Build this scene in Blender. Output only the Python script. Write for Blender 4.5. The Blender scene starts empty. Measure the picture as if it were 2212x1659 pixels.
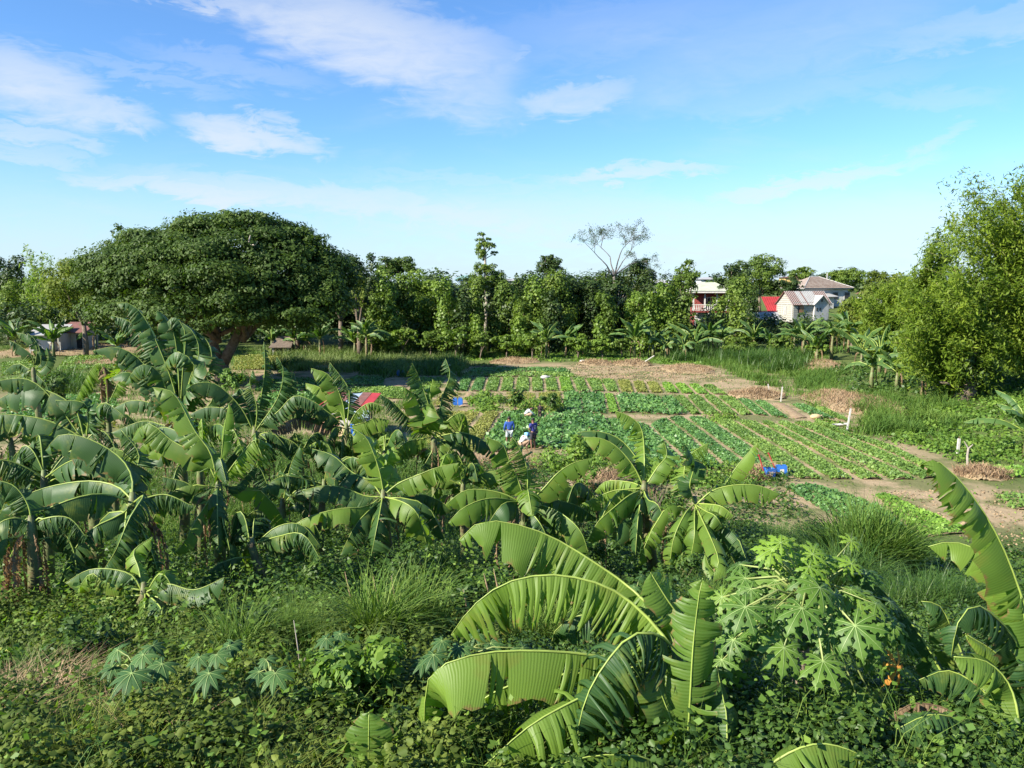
import bpy, math, random
import numpy as np
from mathutils import Vector
random.seed(7)
R = np.random.default_rng(11)
sc = bpy.context.scene
COL = sc.collection
rad = math.radians

# ------------------------------------------------------------------ camera, sky, sun, exposure
CAMH = 9.0
FPX = 1736.0                      # focal length in units of a 2212 px wide frame
PITCH = math.atan(219.5 / FPX)
cam = bpy.data.cameras.new('camera')
cam.sensor_width = 36.0
cam.lens = 36.0 * FPX / 2212.0
cam.clip_start = 0.1
cam.clip_end = 9000
camo = bpy.data.objects.new('camera', cam)
COL.objects.link(camo)
camo.location = (0, 0, CAMH)
camo.rotation_euler = (math.pi / 2 - PITCH, 0, 0)
sc.camera = camo

SUN_EL, SUN_DIR = 32.0, Vector((0.86, 0.51, 0)).normalized()     # light travels to the right and a little away
sl = bpy.data.lights.new('sun', 'SUN')
sl.energy = 5.0
sl.angle = rad(0.5)
sl.color = (1.0, 0.93, 0.79)
so = bpy.data.objects.new('sun', sl)
COL.objects.link(so)
ld = Vector((SUN_DIR.x * math.cos(rad(SUN_EL)), SUN_DIR.y * math.cos(rad(SUN_EL)), -math.sin(rad(SUN_EL))))
so.rotation_euler = ld.to_track_quat('-Z', 'Y').to_euler()
so.location = (-40, -10, 60)

sc.view_settings.view_transform = 'Standard'
sc.view_settings.look = 'None'
sc.view_settings.gamma = 1.0
sc.view_settings.use_curve_mapping = False
sc.view_settings.exposure = 1.36
sc.cycles.max_bounces = 6
sc.cycles.diffuse_bounces = 3
sc.cycles.glossy_bounces = 2
sc.cycles.transmission_bounces = 4
sc.cycles.transparent_max_bounces = 8
sc.cycles.use_denoising = True
sc.cycles.caustics_reflective = False
sc.cycles.caustics_refractive = False


def pdir(px, py):
    """direction of a picture point (2212 x 1659 frame), scaled so that its y is 1"""
    x = (px - 1106.0) / FPX
    v = -(py - 829.5) / FPX
    cp, sp = math.cos(PITCH), math.sin(PITCH)
    d = (x, cp + v * sp, -sp + v * cp)
    return d[0] / d[1], d[2] / d[1]


def P(px, py, D):
    a, b = pdir(px, py)
    return np.array((a * D, D, CAMH + b * D))


world = bpy.data.worlds.new('World')
sc.world = world
world.use_nodes = True
wt = world.node_tree
wt.nodes.clear()


class NT:
    """tiny helper for building node maths"""
    def __init__(s, t): s.t = t
    def n(s, typ, **kw):
        nd = s.t.nodes.new(typ)
        for k, v in kw.items(): setattr(nd, k, v)
        return nd
    def put(s, sock, v):
        if isinstance(v, (int, float)): sock.default_value = v
        elif isinstance(v, (tuple, list)): sock.default_value = v
        else: s.t.links.new(v, sock)
    def m(s, op, a, b=0.0, c=None, clamp=False):
        nd = s.n('ShaderNodeMath', operation=op)
        nd.use_clamp = clamp
        s.put(nd.inputs[0], a); s.put(nd.inputs[1], b)
        if c is not None: s.put(nd.inputs[2], c)
        return nd.outputs[0]
    def sstep(s, v, lo, hi, a=0.0, b=1.0):
        nd = s.n('ShaderNodeMapRange')
        nd.interpolation_type = 'SMOOTHSTEP'
        s.put(nd.inputs[0], v)
        for i, q in enumerate((lo, hi, a, b)): s.put(nd.inputs[i + 1], q)
        return nd.outputs[0]
    def mixc(s, f, a, b, mode='MIX'):
        nd = s.n('ShaderNodeMix', data_type='RGBA', blend_type=mode)
        s.put(nd.inputs[0], f); s.put(nd.inputs[6], a); s.put(nd.inputs[7], b)
        return nd.outputs[2]
    def noise(s, vec, scale, detail=4, rough=0.55, dist=0.0):
        nd = s.n('ShaderNodeTexNoise')
        if vec is not None: s.t.links.new(vec, nd.inputs['Vector'])
        nd.inputs['Scale'].default_value = scale
        nd.inputs['Detail'].default_value = detail
        nd.inputs['Roughness'].default_value = rough
        nd.inputs['Distortion'].default_value = dist
        return nd.outputs[0]


w = NT(wt)
tc = w.n('ShaderNodeTexCoord')
sky = w.n('ShaderNodeTexSky')
sky.sky_type = 'NISHITA'
sky.sun_disc = False
sky.sun_elevation = rad(SUN_EL)
sky.sun_rotation = math.atan2(-SUN_DIR.x, -SUN_DIR.y)
sky.altitude = 0
sky.air_density = 1.0
sky.dust_density = 0.1
sky.ozone_density = 1.3
sep = w.n('ShaderNodeSeparateXYZ')
wt.links.new(tc.outputs['Generated'], sep.inputs[0])
az = w.m('ARCTAN2', sep.outputs[0], sep.outputs[1])
el = w.m('ARCSINE', sep.outputs[2])
cmb = w.n('ShaderNodeCombineXYZ')
w.put(cmb.inputs[0], w.m('MULTIPLY', az, 2.2)); w.put(cmb.inputs[1], w.m('MULTIPLY', el, 9.0))
streak = w.noise(cmb.outputs[0], 2.3, 6, 0.6, 0.6)
cmb2 = w.n('ShaderNodeCombineXYZ')
w.put(cmb2.inputs[0], w.m('MULTIPLY', az, 5.0)); w.put(cmb2.inputs[1], w.m('MULTIPLY', el, 14.0))
fine = w.noise(cmb2.outputs[0], 5.0, 7, 0.62, 0.8)
wob = w.m('MULTIPLY', w.m('SUBTRACT', streak, 0.5), 0.10)
wob2 = w.m('MULTIPLY', w.m('SUBTRACT', fine, 0.5), 0.05)
azw = w.m('ADD', az, w.m('MULTIPLY', wob, 1.6))
elw = w.m('ADD', el, w.m('ADD', w.m('MULTIPLY', wob, 0.5), wob2))
acc = None
for (cx, cy, rx, ry, rot, dens) in [
        (800, 85, 250, 75, -14, .9), (960, 150, 150, 70, -25, .62), (60, 190, 160, 55, -14, .95), (200, 235, 120, 26, -8, .85),
        (640, 25, 240, 14, -3, .7), (565, 292, 125, 26, -9, .95), (60, 302, 140, 15, -4, .8), (60, 340, 110, 12, -5, .5),
        (460, 418, 230, 17, -4, .95), (820, 445, 420, 30, -5, .8), (1240, 218, 110, 30, 6, .7), (1380, 375, 160, 15, 3, .85),
        (1750, 395, 190, 16, 8, .8), (1650, 105, 330, 75, 12, .30), (1330, 70, 320, 55, 6, .22), (2010, 310, 34, 13, 42, .45),
        (2000, 225, 110, 20, -6, .3), (1700, 205, 260, 26, 6, .22), (2150, 50, 260, 26, 2, .38), (500, 150, 170, 22, -7, .3),
        (1073, 134, 24, 8, 10, .5), (1300, 480, 620, 48, -3, .5), (1850, 500, 520, 60, 2, .45), (1100, 400, 260, 14, -4, .3),
        (300, 160, 180, 14, -8, .3), (1500, 520, 240, 14, -2, .5)]:
    a, b = pdir(cx, cy)
    caz, cel = math.atan2(a, 1), math.atan2(b, math.hypot(a, 1))
    sx, sy = rx / FPX * math.cos(caz) ** 2 * 1.28, ry / FPX * 1.25
    ct, st = math.cos(rad(rot)), math.sin(rad(rot))
    du = w.m('SUBTRACT', azw, caz); dv = w.m('SUBTRACT', elw, cel)
    p = w.m('ADD', w.m('MULTIPLY', du, ct / sx), w.m('MULTIPLY', dv, st / sx))
    q = w.m('ADD', w.m('MULTIPLY', du, -st / sy), w.m('MULTIPLY', dv, ct / sy))
    d2 = w.m('ADD', w.m('MULTIPLY', p, p), w.m('MULTIPLY', q, q))
    mk = w.sstep(d2, 1.4, 0.0, 0.0, dens * .82)
    acc = mk if acc is None else w.m('MAXIMUM', acc, mk)
tex = w.sstep(w.m('ADD', w.m('MULTIPLY', streak, .6), w.m('MULTIPLY', fine, .4)), .18, .72, .38, 1.0)
cl = w.m('MULTIPLY', acc, tex)
thin = w.sstep(streak, .50, .85, 0.0, .17)
veil = w.sstep(el, 0.17, -0.01, 0.0, .85)
veil = w.m('MULTIPLY', veil, w.sstep(fine, .2, .6, .75, 1.0))
keep = w.m('MULTIPLY', w.m('SUBTRACT', 1.0, cl), w.m('SUBTRACT', 1.0, thin))
cover = w.m('SUBTRACT', 1.0, keep, clamp=True)
tint = w.mixc(1.0, sky.outputs[0], (0.71, 1.09, 1.54, 1), 'MULTIPLY')
skyc = w.mixc(cover, w.mixc(veil, tint, (4.9, 6.0, 7.0, 1)), (5.9, 6.3, 6.9, 1))
bg = w.n('ShaderNodeBackground')
wt.links.new(skyc, bg.inputs[0])
bg.inputs[1].default_value = 0.056
wo = w.n('ShaderNodeOutputWorld')
wt.links.new(bg.outputs[0], wo.inputs[0])


# ------------------------------------------------------------------ naming helpers
def link(o, parent=None):
    COL.objects.link(o)
    if parent is not None: o.parent = parent
    return o


def tag(o, label=None, cat=None, group=None, kind=None):
    if label: o['label'] = label
    if cat: o['category'] = cat
    if group: o['group'] = group
    if kind: o['kind'] = kind
    return o


def empty(name, loc, label, cat, group=None, rz=0.0):
    o = bpy.data.objects.new(name, None)
    o.location = Vector(loc); o.rotation_euler = (0, 0, rz)
    o.empty_display_size = 0.1
    link(o)
    return tag(o, label, cat, group)


def np_mesh(name, V, F, mat, parent=None, var=None, uv=None, smooth=False, off=None):
    """one mesh object from numpy arrays; F is (n,3) or (n,4)"""
    V = np.asarray(V, dtype=np.float32); F = np.asarray(F, dtype=np.int32)
    if off is not None: V = V - np.asarray(off, dtype=np.float32)
    me = bpy.data.meshes.new(name)
    me.vertices.add(len(V)); me.vertices.foreach_set('co', V.ravel())
    k = F.shape[1]
    me.loops.add(F.size); me.loops.foreach_set('vertex_index', F.ravel())
    me.polygons.add(len(F))
    me.polygons.foreach_set('loop_start', np.arange(0, F.size, k, dtype=np.int32))
    if smooth: me.polygons.foreach_set('use_smooth', np.ones(len(F), dtype=bool))
    if var is not None:
        at = me.attributes.new('var', 'FLOAT', 'POINT')
        at.data.foreach_set('value', np.asarray(var, dtype=np.float32))
    if uv is not None:
        ul = me.uv_layers.new(name='UVMap')
        ul.data.foreach_set('uv', np.asarray(uv, dtype=np.float32)[F.ravel()].ravel())
    me.update(calc_edges=True)
    me.materials.append(mat)
    o = bpy.data.objects.new(name, me)
    return link(o, parent)


class MB:
    """collects boxes, tubes and loose faces for one small mesh"""
    def __init__(s): s.v = []; s.f = []
    def add(s, vs, fs):
        b = len(s.v)
        s.v += [tuple(q) for q in vs]; s.f += [tuple(b + i for i in f) for f in fs]
    def box(s, x0, x1, y0, y1, z0, z1):
        s.add([(x0, y0, z0), (x1, y0, z0), (x1, y1, z0), (x0, y1, z0), (x0, y0, z1), (x1, y0, z1), (x1, y1, z1), (x0, y1, z1)],
              [(0, 3, 2, 1), (4, 5, 6, 7), (0, 1, 5, 4), (1, 2, 6, 5), (2, 3, 7, 6), (3, 0, 4, 7)])
    def tube(s, pts, rs, n=8):
        pts = [Vector(p) for p in pts]
        if isinstance(rs, (int, float)): rs = [rs] * len(pts)
        rings = []
        for i, p in enumerate(pts):
            t = (pts[min(i + 1, len(pts) - 1)] - pts[max(i - 1, 0)]).normalized()
            a = t.cross(Vector((0.31, 0.95, 0.11)))
            if a.length < 0.1: a = t.cross(Vector((1, 0, 0)))
            a.normalize(); b = t.cross(a)
            rings.append([p + (a * math.cos(2 * math.pi * k / n) + b * math.sin(2 * math.pi * k / n)) * rs[i] for k in range(n)])
        vs = [q for r in rings for q in r]; fs = []
        for i in range(len(pts) - 1):
            for k in range(n):
                fs.append((i * n + k, i * n + (k + 1) % n, (i + 1) * n + (k + 1) % n, (i + 1) * n + k))
        fs.append(tuple(range(n - 1, -1, -1))); fs.append(tuple(len(vs) - n + k for k in range(n)))
        s.add(vs, fs)
    def ball(s, c, r, n=8, m=6, sc_=(1, 1, 1)):
        vs = [(c[0], c[1], c[2] - r * sc_[2])]; fs = []
        for i in range(1, m):
            th = math.pi * i / m
            for k in range(n):
                ph = 2 * math.pi * k / n
                vs.append((c[0] + r * sc_[0] * math.sin(th) * math.cos(ph), c[1] + r * sc_[1] * math.sin(th) * math.sin(ph), c[2] - r * sc_[2] * math.cos(th)))
        vs.append((c[0], c[1], c[2] + r * sc_[2])); L = len(vs) - 1
        for k in range(n):
            fs.append((0, 1 + (k + 1) % n, 1 + k)); fs.append((L, L - n + k, L - n + (k + 1) % n))
        for i in range(m - 2):
            for k in range(n):
                a = 1 + i * n
                fs.append((a + k, a + (k + 1) % n, a + n + (k + 1) % n, a + n + k))
        s.add(vs, fs)
    def build(s, name, mat, parent=None, smooth=False, off=None):
        me = bpy.data.meshes.new(name)
        vs = s.v if off is None else [(a - off[0], b - off[1], c - off[2]) for a, b, c in s.v]
        me.from_pydata(vs, [], s.f)
        me.materials.append(mat)
        if smooth:
            for p in me.polygons: p.use_smooth = True
        return link(bpy.data.objects.new(name, me), parent)


# ------------------------------------------------------------------ materials
def base_mat(name):
    m = bpy.data.materials.new(name)
    m.use_nodes = True
    t = m.node_tree
    return m, NT(t), t.nodes['Principled BSDF'], t.nodes['Material Output']


def leaf_mat(name, c0, c1, c2, trans=0.35, rough=0.5, spec=0.35, pscale=0.35, tcol=None, lift=True):
    """foliage: colour runs c0..c1..c2 by a random value per leaf and a broad noise, part of the light passes through"""
    c0, c1, c2 = [(q[0] * 1.38, q[1] * 1.20, q[2] * .80) if lift else q for q in (c0, c1, c2)]
    m, n, bs, out = base_mat(name)
    at = n.n('ShaderNodeAttribute'); at.attribute_name = 'var'
    tcn = n.n('ShaderNodeTexCoord')
    oi = n.n('ShaderNodeNewGeometry')
    nz = n.noise(oi.outputs['Position'], pscale, 3, 0.6)
    f = n.m('ADD', n.m('MULTIPLY', at.outputs['Fac'], 0.55), n.m('MULTIPLY', n.sstep(nz, .3, .7), 0.45), clamp=True)
    cr = n.n('ShaderNodeValToRGB')
    cr.color_ramp.elements[0].color = (*c0, 1); cr.color_ramp.elements[1].color = (*c2, 1)
    e = cr.color_ramp.elements.new(0.5); e.color = (*c1, 1)
    m.node_tree.links.new(f, cr.inputs[0])
    m.node_tree.links.new(cr.outputs[0], bs.inputs['Base Color'])
    bs.inputs['Roughness'].default_value = rough
    bs.inputs['Specular IOR Level'].default_value = spec
    tr = n.n('ShaderNodeBsdfTranslucent')
    tcl = n.mixc(1.0, cr.outputs[0], tcol or (1.35, 1.5, 0.55, 1), 'MULTIPLY')
    m.node_tree.links.new(tcl, tr.inputs[0])
    mx = n.n('ShaderNodeMixShader'); mx.inputs[0].default_value = trans
    m.node_tree.links.new(bs.outputs[0], mx.inputs[1]); m.node_tree.links.new(tr.outputs[0], mx.inputs[2])
    m.node_tree.links.new(mx.outputs[0], out.inputs[0])
    return m


def plain(name, col, rough=0.7, var=0.25, scale=3.0, col2=None, bump=0.0, metal=0.0, bscale=None, spec=0.4):
    m, n, bs, out = base_mat(name)
    tcn = n.n('ShaderNodeTexCoord')
    nz = n.noise(tcn.outputs['Object'], scale, 6, 0.65)
    c2 = col2 or tuple(q * (1 - var * 2) for q in col)
    cm = n.mixc(n.sstep(nz, .35, .7), (*col, 1), (*c2, 1))
    m.node_tree.links.new(cm, bs.inputs['Base Color'])
    bs.inputs['Roughness'].default_value = rough
    bs.inputs['Metallic'].default_value = metal
    bs.inputs['Specular IOR Level'].default_value = spec
    if bump:
        b = n.n('ShaderNodeBump'); b.inputs['Strength'].default_value = 0.6; b.inputs['Distance'].default_value = bump
        m.node_tree.links.new(n.noise(tcn.outputs['Object'], bscale or scale * 4, 5, .65), b.inputs['Height'])
        m.node_tree.links.new(b.outputs[0], bs.inputs['Normal'])
    return m


def banana_mat(name, c0, c1, trans=0.42, dry=0.86, tcol=(1.55, 1.7, 0.40, 1)):
    m, n, bs, out = base_mat(name)
    L = m.node_tree.links
    at = n.n('ShaderNodeAttribute'); at.attribute_name = 'var'
    uv = n.n('ShaderNodeUVMap')
    sp = n.n('ShaderNodeSeparateXYZ'); L.new(uv.outputs[0], sp.inputs[0])
    oi = n.n('ShaderNodeObjectInfo')
    f = n.m('ADD', n.m('MULTIPLY', at.outputs['Fac'], 0.5), n.m('MULTIPLY', oi.outputs['Random'], 0.6), clamp=True)
    c = n.mixc(f, (*c0, 1), (*c1, 1))
    vein = n.m('SINE', n.m('ADD', n.m('MULTIPLY', sp.outputs[0], 210.0), n.m('MULTIPLY', n.noise(uv.outputs[0], 1.5, 2), 5.0)))
    c = n.mixc(n.m('MULTIPLY', n.m('ADD', vein, 1.0), 0.05), c, (0.22, 0.30, 0.08, 1))
    geo = n.n('ShaderNodeNewGeometry')
    nz = n.noise(geo.outputs['Position'], 9.0, 4, .7)
    edge = n.m('ADD', n.m('ABSOLUTE', sp.outputs[1]), n.m('MULTIPLY', n.m('SUBTRACT', nz, .5), .75))
    c = n.mixc(n.sstep(edge, dry + .06, dry + .22), c, (0.22, 0.14, 0.055, 1))
    c = n.mixc(n.sstep(n.noise(geo.outputs['Position'], 2.3, 4, .7), .52, .72, 0, .75), c, (0.17, 0.21, 0.035, 1))
    L.new(c, bs.inputs['Base Color'])
    bs.inputs['Roughness'].default_value = 0.46
    bs.inputs['Specular IOR Level'].default_value = 0.32
    bp = n.n('ShaderNodeBump'); bp.inputs['Strength'].default_value = 0.16; bp.inputs['Distance'].default_value = 0.006
    L.new(vein, bp.inputs['Height']); L.new(bp.outputs[0], bs.inputs['Normal'])
    tr = n.n('ShaderNodeBsdfTranslucent')
    L.new(n.mixc(1.0, c, tcol, 'MULTIPLY'), tr.inputs[0])
    mx = n.n('ShaderNodeMixShader'); mx.inputs[0].default_value = trans
    L.new(bs.outputs[0], mx.inputs[1]); L.new(tr.outputs[0], mx.inputs[2]); L.new(mx.outputs[0], out.inputs[0])
    return m


M = {}
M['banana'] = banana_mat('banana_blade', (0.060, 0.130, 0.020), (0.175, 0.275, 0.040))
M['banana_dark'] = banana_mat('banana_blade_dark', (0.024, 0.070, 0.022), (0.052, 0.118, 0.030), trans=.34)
M['banana_far'] = banana_mat('banana_blade_far', (0.035, 0.095, 0.030), (0.085, 0.16, 0.04), trans=.3, dry=1.2)
M['banana_dead'] = leaf_mat('banana_dead', (0.12, 0.08, 0.05), (0.24, 0.165, 0.10), (0.38, 0.28, 0.18), .25, .8, .1, 2.0, (1.2, 1, .7, 1), lift=False)
M['midrib'] = plain('midrib_pale_green', (0.26, 0.34, 0.07), .45, .15, 4)
M['pseudostem'] = plain('pseudostem', (0.13, 0.17, 0.06), .6, .2, 5, (0.10, 0.065, 0.035), .01)
M['papaya'] = leaf_mat('papaya_leaf', (0.035, 0.095, 0.025), (0.060, 0.14, 0.032), (0.11, 0.21, 0.045), .38, .5, .35, 1.3)
M['papaya_young'] = leaf_mat('papaya_young', (0.09, 0.20, 0.035), (0.14, 0.26, 0.045), (0.21, 0.34, 0.06), .42, .5, .3, 1.3)
M['petiole'] = plain('petiole', (0.24, 0.29, 0.09), .5, .15, 5)
M['papaya_trunk'] = plain('papaya_trunk', (0.26, 0.20, 0.14), .8, .2, 9, (0.15, 0.12, 0.09), .015)
M['papaya_fruit'] = plain('papaya_fruit', (0.06, 0.13, 0.03), .4, .2, 5)
M['castor'] = leaf_mat('castor_leaf', (0.018, 0.058, 0.026), (0.030, 0.082, 0.036), (0.05, 0.12, 0.05), .22, .6, .2, 1.5)
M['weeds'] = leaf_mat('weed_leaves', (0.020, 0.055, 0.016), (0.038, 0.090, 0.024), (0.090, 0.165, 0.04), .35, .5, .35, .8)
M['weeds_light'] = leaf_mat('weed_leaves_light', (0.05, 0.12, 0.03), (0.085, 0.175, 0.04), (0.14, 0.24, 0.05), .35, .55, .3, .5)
M['grass_olive'] = leaf_mat('grass_olive', (0.06, 0.095, 0.025), (0.10, 0.15, 0.04), (0.19, 0.23, 0.08), .35, .6, .2, .8)
M['weeds_olive'] = leaf_mat('weed_leaves_olive', (0.035, 0.065, 0.018), (0.060, 0.105, 0.028), (0.125, 0.18, 0.05), .35, .6, .2, .8)
M['grass_dark'] = leaf_mat('grass_dark', (0.025, 0.070, 0.020), (0.042, 0.105, 0.028), (0.085, 0.155, 0.045), .35, .45, .4, .6)
M['grass_pale'] = leaf_mat('grass_pale', (0.09, 0.14, 0.035), (0.15, 0.21, 0.06), (0.26, 0.28, 0.13), .3, .6, .2, .15, lift=False)
M['grass_mid'] = leaf_mat('grass_mid', (0.036, 0.095, 0.025), (0.062, 0.135, 0.035), (0.125, 0.20, 0.06), .3, .6, .2, .12)
M['straw'] = leaf_mat('straw', (0.20, 0.13, 0.08), (0.32, 0.22, 0.13), (0.46, 0.35, 0.22), .12, .8, .1, 1.2, (1.1, 1, .8, 1), lift=False)
M['crop_dark'] = leaf_mat('crop_dark', (0.035, 0.105, 0.042), (0.06, 0.155, 0.06), (0.12, 0.25, 0.10), .25, .45, .4, .25)
M['crop_mid'] = leaf_mat('crop_mid', (0.055, 0.125, 0.04), (0.09, 0.18, 0.055), (0.17, 0.28, 0.09), .25, .5, .35, .25)
M['crop_bright'] = leaf_mat('crop_bright', (0.07, 0.17, 0.04), (0.105, 0.23, 0.05), (0.17, 0.32, 0.07), .3, .5, .35, .25)
M['crop_olive'] = leaf_mat('crop_olive', (0.09, 0.12, 0.04), (0.14, 0.18, 0.06), (0.24, 0.27, 0.11), .25, .6, .3, .25)
M['rain'] = leaf_mat('raintree_leaf', (0.021, 0.049, 0.013), (0.037, 0.077, 0.018), (0.068, 0.120, 0.028), .28, .6, .25, .22)
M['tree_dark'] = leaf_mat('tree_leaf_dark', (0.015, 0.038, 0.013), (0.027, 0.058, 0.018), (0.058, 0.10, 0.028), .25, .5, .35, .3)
M['tree_mid'] = leaf_mat('tree_leaf_mid', (0.040, 0.085, 0.018), (0.070, 0.130, 0.027), (0.120, 0.190, 0.040), .32, .55, .3, .3)
M['vine'] = leaf_mat('vine_leaf', (0.050, 0.110, 0.022), (0.088, 0.165, 0.033), (0.155, 0.245, 0.055), .32, .5, .35, .35)
M['olive_tree'] = leaf_mat('tree_leaf_olive', (0.055, 0.095, 0.022), (0.085, 0.135, 0.03), (0.14, 0.19, 0.045), .35, .6, .2, .3)
M['bamboo'] = leaf_mat('bamboo_leaf', (0.050, 0.100, 0.014), (0.090, 0.160, 0.022), (0.165, 0.245, 0.04), .42, .55, .25, .25)
M['bamboo_far'] = leaf_mat('bamboo_leaf_far', (0.07, 0.14, 0.04), (0.11, 0.19, 0.055), (0.18, 0.27, 0.085), .4, .6, .2, .25)
M['bark'] = plain('bark', (0.17, 0.13, 0.095), .9, .25, 4, (0.08, 0.06, 0.045), .03)
M['bark_pale'] = plain('bark_pale', (0.36, 0.32, 0.27), .9, .2, 3, (0.22, 0.19, 0.16))
M['bare_twig'] = plain('bare_twig', (0.15, 0.135, 0.125), .9, .2, 3)
M['culm'] = plain('bamboo_culm', (0.20, 0.23, 0.07), .5, .2, 3, (0.30, 0.26, 0.12))


# ------------------------------------------------------------------ terrain
def ss(a, b, x):
    t = np.clip((x - a) / (b - a), 0, 1)
    return t * t * (3 - 2 * t)


def hgt(x, y):
    x = np.asarray(x, float); y = np.asarray(y, float)
    e = np.clip((26.5 - y) * 0.25, 0, 5.6)
    e = np.where(y < 28, np.where(e > .4, e, .4 * ss(28.5, 24.9, y)), 0)
    wob = (np.sin(x * 0.9 + y * .4) * np.sin(y * .7 - x * .3)) * .12 * ss(30, 24, y)
    far = 2.6 * ss(116, 140, y) + ss(140, 175, y) * 2.6 * ss(-10, 40, x) + 2 * ss(200, 400, y)
    left = .25 * ss(70, 100, y) * np.sin(x * .21) * np.cos(y * .13)
    rgt = .9 * ss(24, 34, x - (y - 45) * .12) * ss(34, 42, y) * ss(112, 90, y)
    return e + wob + far + left + rgt


def G(px, py):
    a, b = pdir(px, py)
    y = 30.0
    lo, hi = 3.0, 900.0
    for _ in range(44):
        y = .5 * (lo + hi)
        if CAMH + b * y > float(hgt(a * y, y)): lo = y
        else: hi = y
    return np.array((a * y, y, float(hgt(a * y, y))))


xs = np.concatenate([np.linspace(-3000, -130, 10), np.linspace(-120, -32, 34), np.linspace(-30, 30, 101), np.linspace(32, 120, 34), np.linspace(130, 3000, 10)])
ys = np.concatenate([np.linspace(-60, 2, 12), np.linspace(2.6, 50, 86), np.linspace(51, 130, 66), np.linspace(134, 260, 30), np.linspace(300, 5200, 14)])
gx, gy = np.meshgrid(xs, ys)
gz = hgt(gx, gy)
nx, ny = len(xs), len(ys)
ii = (np.arange(ny - 1)[:, None] * nx + np.arange(nx - 1)[None, :]).ravel()
GF = np.stack([ii, ii + 1, ii + nx + 1, ii + nx], 1)


def ground_material():
    m, n, bs, out = base_mat('ground_soil')
    L = m.node_tree.links
    g = n.n('ShaderNodeNewGeometry')
    s = n.n('ShaderNodeSeparateXYZ'); L.new(g.outputs['Position'], s.inputs[0])
    n1 = n.noise(g.outputs['Position'], .35, 5, .6)
    n2 = n.noise(g.outputs['Position'], 3.0, 6, .7)
    n3 = n.noise(g.outputs['Position'], 14.0, 5, .7)
    soil = n.mixc(n.sstep(n2, .3, .75), (.36, .275, .17, 1), (.26, .195, .12, 1))
    soil = n.mixc(n.sstep(n3, .55, .8, 0, .5), soil, (.44, .33, .21, 1))
    green = n.mixc(n.sstep(n3, .3, .7), (.05, .085, .022, 1), (.12, .145, .045, 1))
    # the farmed plain is bare soil with weedy patches, everything around it is overgrown
    fy = n.m('MULTIPLY', n.sstep(s.outputs[1], 27.0, 30.0), n.sstep(s.outputs[1], 92, 86))
    yy = n.m('SUBTRACT', s.outputs[1], 45.0)
    fx = n.m('MULTIPLY', n.sstep(s.outputs[0], -48, -34), n.sstep(n.m('SUBTRACT', s.outputs[0], n.m('MULTIPLY', yy, .12)), 25, 21))
    fm = n.m('MULTIPLY', fy, fx)
    weedy = n.sstep(n1, .44, .60, 1.0, .25)
    L.new(n.mixc(n.m('MULTIPLY', fm, weedy), green, soil), bs.inputs['Base Color'])
    bs.inputs['Roughness'].default_value = .95
    bs.inputs['Specular IOR Level'].default_value = .1
    b = n.n('ShaderNodeBump'); b.inputs['Strength'].default_value = .8; b.inputs['Distance'].default_value = .06
    L.new(n2, b.inputs['Height']); L.new(b.outputs[0], bs.inputs['Normal'])
    return m


M['ground'] = ground_material()
M['soil'] = plain('bed_soil', (.31, .235, .145), .95, .2, 2.2, (.24, .16, .10), .04, bscale=9, spec=.1)
gr = np_mesh('ground', np.stack([gx, gy, gz], -1).reshape(-1, 3), GF, M['ground'], smooth=True)
tag(gr, kind='structure')


# ------------------------------------------------------------------ foliage generators (all numpy)
def unit(v):
    return v / np.maximum(np.linalg.norm(v, axis=-1, keepdims=True), 1e-9)


def leaf_cloud(Pn, N, size, aspect=0.55, fold=0.25, hang=0.0, spread=0.9):
    """little folded leaves at points Pn facing roughly N; returns V, F, var"""
    n = len(Pn)
    N = unit(N + R.normal(0, spread * .5, (n, 3)))
    T = R.normal(0, 1, (n, 3)); T[:, 2] -= hang * 2.5
    T = unit(T - N * np.sum(T * N, 1, keepdims=True))
    B = np.cross(N, T)
    s = (np.asarray(size) * R.uniform(.45, 1.5, n))[:, None]
    if np.max(size) < .07:                                  # close leaves get a rounder six-point outline
        V = np.empty((n, 6, 3)); a2 = aspect * .5
        V[:, 0] = Pn - T * s * .5; V[:, 3] = Pn + T * s * .5
        for k, (u, v) in enumerate(((-.22, 1), (.2, .82), (.2, -.82), (-.22, -1))):
            V[:, (1, 2, 4, 5)[k]] = Pn + T * s * u + B * s * a2 * v - N * s * fold * .4
        i0 = (np.arange(n) * 6)[:, None]
        return V.reshape(-1, 3), np.concatenate([i0 + np.array((0, 1, 2, 3)), i0 + np.array((0, 3, 4, 5))]), np.repeat(R.random(n), 6)
    V = np.empty((n, 4, 3))
    V[:, 0] = Pn - T * s * .5
    V[:, 2] = Pn + T * s * .5
    V[:, 1] = Pn + B * s * aspect * .5 - N * s * fold * .4
    V[:, 3] = Pn - B * s * aspect * .5 - N * s * fold * .4
    F = np.arange(n * 4).reshape(n, 4)
    return V.reshape(-1, 3), F, np.repeat(R.random(n), 4)


def merge(parts):
    Vs, Fs, As = [], [], []; b = 0
    for V, F, A in parts:
        Vs.append(V); Fs.append(F + b); As.append(A); b += len(V)
    return np.concatenate(Vs), np.concatenate(Fs), np.concatenate(As)


def sphere_pts(n):
    d = R.normal(0, 1, (n, 3))
    return unit(d)


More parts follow.
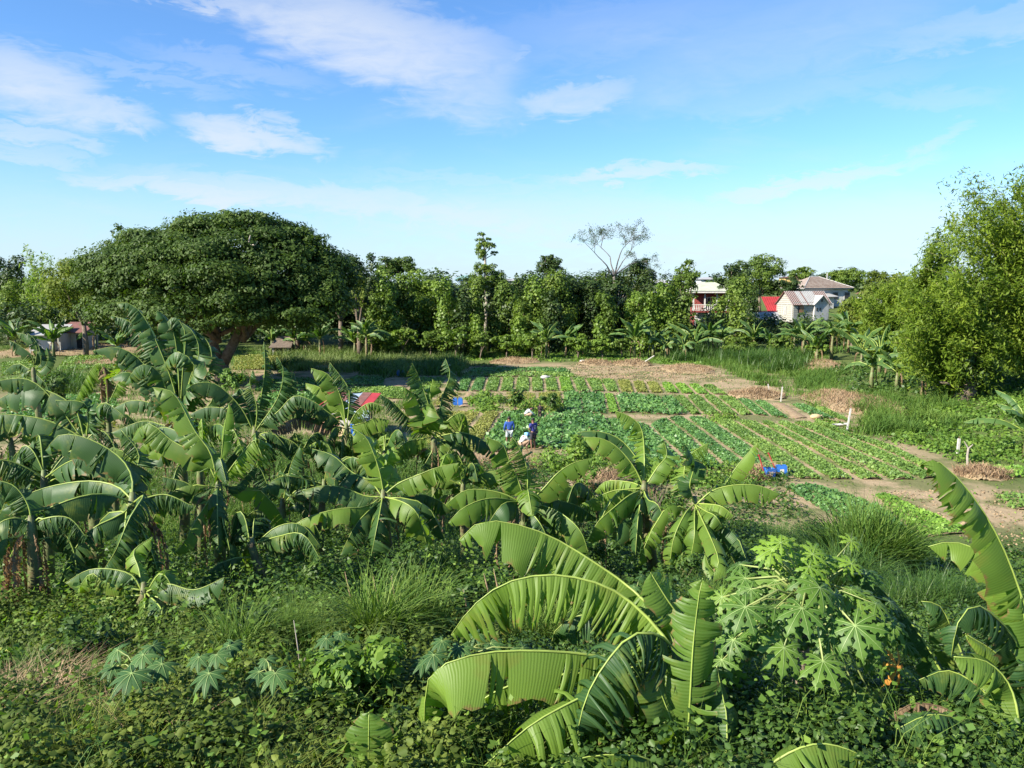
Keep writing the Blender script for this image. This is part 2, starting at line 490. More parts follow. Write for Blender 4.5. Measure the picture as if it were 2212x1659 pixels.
def blob_leaves(blobs, leaf, cover=1.1, sub=9, subr=.38, hang=0.0, aspect=.55, low=.45, inner=.15, spread=.9, zst=1.0):
    """each blob (x,y,z,rx,ry,rz) is covered by sub-clumps, each sub-clump by leaves"""
    out = []
    for (x, y, z, rx, ry, rz) in blobs:
        r0 = (rx * ry * rz) ** (1 / 3)
        ns = max(3, int(sub))
        d = sphere_pts(ns)
        d[:, 2] = np.where(R.random(ns) < low, np.abs(d[:, 2]), d[:, 2])
        cen = np.array((x, y, z)) + d * np.array((rx, ry, rz)) * .78
        rs = r0 * subr * R.uniform(.45, 1.45, ns)
        tot = (4 * math.pi * rs ** 2).sum()
        n = int(cover * tot / (leaf * leaf * aspect * .5 * 2.2)) + 4
        k = R.choice(ns, n, p=rs ** 2 / (rs ** 2).sum())
        dd = sphere_pts(n)
        dd[:, 2] = np.where(R.random(n) < .35, np.abs(dd[:, 2]), dd[:, 2])
        rr = np.where(R.random(n) < inner, R.uniform(.2, .8, n), R.normal(1.0, .17, n))
        sq = np.array((1, 1, min(1.0, rz / max(rx, .01) * 1.15) * zst))
        Pn = cen[k] + dd * (rs[k] * rr)[:, None] * sq
        out.append(leaf_cloud(Pn, dd + d[k] * .6 + np.array((0, 0, .35)), leaf, aspect, .25, hang, spread))
    return merge(out)


def blades(Pn, h, width, lean=.5, seg=3, dirn=None, curl=.9):
    """grass blades: tapering bent ribbons"""
    n = len(Pn)
    h = h * R.uniform(.6, 1.25, n)
    a = R.uniform(0, 2 * math.pi, n)
    if dirn is not None: a = dirn + R.normal(0, .7, n)
    D = np.stack([np.cos(a), np.sin(a), np.zeros(n)], 1)
    S = np.stack([-np.sin(a), np.cos(a), np.zeros(n)], 1)
    tw = R.normal(0, .6, n)[:, None]
    S = unit(S + D * tw)
    ln = (lean * R.uniform(.2, 1.6, n))
    V = np.empty((n, (seg + 1) * 2, 3))
    for i in range(seg + 1):
        t = i / seg
        bend = ln * (t ** 1.8) * h
        up = h * (t - curl * .32 * ln * t ** 3)
        c = Pn + D * bend[:, None] + np.array((0, 0, 1.0)) * up[:, None]
        wd = width * (1 - t) ** .7 * .5 + .0004
        V[:, 2 * i] = c - S * wd; V[:, 2 * i + 1] = c + S * wd
    base = np.arange(n)[:, None] * (seg + 1) * 2
    F = np.concatenate([base + np.array((2 * i, 2 * i + 1, 2 * i + 3, 2 * i + 2)) for i in range(seg)])
    return V.reshape(-1, 3), F, np.repeat(R.random(n), (seg + 1) * 2)


def poly_pts(poly, n, world_pts=False):
    """n random ground points inside a picture polygon (fan from its first corner)"""
    q = np.array([G(*p)[:2] if not world_pts else p[:2] for p in poly])
    tr = [(q[0], q[i], q[i + 1]) for i in range(1, len(q) - 1)]
    ar = np.array([abs((b[0] - a[0]) * (c[1] - a[1]) - (b[1] - a[1]) * (c[0] - a[0])) / 2 for a, b, c in tr])
    if n <= 0 or ar.sum() < 1e-6: return np.zeros((0, 3)), ar.sum()
    k = R.choice(len(tr), n, p=ar / ar.sum())
    u, v = R.random(n), R.random(n)
    fl = u + v > 1; u[fl] = 1 - u[fl]; v[fl] = 1 - v[fl]
    A = np.array([t[0] for t in tr]); B = np.array([t[1] for t in tr]); C_ = np.array([t[2] for t in tr])
    xy = A[k] + (B[k] - A[k]) * u[:, None] + (C_[k] - A[k]) * v[:, None]
    return np.column_stack([xy, hgt(xy[:, 0], xy[:, 1])]), ar.sum()


def above(px, py, cl):
    """distance at which the picture ray passes cl metres above the ground"""
    a, b = pdir(px, py); lo, hi = 2.0, 900.0
    for _ in range(44):
        y = .5 * (lo + hi)
        if CAMH + b * y > float(hgt(a * y, y)) + cl: lo = y
        else: hi = y
    return y


def stuff(name, geo, mat, label):
    V, F, A = geo
    return tag(np_mesh(name, V, F, mat, var=A), label, None, None, 'stuff')


# ------------------------------------------------------------------ the vegetable field: every bed is a raised soil strip with its crop
def resample(pts, m):
    pts = np.array([G(*p)[:2] for p in pts])
    d = np.concatenate([[0], np.cumsum(np.linalg.norm(np.diff(pts, axis=0), axis=1))])
    t = np.linspace(0, d[-1], m)
    return np.column_stack([np.interp(t, d, pts[:, i]) for i in (0, 1)])


def bed(Lp, Rp, crop, cover=1.0, size=.17, gap=.17, high=.11, hl=.10):
    m, k = 14, 5
    A, B = resample(Lp, m), resample(Rp, m)
    wd = np.linalg.norm(B - A, axis=1)
    g = np.clip(gap / np.maximum(wd, .3), 0, .35)
    u = np.linspace(0, 1, k)
    U = g[:, None] + (1 - 2 * g[:, None]) * u[None, :]
    X = A[:, None, :] * (1 - U[..., None]) + B[:, None, :] * U[..., None]
    Z = hgt(X[..., 0], X[..., 1]) + high * np.sin(np.pi * u)[None, :] ** .6 - .03 + R.normal(0, .008, (m, k))
    V = np.concatenate([X, Z[..., None]], -1).reshape(-1, 3)
    i = (np.arange(m - 1)[:, None] * k + np.arange(k - 1)[None]).ravel()
    o = np_mesh('planting_bed', V, np.stack([i, i + 1, i + k + 1, i + k], 1), M['soil'], smooth=True)
    tag(o, kind='structure')
    if crop:
        area = float((wd[:-1] + wd[1:]).sum() / 2 * np.linalg.norm(np.diff(A, axis=0), axis=1).mean())
        n = int(cover * area / (size * size * .30))
        t, uu = R.random(n) * (m - 1), R.random(n)
        a = t.astype(int); f = (t - a)[:, None]
        gg = g[a]
        U = (gg + (1 - 2 * gg) * uu)[:, None]
        U = U + R.normal(0, .012, (n, 1))
        x0 = A[a] * (1 - f) + A[a + 1] * f; x1 = B[a] * (1 - f) + B[a + 1] * f
        xy = x0 * (1 - U) + x1 * U
        # patchy growth: thin where the noise is low
        nz = np.sin(xy[:, 0] * 1.3 + xy[:, 1] * .5) + np.sin(xy[:, 0] * .4 - xy[:, 1] * .9 + 2) + R.normal(0, .9, n)
        keep = nz > -1.9
        xy = xy[keep]; uk = uu[keep]
        z = hgt(xy[:, 0], xy[:, 1]) + high * np.sin(np.pi * uk) ** .6 + R.uniform(0, hl, len(xy))
        Pn = np.column_stack([xy, z])
        Nn = np.tile(np.array((-.15, -.1, 1.0)), (len(Pn), 1))
        V, F, Av = leaf_cloud(Pn, Nn, size, .75, .4, 0, 1.25)
        c = np_mesh('crop', V, F, M[crop], parent=o, var=Av)
        tag(c, kind='stuff')
    return o


def strip(furrows, crops, **kw):
    for i in range(len(furrows) - 1):
        c = crops[min(i, len(crops) - 1)]
        if c == 'skip': continue
        k = dict(kw)
        if isinstance(c, tuple): c, ex = c; k.update(ex)
        bed(furrows[i], furrows[i + 1], c, **k)


# nearest rows on the right, long curving beds
D_ = [[(1086, 893), (1027, 982)], [(1167, 900), (1154, 968)], [(1214, 896), (1214, 972)], [(1257, 898), (1277, 990)], [(1307, 905), (1334, 962), (1352, 1000)],
      [(1404, 921), (1470, 985), (1500, 1012)], [(1441, 905), (1474, 931), (1541, 986), (1575, 1016)], [(1481, 903), (1598, 990), (1640, 1026)],
      [(1531, 906), (1625, 966), (1681, 1012), (1712, 1034)], [(1588, 911), (1691, 973), (1785, 1036)], [(1638, 914), (1741, 966), (1851, 1036)],
      [(1672, 914), (1808, 986), (1918, 1037)], [(1708, 914), (1891, 993), (1985, 1036)], [(1758, 916), (1908, 973), (2030, 1031)],
      [(1768, 909), (1835, 938), (1925, 962), (2064, 1030)]]
dk, md, br, ol = 'crop_dark', 'crop_mid', 'crop_bright', 'crop_olive'
bg_ = dict(size=.24, hl=.22, cover=1.25, gap=.08)
strip(D_, [(dk, bg_), (dk, bg_), (dk, bg_), (dk, bg_), (dk, dict(size=.2, cover=1.1)), (dk, dict(size=.18)), dk, dk, md, md, md, md, md, md], size=.125, gap=.21, cover=1.45)
strip([[(954, 893), (890, 962)], [(1041, 893), (981, 967)], [(1084, 893), (1026, 982)]], [ol, ol], size=.11, cover=.85, gap=.2)
# middle rows
C_l = [[(953, 849), (915, 880)], [(1001, 849), (984, 880)], [(1031, 849), (1021, 879)], [(1062, 849), (1059, 879)], [(1091, 849), (1087, 879)], [(1161, 851), (1154, 882)], [(1216, 850), (1213, 892)]]
strip(C_l, [(ol, dict(cover=.25)), None, (md, dict(cover=.9)), None, (ol, dict(cover=.4)), (ol, dict(cover=.9))], size=.13)
C_r = [[(1217, 850), (1214, 893)], [(1251, 850), (1261, 894)], [(1304, 852), (1311, 894)], [(1329, 855), (1341, 892)], [(1361, 852), (1381, 892)], [(1394, 858), (1411, 894)],
       [(1426, 862), (1447, 897)], [(1454, 860), (1490, 896)], [(1481, 857), (1518, 896)], [(1515, 856), (1558, 894)], [(1548, 857), (1598, 898)], [(1591, 862), (1628, 896)],
       [(1625, 868), (1665, 900)], [(1661, 871), (1708, 905)], [(1706, 874), (1755, 903)], [(1755, 881), (1808, 905)], [(1791, 886), (1846, 915)]]
b2 = dict(size=.24, hl=.18, cover=1.2, gap=.08)
strip(C_r, [(dk, b2), (dk, b2), (br, dict(cover=1.1)), (dk, b2), (dk, b2), (dk, b2), (dk, b2), md, md, md, md, dk, dk, None, dk, md], size=.15, gap=.19, cover=1.4)
# the row of short beds behind a bare path
tx = [700, 765, 860, 945, 1040, 1130, 1225, 1310, 1400, 1490, 1580, 1680, 1780, 1880, 1970, 2060, 2150, 2240, 2330, 2430]
bx = [660, 730, 825, 920, 1018, 1118, 1225, 1320, 1417, 1520, 1617, 1715, 1808, 1905, 2000, 2100, 2200, 2300, 2400, 2510]
B_ = []
for i, (a, b) in enumerate(zip(tx, bx)):
    ty = 205 + max(0, a - 1450) * .055
    B_.append([(737.3 + a / 3, 748.8 + ty / 3), (737.3 + b / 3, 748.8 + (291 + max(0, a - 1700) * .03) / 3)])
strip(B_, [dk, dk, dk, md, md, md, md, md, br, md, md, md, ol, ol, ol, (br, dict(cover=1.0)), br, br, md], size=.17, gap=.19, cover=1.25)
# wide far beds, cut once by a path
bed([(1021, 796), (1010, 804)], [(1226, 796), (1234, 804)], dk, size=.24, gap=.1, cover=1.0)
bed([(1008, 806), (985, 814)], [(1235, 806), (1250, 815)], md, size=.24, gap=.1, cover=.9)
bed([(1016, 789), (1014, 792)], [(1075, 789), (1078, 792)], ol, size=.26, gap=.1, cover=.8)
# ploughed bare patch and its clods
bed([(1232, 790), (1255, 817)], [(1500, 796), (1560, 826)], None, high=.03)
bed([(838, 822), (836, 837)], [(880, 822), (884, 837)], None)
bed([(758, 815), (735, 834)], [(835, 815), (830, 834)], dk, size=.24)
bed([(735, 838), (720, 862)], [(880, 838), (880, 862)], md, size=.22)
bed([(885, 818), (880, 848)], [(965, 818), (945, 848)], md, size=.22)
# left side of the plain, seen between the banana plants
for (a, b, c, d, cr, cv) in [((0, 862), (0, 890), (255, 852), (262, 880), dk, 1.0), ((0, 893), (0, 915), (262, 883), (268, 905), dk, 1.0), ((0, 918), (0, 930), (120, 914), (125, 926), br, 1.1),
                         ((0, 934), (0, 950), (250, 908), (262, 925), ol, .7), ((140, 771), (120, 800), (300, 768), (310, 796), md, .8), ((0, 785), (0, 812), (112, 774), (108, 802), md, .8),
                         ((505, 768), (500, 800), (640, 768), (640, 798), ol, .8), ((560, 822), (545, 846), (725, 818), (712, 846), dk, .9), ((0, 820), (0, 842), (200, 806), (230, 828), md, .7),
                         ((560, 850), (540, 885), (700, 850), (690, 885), dk, .9)]:
    bed([a, b], [c, d], cr, size=.22, cover=cv)
# beds below the long ones on the right
bed([(1690, 1053), (1765, 1098), (1850, 1150)], [(1775, 1052), (1905, 1092), (1985, 1160)], dk, size=.15, gap=.1, cover=1.2)
bed([(1885, 1072), (1990, 1162)], [(1930, 1074), (2110, 1152)], br, size=.13, gap=.1, cover=1.2)
bed([(2085, 1012), (2110, 1034)], [(2260, 1010), (2260, 1030)], br, size=.17, gap=.1, cover=1.1)
bed([(2130, 1070), (2180, 1100)], [(2260, 1072), (2260, 1108)], md, size=.15, gap=.1, cover=.8)

# ------------------------------------------------------------------ soil clods and small weeds between the beds
Pn, _ = poly_pts([(1230, 786), (1500, 790), (1590, 826), (1255, 820)], 2200)
V, F, A = leaf_cloud(Pn + np.array((0, 0, .05)), np.tile((0, 0, 1.), (len(Pn), 1)), .12, .9, .8, 0, 1.6)
stuff('soil_clods', (V, F, A), M['soil'], 'brown clods of earth on the ploughed plot')
Pn, _ = poly_pts([(1900, 1060), (2212, 1060), (2260, 1200), (2120, 1150)], 900)
V, F, A = leaf_cloud(Pn + np.array((0, 0, .02)), np.tile((0, 0, 1.), (len(Pn), 1)), .09, .9, .8, 0, 1.6)
stuff('soil_clods', (V, F, A), M['soil'], 'crumbs of earth on the bare soil at the right edge')


def veg(name, label, mat, polys, dens, kind='leaf', size=.2, h=.5, lean=.5, clump=1.0, width=.03, hang=.0):
    """ground vegetation over picture polygons; leaves gather in mounds"""
    geo = []
    for po in polys:
        _, ar = poly_pts(po, 1)
        n = int(ar * dens)
        if n < 3: continue
        if kind == 'leaf':
            nc = max(3, int(ar / (clump * clump * .5)))
            C, _ = poly_pts(po, nc)
            rs = clump * R.uniform(.35, 1.0, nc)
            hh = h * R.uniform(.25, 1.25, nc)
            k = R.choice(nc, n, p=rs ** 2 / (rs ** 2).sum())
            d = sphere_pts(n); d[:, 2] = np.abs(d[:, 2])
            Pn = C[k] + d * np.stack([rs[k], rs[k], hh[k]], 1) * R.uniform(.7, 1.08, n)[:, None]
            Pn[:, 2] = np.maximum(Pn[:, 2], hgt(Pn[:, 0], Pn[:, 1]) + R.uniform(.01, .08, n))
            geo.append(leaf_cloud(Pn, d + np.array((0, 0, .4)), size, .7, .35, hang, 1.0))
        else:
            nc = max(3, int(ar / (clump * clump)))
            C, _ = poly_pts(po, nc)
            k = R.integers(0, nc, n)
            Pn = C[k] + np.column_stack([R.normal(0, clump * .33, (n, 2)), np.zeros(n)])
            Pn[:, 2] = hgt(Pn[:, 0], Pn[:, 1]) - .02
            hs = h * R.uniform(.6, 1.3, nc)[k]
            geo.append(blades(Pn, hs, width, lean, 2))
    return stuff(name, merge(geo), M[mat], label)


# tall grass and creepers round the field
veg('tall_grass', 'feathery pale tall grass left of the field, under the vine-covered trees', 'grass_pale',
    [[(560, 752), (960, 758), (1000, 800), (900, 812), (640, 800)]], 26, 'blade', h=1.0, clump=1.5, width=.07, lean=.9)
veg('tall_grass', 'dark green grass clumps in front of the pale grass', 'grass_dark',
    [[(760, 795), (1000, 785), (1005, 815), (800, 815)], [(590, 790), (640, 788), (645, 812), (592, 812)], [(90, 820), (175, 815), (180, 850), (95, 852)]], 30, 'blade', h=1.4, clump=1.6, width=.07, lean=.8)
veg('grass', 'low grass strip along the foot of the far trees', 'grass_mid',
    [[(700, 748), (1900, 752), (1900, 772), (1000, 772), (960, 760)]], 11, 'blade', h=.55, clump=1.3, width=.06, lean=.7)
veg('creeper_cover', 'low leafy creeper on the far edge of the field', 'weeds_light',
    [[(1000, 765), (1750, 770), (1700, 788), (1270, 783), (1010, 780)]], 26, 'leaf', size=.26, h=.25, clump=1.3)
veg('grass', 'grass tufts behind the straw heaps on the right', 'grass_mid',
    [[(1480, 772), (1790, 790), (1800, 850), (1700, 860), (1640, 815)], [(1700, 800), (1830, 800), (1830, 870), (1760, 885)]], 26, 'blade', h=.75, clump=1.1, width=.05, lean=.7)
veg('tall_grass', 'tall dark grass before the banana plants right of the field', 'grass_dark',
    [[(1600, 775), (1740, 775), (1745, 806), (1620, 806)], [(1440, 760), (1620, 764), (1620, 785), (1450, 782)]], 42, 'blade', h=1.7, clump=1.5, width=.07, lean=.7)
veg('creeper_cover', 'bright leafy creepers over the slope below the bamboo', 'weeds_light',
    [[(1850, 930), (1890, 880), (2000, 870), (2260, 800), (2260, 1000), (2110, 1005), (2010, 980)]], 52, 'leaf', size=.2, h=.5, clump=1.2)
veg('creeper_cover', 'weeds on the slope under the bamboo clump', 'weeds',
    [[(1800, 800), (2260, 770), (2260, 860), (1990, 880), (1880, 870)]], 34, 'leaf', size=.24, h=.7, clump=1.4)
veg('tall_grass', 'arching grass on the slope left of the bamboo trunk', 'grass_mid',
    [[(1850, 850), (2080, 880), (2080, 935), (1880, 935)], [(1900, 905), (2000, 915), (1990, 945), (1850, 942)]], 60, 'blade', h=1.0, clump=1.2, width=.05, lean=.8)
veg('grass', 'grassy verge between the plots at the far left', 'grass_mid',
    [[(0, 745), (600, 752), (560, 770), (0, 775)], [(0, 800), (540, 798), (560, 850), (0, 862)], [(300, 770), (560, 770), (560, 800), (300, 800)], [(240, 850), (560, 850), (520, 905), (270, 915)]], 10, 'blade', h=.45, clump=1.1, width=.05, lean=.7)
veg('grass', 'grass between the beds left of the farmers', 'grass_mid',
    [[(700, 850), (950, 850), (900, 970), (560, 1000), (560, 880)]], 30, 'blade', h=.4, clump=.9, width=.04, lean=.7)
veg('weed_patch', 'leafy weed patch beside the path, above the farmers', 'weeds_light',
    [[(1016, 858), (1085, 862), (1088, 890), (1020, 892)], [(1105, 868), (1205, 866), (1208, 898), (1110, 896)]], 80, 'leaf', size=.2, h=.65, clump=.9)
veg('weed_patch', 'low weeds along the path corner between two plots', 'weeds_light',
    [[(1520, 893), (1595, 896), (1600, 912), (1540, 912)], [(1280, 819), (1300, 819), (1302, 830), (1284, 830)], [(1770, 905), (1830, 920), (1850, 948), (1800, 935)]], 80, 'leaf', size=.16, h=.32, clump=.7)
veg('weed_bank', 'green weeds on the bank at the near edge of the field', 'weeds_light',
    [[(1150, 985), (1340, 985), (1360, 1020), (1160, 1020)], [(1480, 1010), (1640, 1010), (1680, 1045), (1490, 1060)]], 120, 'leaf', size=.15, h=.55, clump=.7)
veg('dry_grass', 'straw-brown dry grass on the bank below the field', 'straw',
    [[(1000, 985), (1160, 975), (1180, 1030), (1010, 1040)], [(1240, 1020), (1400, 1015), (1420, 1075), (1250, 1075)], [(1600, 1010), (1650, 1010), (1650, 1040), (1600, 1040)]], 80, 'blade', h=.45, clump=.5, width=.02, lean=1.1)
veg('weed_bank', 'mixed weeds below the bank in the middle', 'weeds',
    [[(930, 1000), (1700, 1020), (1720, 1120), (1500, 1200), (1200, 1120), (900, 1110)]], 70, 'leaf', size=.14, h=.4, clump=.7)

veg('field_weeds', 'small weeds scattered over the paths of the field', 'weeds_light', [[(960, 790), (1700, 800), (2080, 1040), (900, 960)], [(1680, 1040), (2260, 1036), (2260, 1200), (1990, 1170)]], 5, 'leaf', size=.10, h=.10, clump=.35)

# ------------------------------------------------------------------ straw heaps
def heap(poly, height, label, seed, straw=900, group=None):
    height *= .62
    q = np.array([G(*p) for p in poly])
    c = q.mean(0); mx = q.max(0); mn = q.min(0)
    n = 26
    u = np.linspace(-1, 1, n)
    X, Y = np.meshgrid(u, u)
    r = np.sqrt(X ** 2 + Y ** 2)
    ang = np.arctan2(Y, X)
    Z = np.clip(1 - r ** 2 * (1 + .25 * np.sin(ang * 3 + seed)), 0, None) ** .7
    Z = Z * (1 + .25 * np.sin(X * 5 + seed) * np.cos(Y * 4 - seed)) * height * R.uniform(.86, 1.12, X.shape)
    wx, wy = X * (mx[0] - mn[0]) / 2 + c[0], Y * (mx[1] - mn[1]) / 2 + c[1]
    H = hgt(wx, wy)
    V = np.stack([wx, wy, H + Z - .05], -1).reshape(-1, 3) - np.array((c[0], c[1], 0))
    i = (np.arange(n - 1)[:, None] * n + np.arange(n - 1)[None]).ravel()
    ins = (r.ravel()[i] < 1.05)
    i = i[ins]
    root = empty('straw_heap', (c[0], c[1], 0), label, 'straw heap', group)
    np_mesh('mound', V, np.stack([i, i + 1, i + n + 1, i + n], 1), M['straw_mound'], parent=root, smooth=True)
    a = R.uniform(0, 2 * math.pi, straw); rr = np.sqrt(R.random(straw)) * .96
    sx, sy = rr * np.cos(a), rr * np.sin(a)
    zz = np.clip(1 - rr ** 2 * (1 + .25 * np.sin(a * 3 + seed)), 0, None) ** .7 * height * (1 + .25 * np.sin(sx * 5 + seed) * np.cos(sy * 4 - seed))
    px, py = sx * (mx[0] - mn[0]) / 2 + c[0], sy * (mx[1] - mn[1]) / 2 + c[1]
    Pn = np.column_stack([px, py, hgt(px, py) + zz - .03])
    V, F, A = blades(Pn, .38, .04, 1.5, 2)
    o = np_mesh('straw', V, F, M['straw'], parent=root, var=A, off=(c[0], c[1], 0))
    tag(o, kind='stuff')
    return root


M['straw_mound'] = plain('straw_mound', (.33, .25, .15), .95, .2, 3.0, (.22, .16, .095), .06, spec=.1)
heap([(1580, 848), (1680, 848), (1685, 864), (1590, 864)], .75, 'low straw heap with a short white post in it', 1.0, 1300)
heap([(1775, 846), (1850, 846), (1910, 905), (1830, 905)], .85, 'largest brown straw heap, behind the leaning white post', 2.0, 2600)
heap([(1715, 782), (1800, 782), (1805, 800), (1715, 800)], .6, 'straw heap under the far banana plants on the right', 3.0, 900)
heap([(2095, 1015), (2150, 1015), (2155, 1040), (2090, 1040)], .5, 'small straw heap at the right edge beside the drooping leaf', 4.0, 700)
heap([(1055, 779), (1165, 779), (1165, 786), (1055, 786)], .55, 'long low straw heap on the far edge of the field, leftmost', 5.0, 900)
heap([(1250, 783), (1325, 783), (1325, 790), (1250, 790)], .6, 'dry straw heap behind the ploughed plot, below the bare tree', 6.0, 700)
heap([(1325, 785), (1405, 785), (1405, 791), (1325, 791)], .75, 'pale straw heap with a white stick behind the ploughed plot', 7.0, 700)
heap([(1430, 791), (1530, 793), (1550, 808), (1440, 806)], .6, 'straw heap at the right end of the ploughed plot', 8.0, 1000)
heap([(1250, 1020), (1330, 1020), (1340, 1062), (1255, 1062)], .3, 'brown straw pile on the bank between two banana plants', 9.0, 900)
heap([(120, 747), (290, 747), (290, 768), (125, 768)], .9, 'long brown earth and straw ridge at the far left', 10.0, 1200)
heap([(0, 755), (100, 755), (100, 772), (0, 772)], .7, 'brown ridge of straw at the left edge behind the plots', 11.0, 800)
heap([(200, 776), (275, 776), (275, 792), (200, 792)], .5, 'small straw heap in the left plot', 12.0, 500)
heap([(1600, 1012), (1650, 1012), (1655, 1040), (1600, 1040)], .35, 'straw pile beside the blue watering cans', 13.0, 700)

# ------------------------------------------------------------------ trees
def limb_pts(a, b, sag=.0, n=6, wig=.25):
    a, b = np.array(a, float), np.array(b, float)
    L = np.linalg.norm(b - a)
    out = []
    for i in range(n + 1):
        t = i / n
        p = a * (1 - t) + b * t
        p[2] += math.sin(math.pi * t) * sag * L
        if 0 < i < n: p = p + R.normal(0, wig * .06 * L, 3)
        out.append(p)
    return out


def tree(name, label, blobs, base, mat, leaf=.33, bark='bark', r0=.3, cover=.7, sub=13, subr=.42, zst=1.0, hang=0., aspect=.55, limbs=6, group=None, low=.45, lean=0.0, cat='tree', extra=None):
    base = np.array(base, float)
    root = empty(name, base, label, cat, group)
    blobs = np.array(blobs, float)
    V, F, A = blob_leaves(blobs, leaf, cover, sub, subr, hang, aspect, low, zst=zst)
    np_mesh('crown', V, F, M[mat], parent=root, var=A, off=base)
    mb = MB()
    top = blobs[:, :3].mean(0)
    fork = base * .45 + np.array((top[0], top[1], blobs[:, 2].min() * .5 + top[2] * .5)) * .55
    fork[2] = max(fork[2], base[2] + min(1.2, .35 * max(.1, top[2] - base[2])))
    mb.tube([base - np.array((0, 0, .3)), base * .6 + fork * .4 + R.normal(0, .1, 3), fork], [r0 * 1.25, r0, r0 * .8], 9)
    pick = np.argsort(-blobs[:, 3])[:limbs]
    for j in pick:
        q = limb_pts(fork - np.array((0, 0, .2)), blobs[j, :3], .05)
        mb.tube(q, [r0 * .55 * (1 - .8 * i / (len(q) - 1)) for i in range(len(q))], 6)
    mb.build('trunk', M[bark], root, True, off=base)
    return root


def round_blobs(px, pyt, pyb, wpx, D, n=9, depth=.9, rs=.42, jit=.12):
    """sub-blobs spread over an ellipsoid that fills the picture box (px +- w/2, pyt..pyb) at distance D"""
    c = P(px, (pyt + pyb) / 2, D)
    rx = wpx / 2 / FPX * D; rz = (pyb - pyt) / 2 / FPX * D; ry = rx * depth
    out = [(c[0], c[1], c[2], rx * .62, ry * .62, rz * .62)]
    for i in range(n):
        k = (i + .5) / n
        ph = math.acos(1 - 2 * k); th = math.pi * (1 + 5 ** .5) * i + R.uniform(0, .5)
        d = np.array((math.cos(th) * math.sin(ph), math.sin(th) * math.sin(ph), math.cos(ph))) + R.normal(0, jit, 3)
        s = rs * R.uniform(.75, 1.2)
        out.append((c[0] + d[0] * rx * (1 - s * .8), c[1] + d[1] * ry * (1 - s * .8), c[2] + d[2] * rz * (1 - s * .8), rx * s, ry * s, max(rz, rx * .6) * s * .8))
    return out


def gbase(px, D, dx=0.0):
    a, _ = pdir(px, 700)
    x = a * D + dx
    return (x, D, float(hgt(x, D)))


def easy(px, pyt, pyb, wpx, D, mat, label, name='broadleaf_tree', basepx=None, n=9, **kw):
    return tree(name, label, round_blobs(px, pyt, pyb, wpx, D, n, rs=kw.pop('rs', .42)), gbase(basepx or px, D), mat, **kw)


def vine_column(px, pyt, wpx, D, label, mat='vine', leaf=.3, pyb=None, steps=None, flare=1.08, name='vine_covered_tree', cover=.72, group=None, lean=0.0):
    """a tree hidden under a hanging curtain of creeper: a ragged column narrowing to its top"""
    top = P(px, pyt - 8, D); b = gbase(px, D)
    if pyb: b = (b[0], b[1], float(P(px, pyb, D)[2]))
    r = wpx * 1.42 / 2 / FPX * D
    H = top[2] - b[2]
    n = steps or max(4, int(H / (r * .62)))
    bl = []
    for i in range(n):
        t = (i + .5) / n
        prof = (1.0 if t < .85 else .8) * (1 + (flare - 1) * (1 - t) ** 2)
        rr = r * prof * R.uniform(.72, 1.0) * (.85 if i == n - 1 else 1)
        x = top[0] * t + b[0] * (1 - t) + R.normal(0, r * .22) + lean * t
        y = top[1] + R.normal(0, r * .22)
        z = b[2] + H * t - (r * .2 if i == n - 1 else 0)
        bl.append((x, y, z, rr, rr, max(H / n * .95, rr * .7)))
    return tree(name, label, bl, b, mat, leaf, r0=.18, cover=cover, sub=13, subr=.40, hang=.55, aspect=.75, limbs=2, group=group, low=.35, cat='tree', zst=1.7)


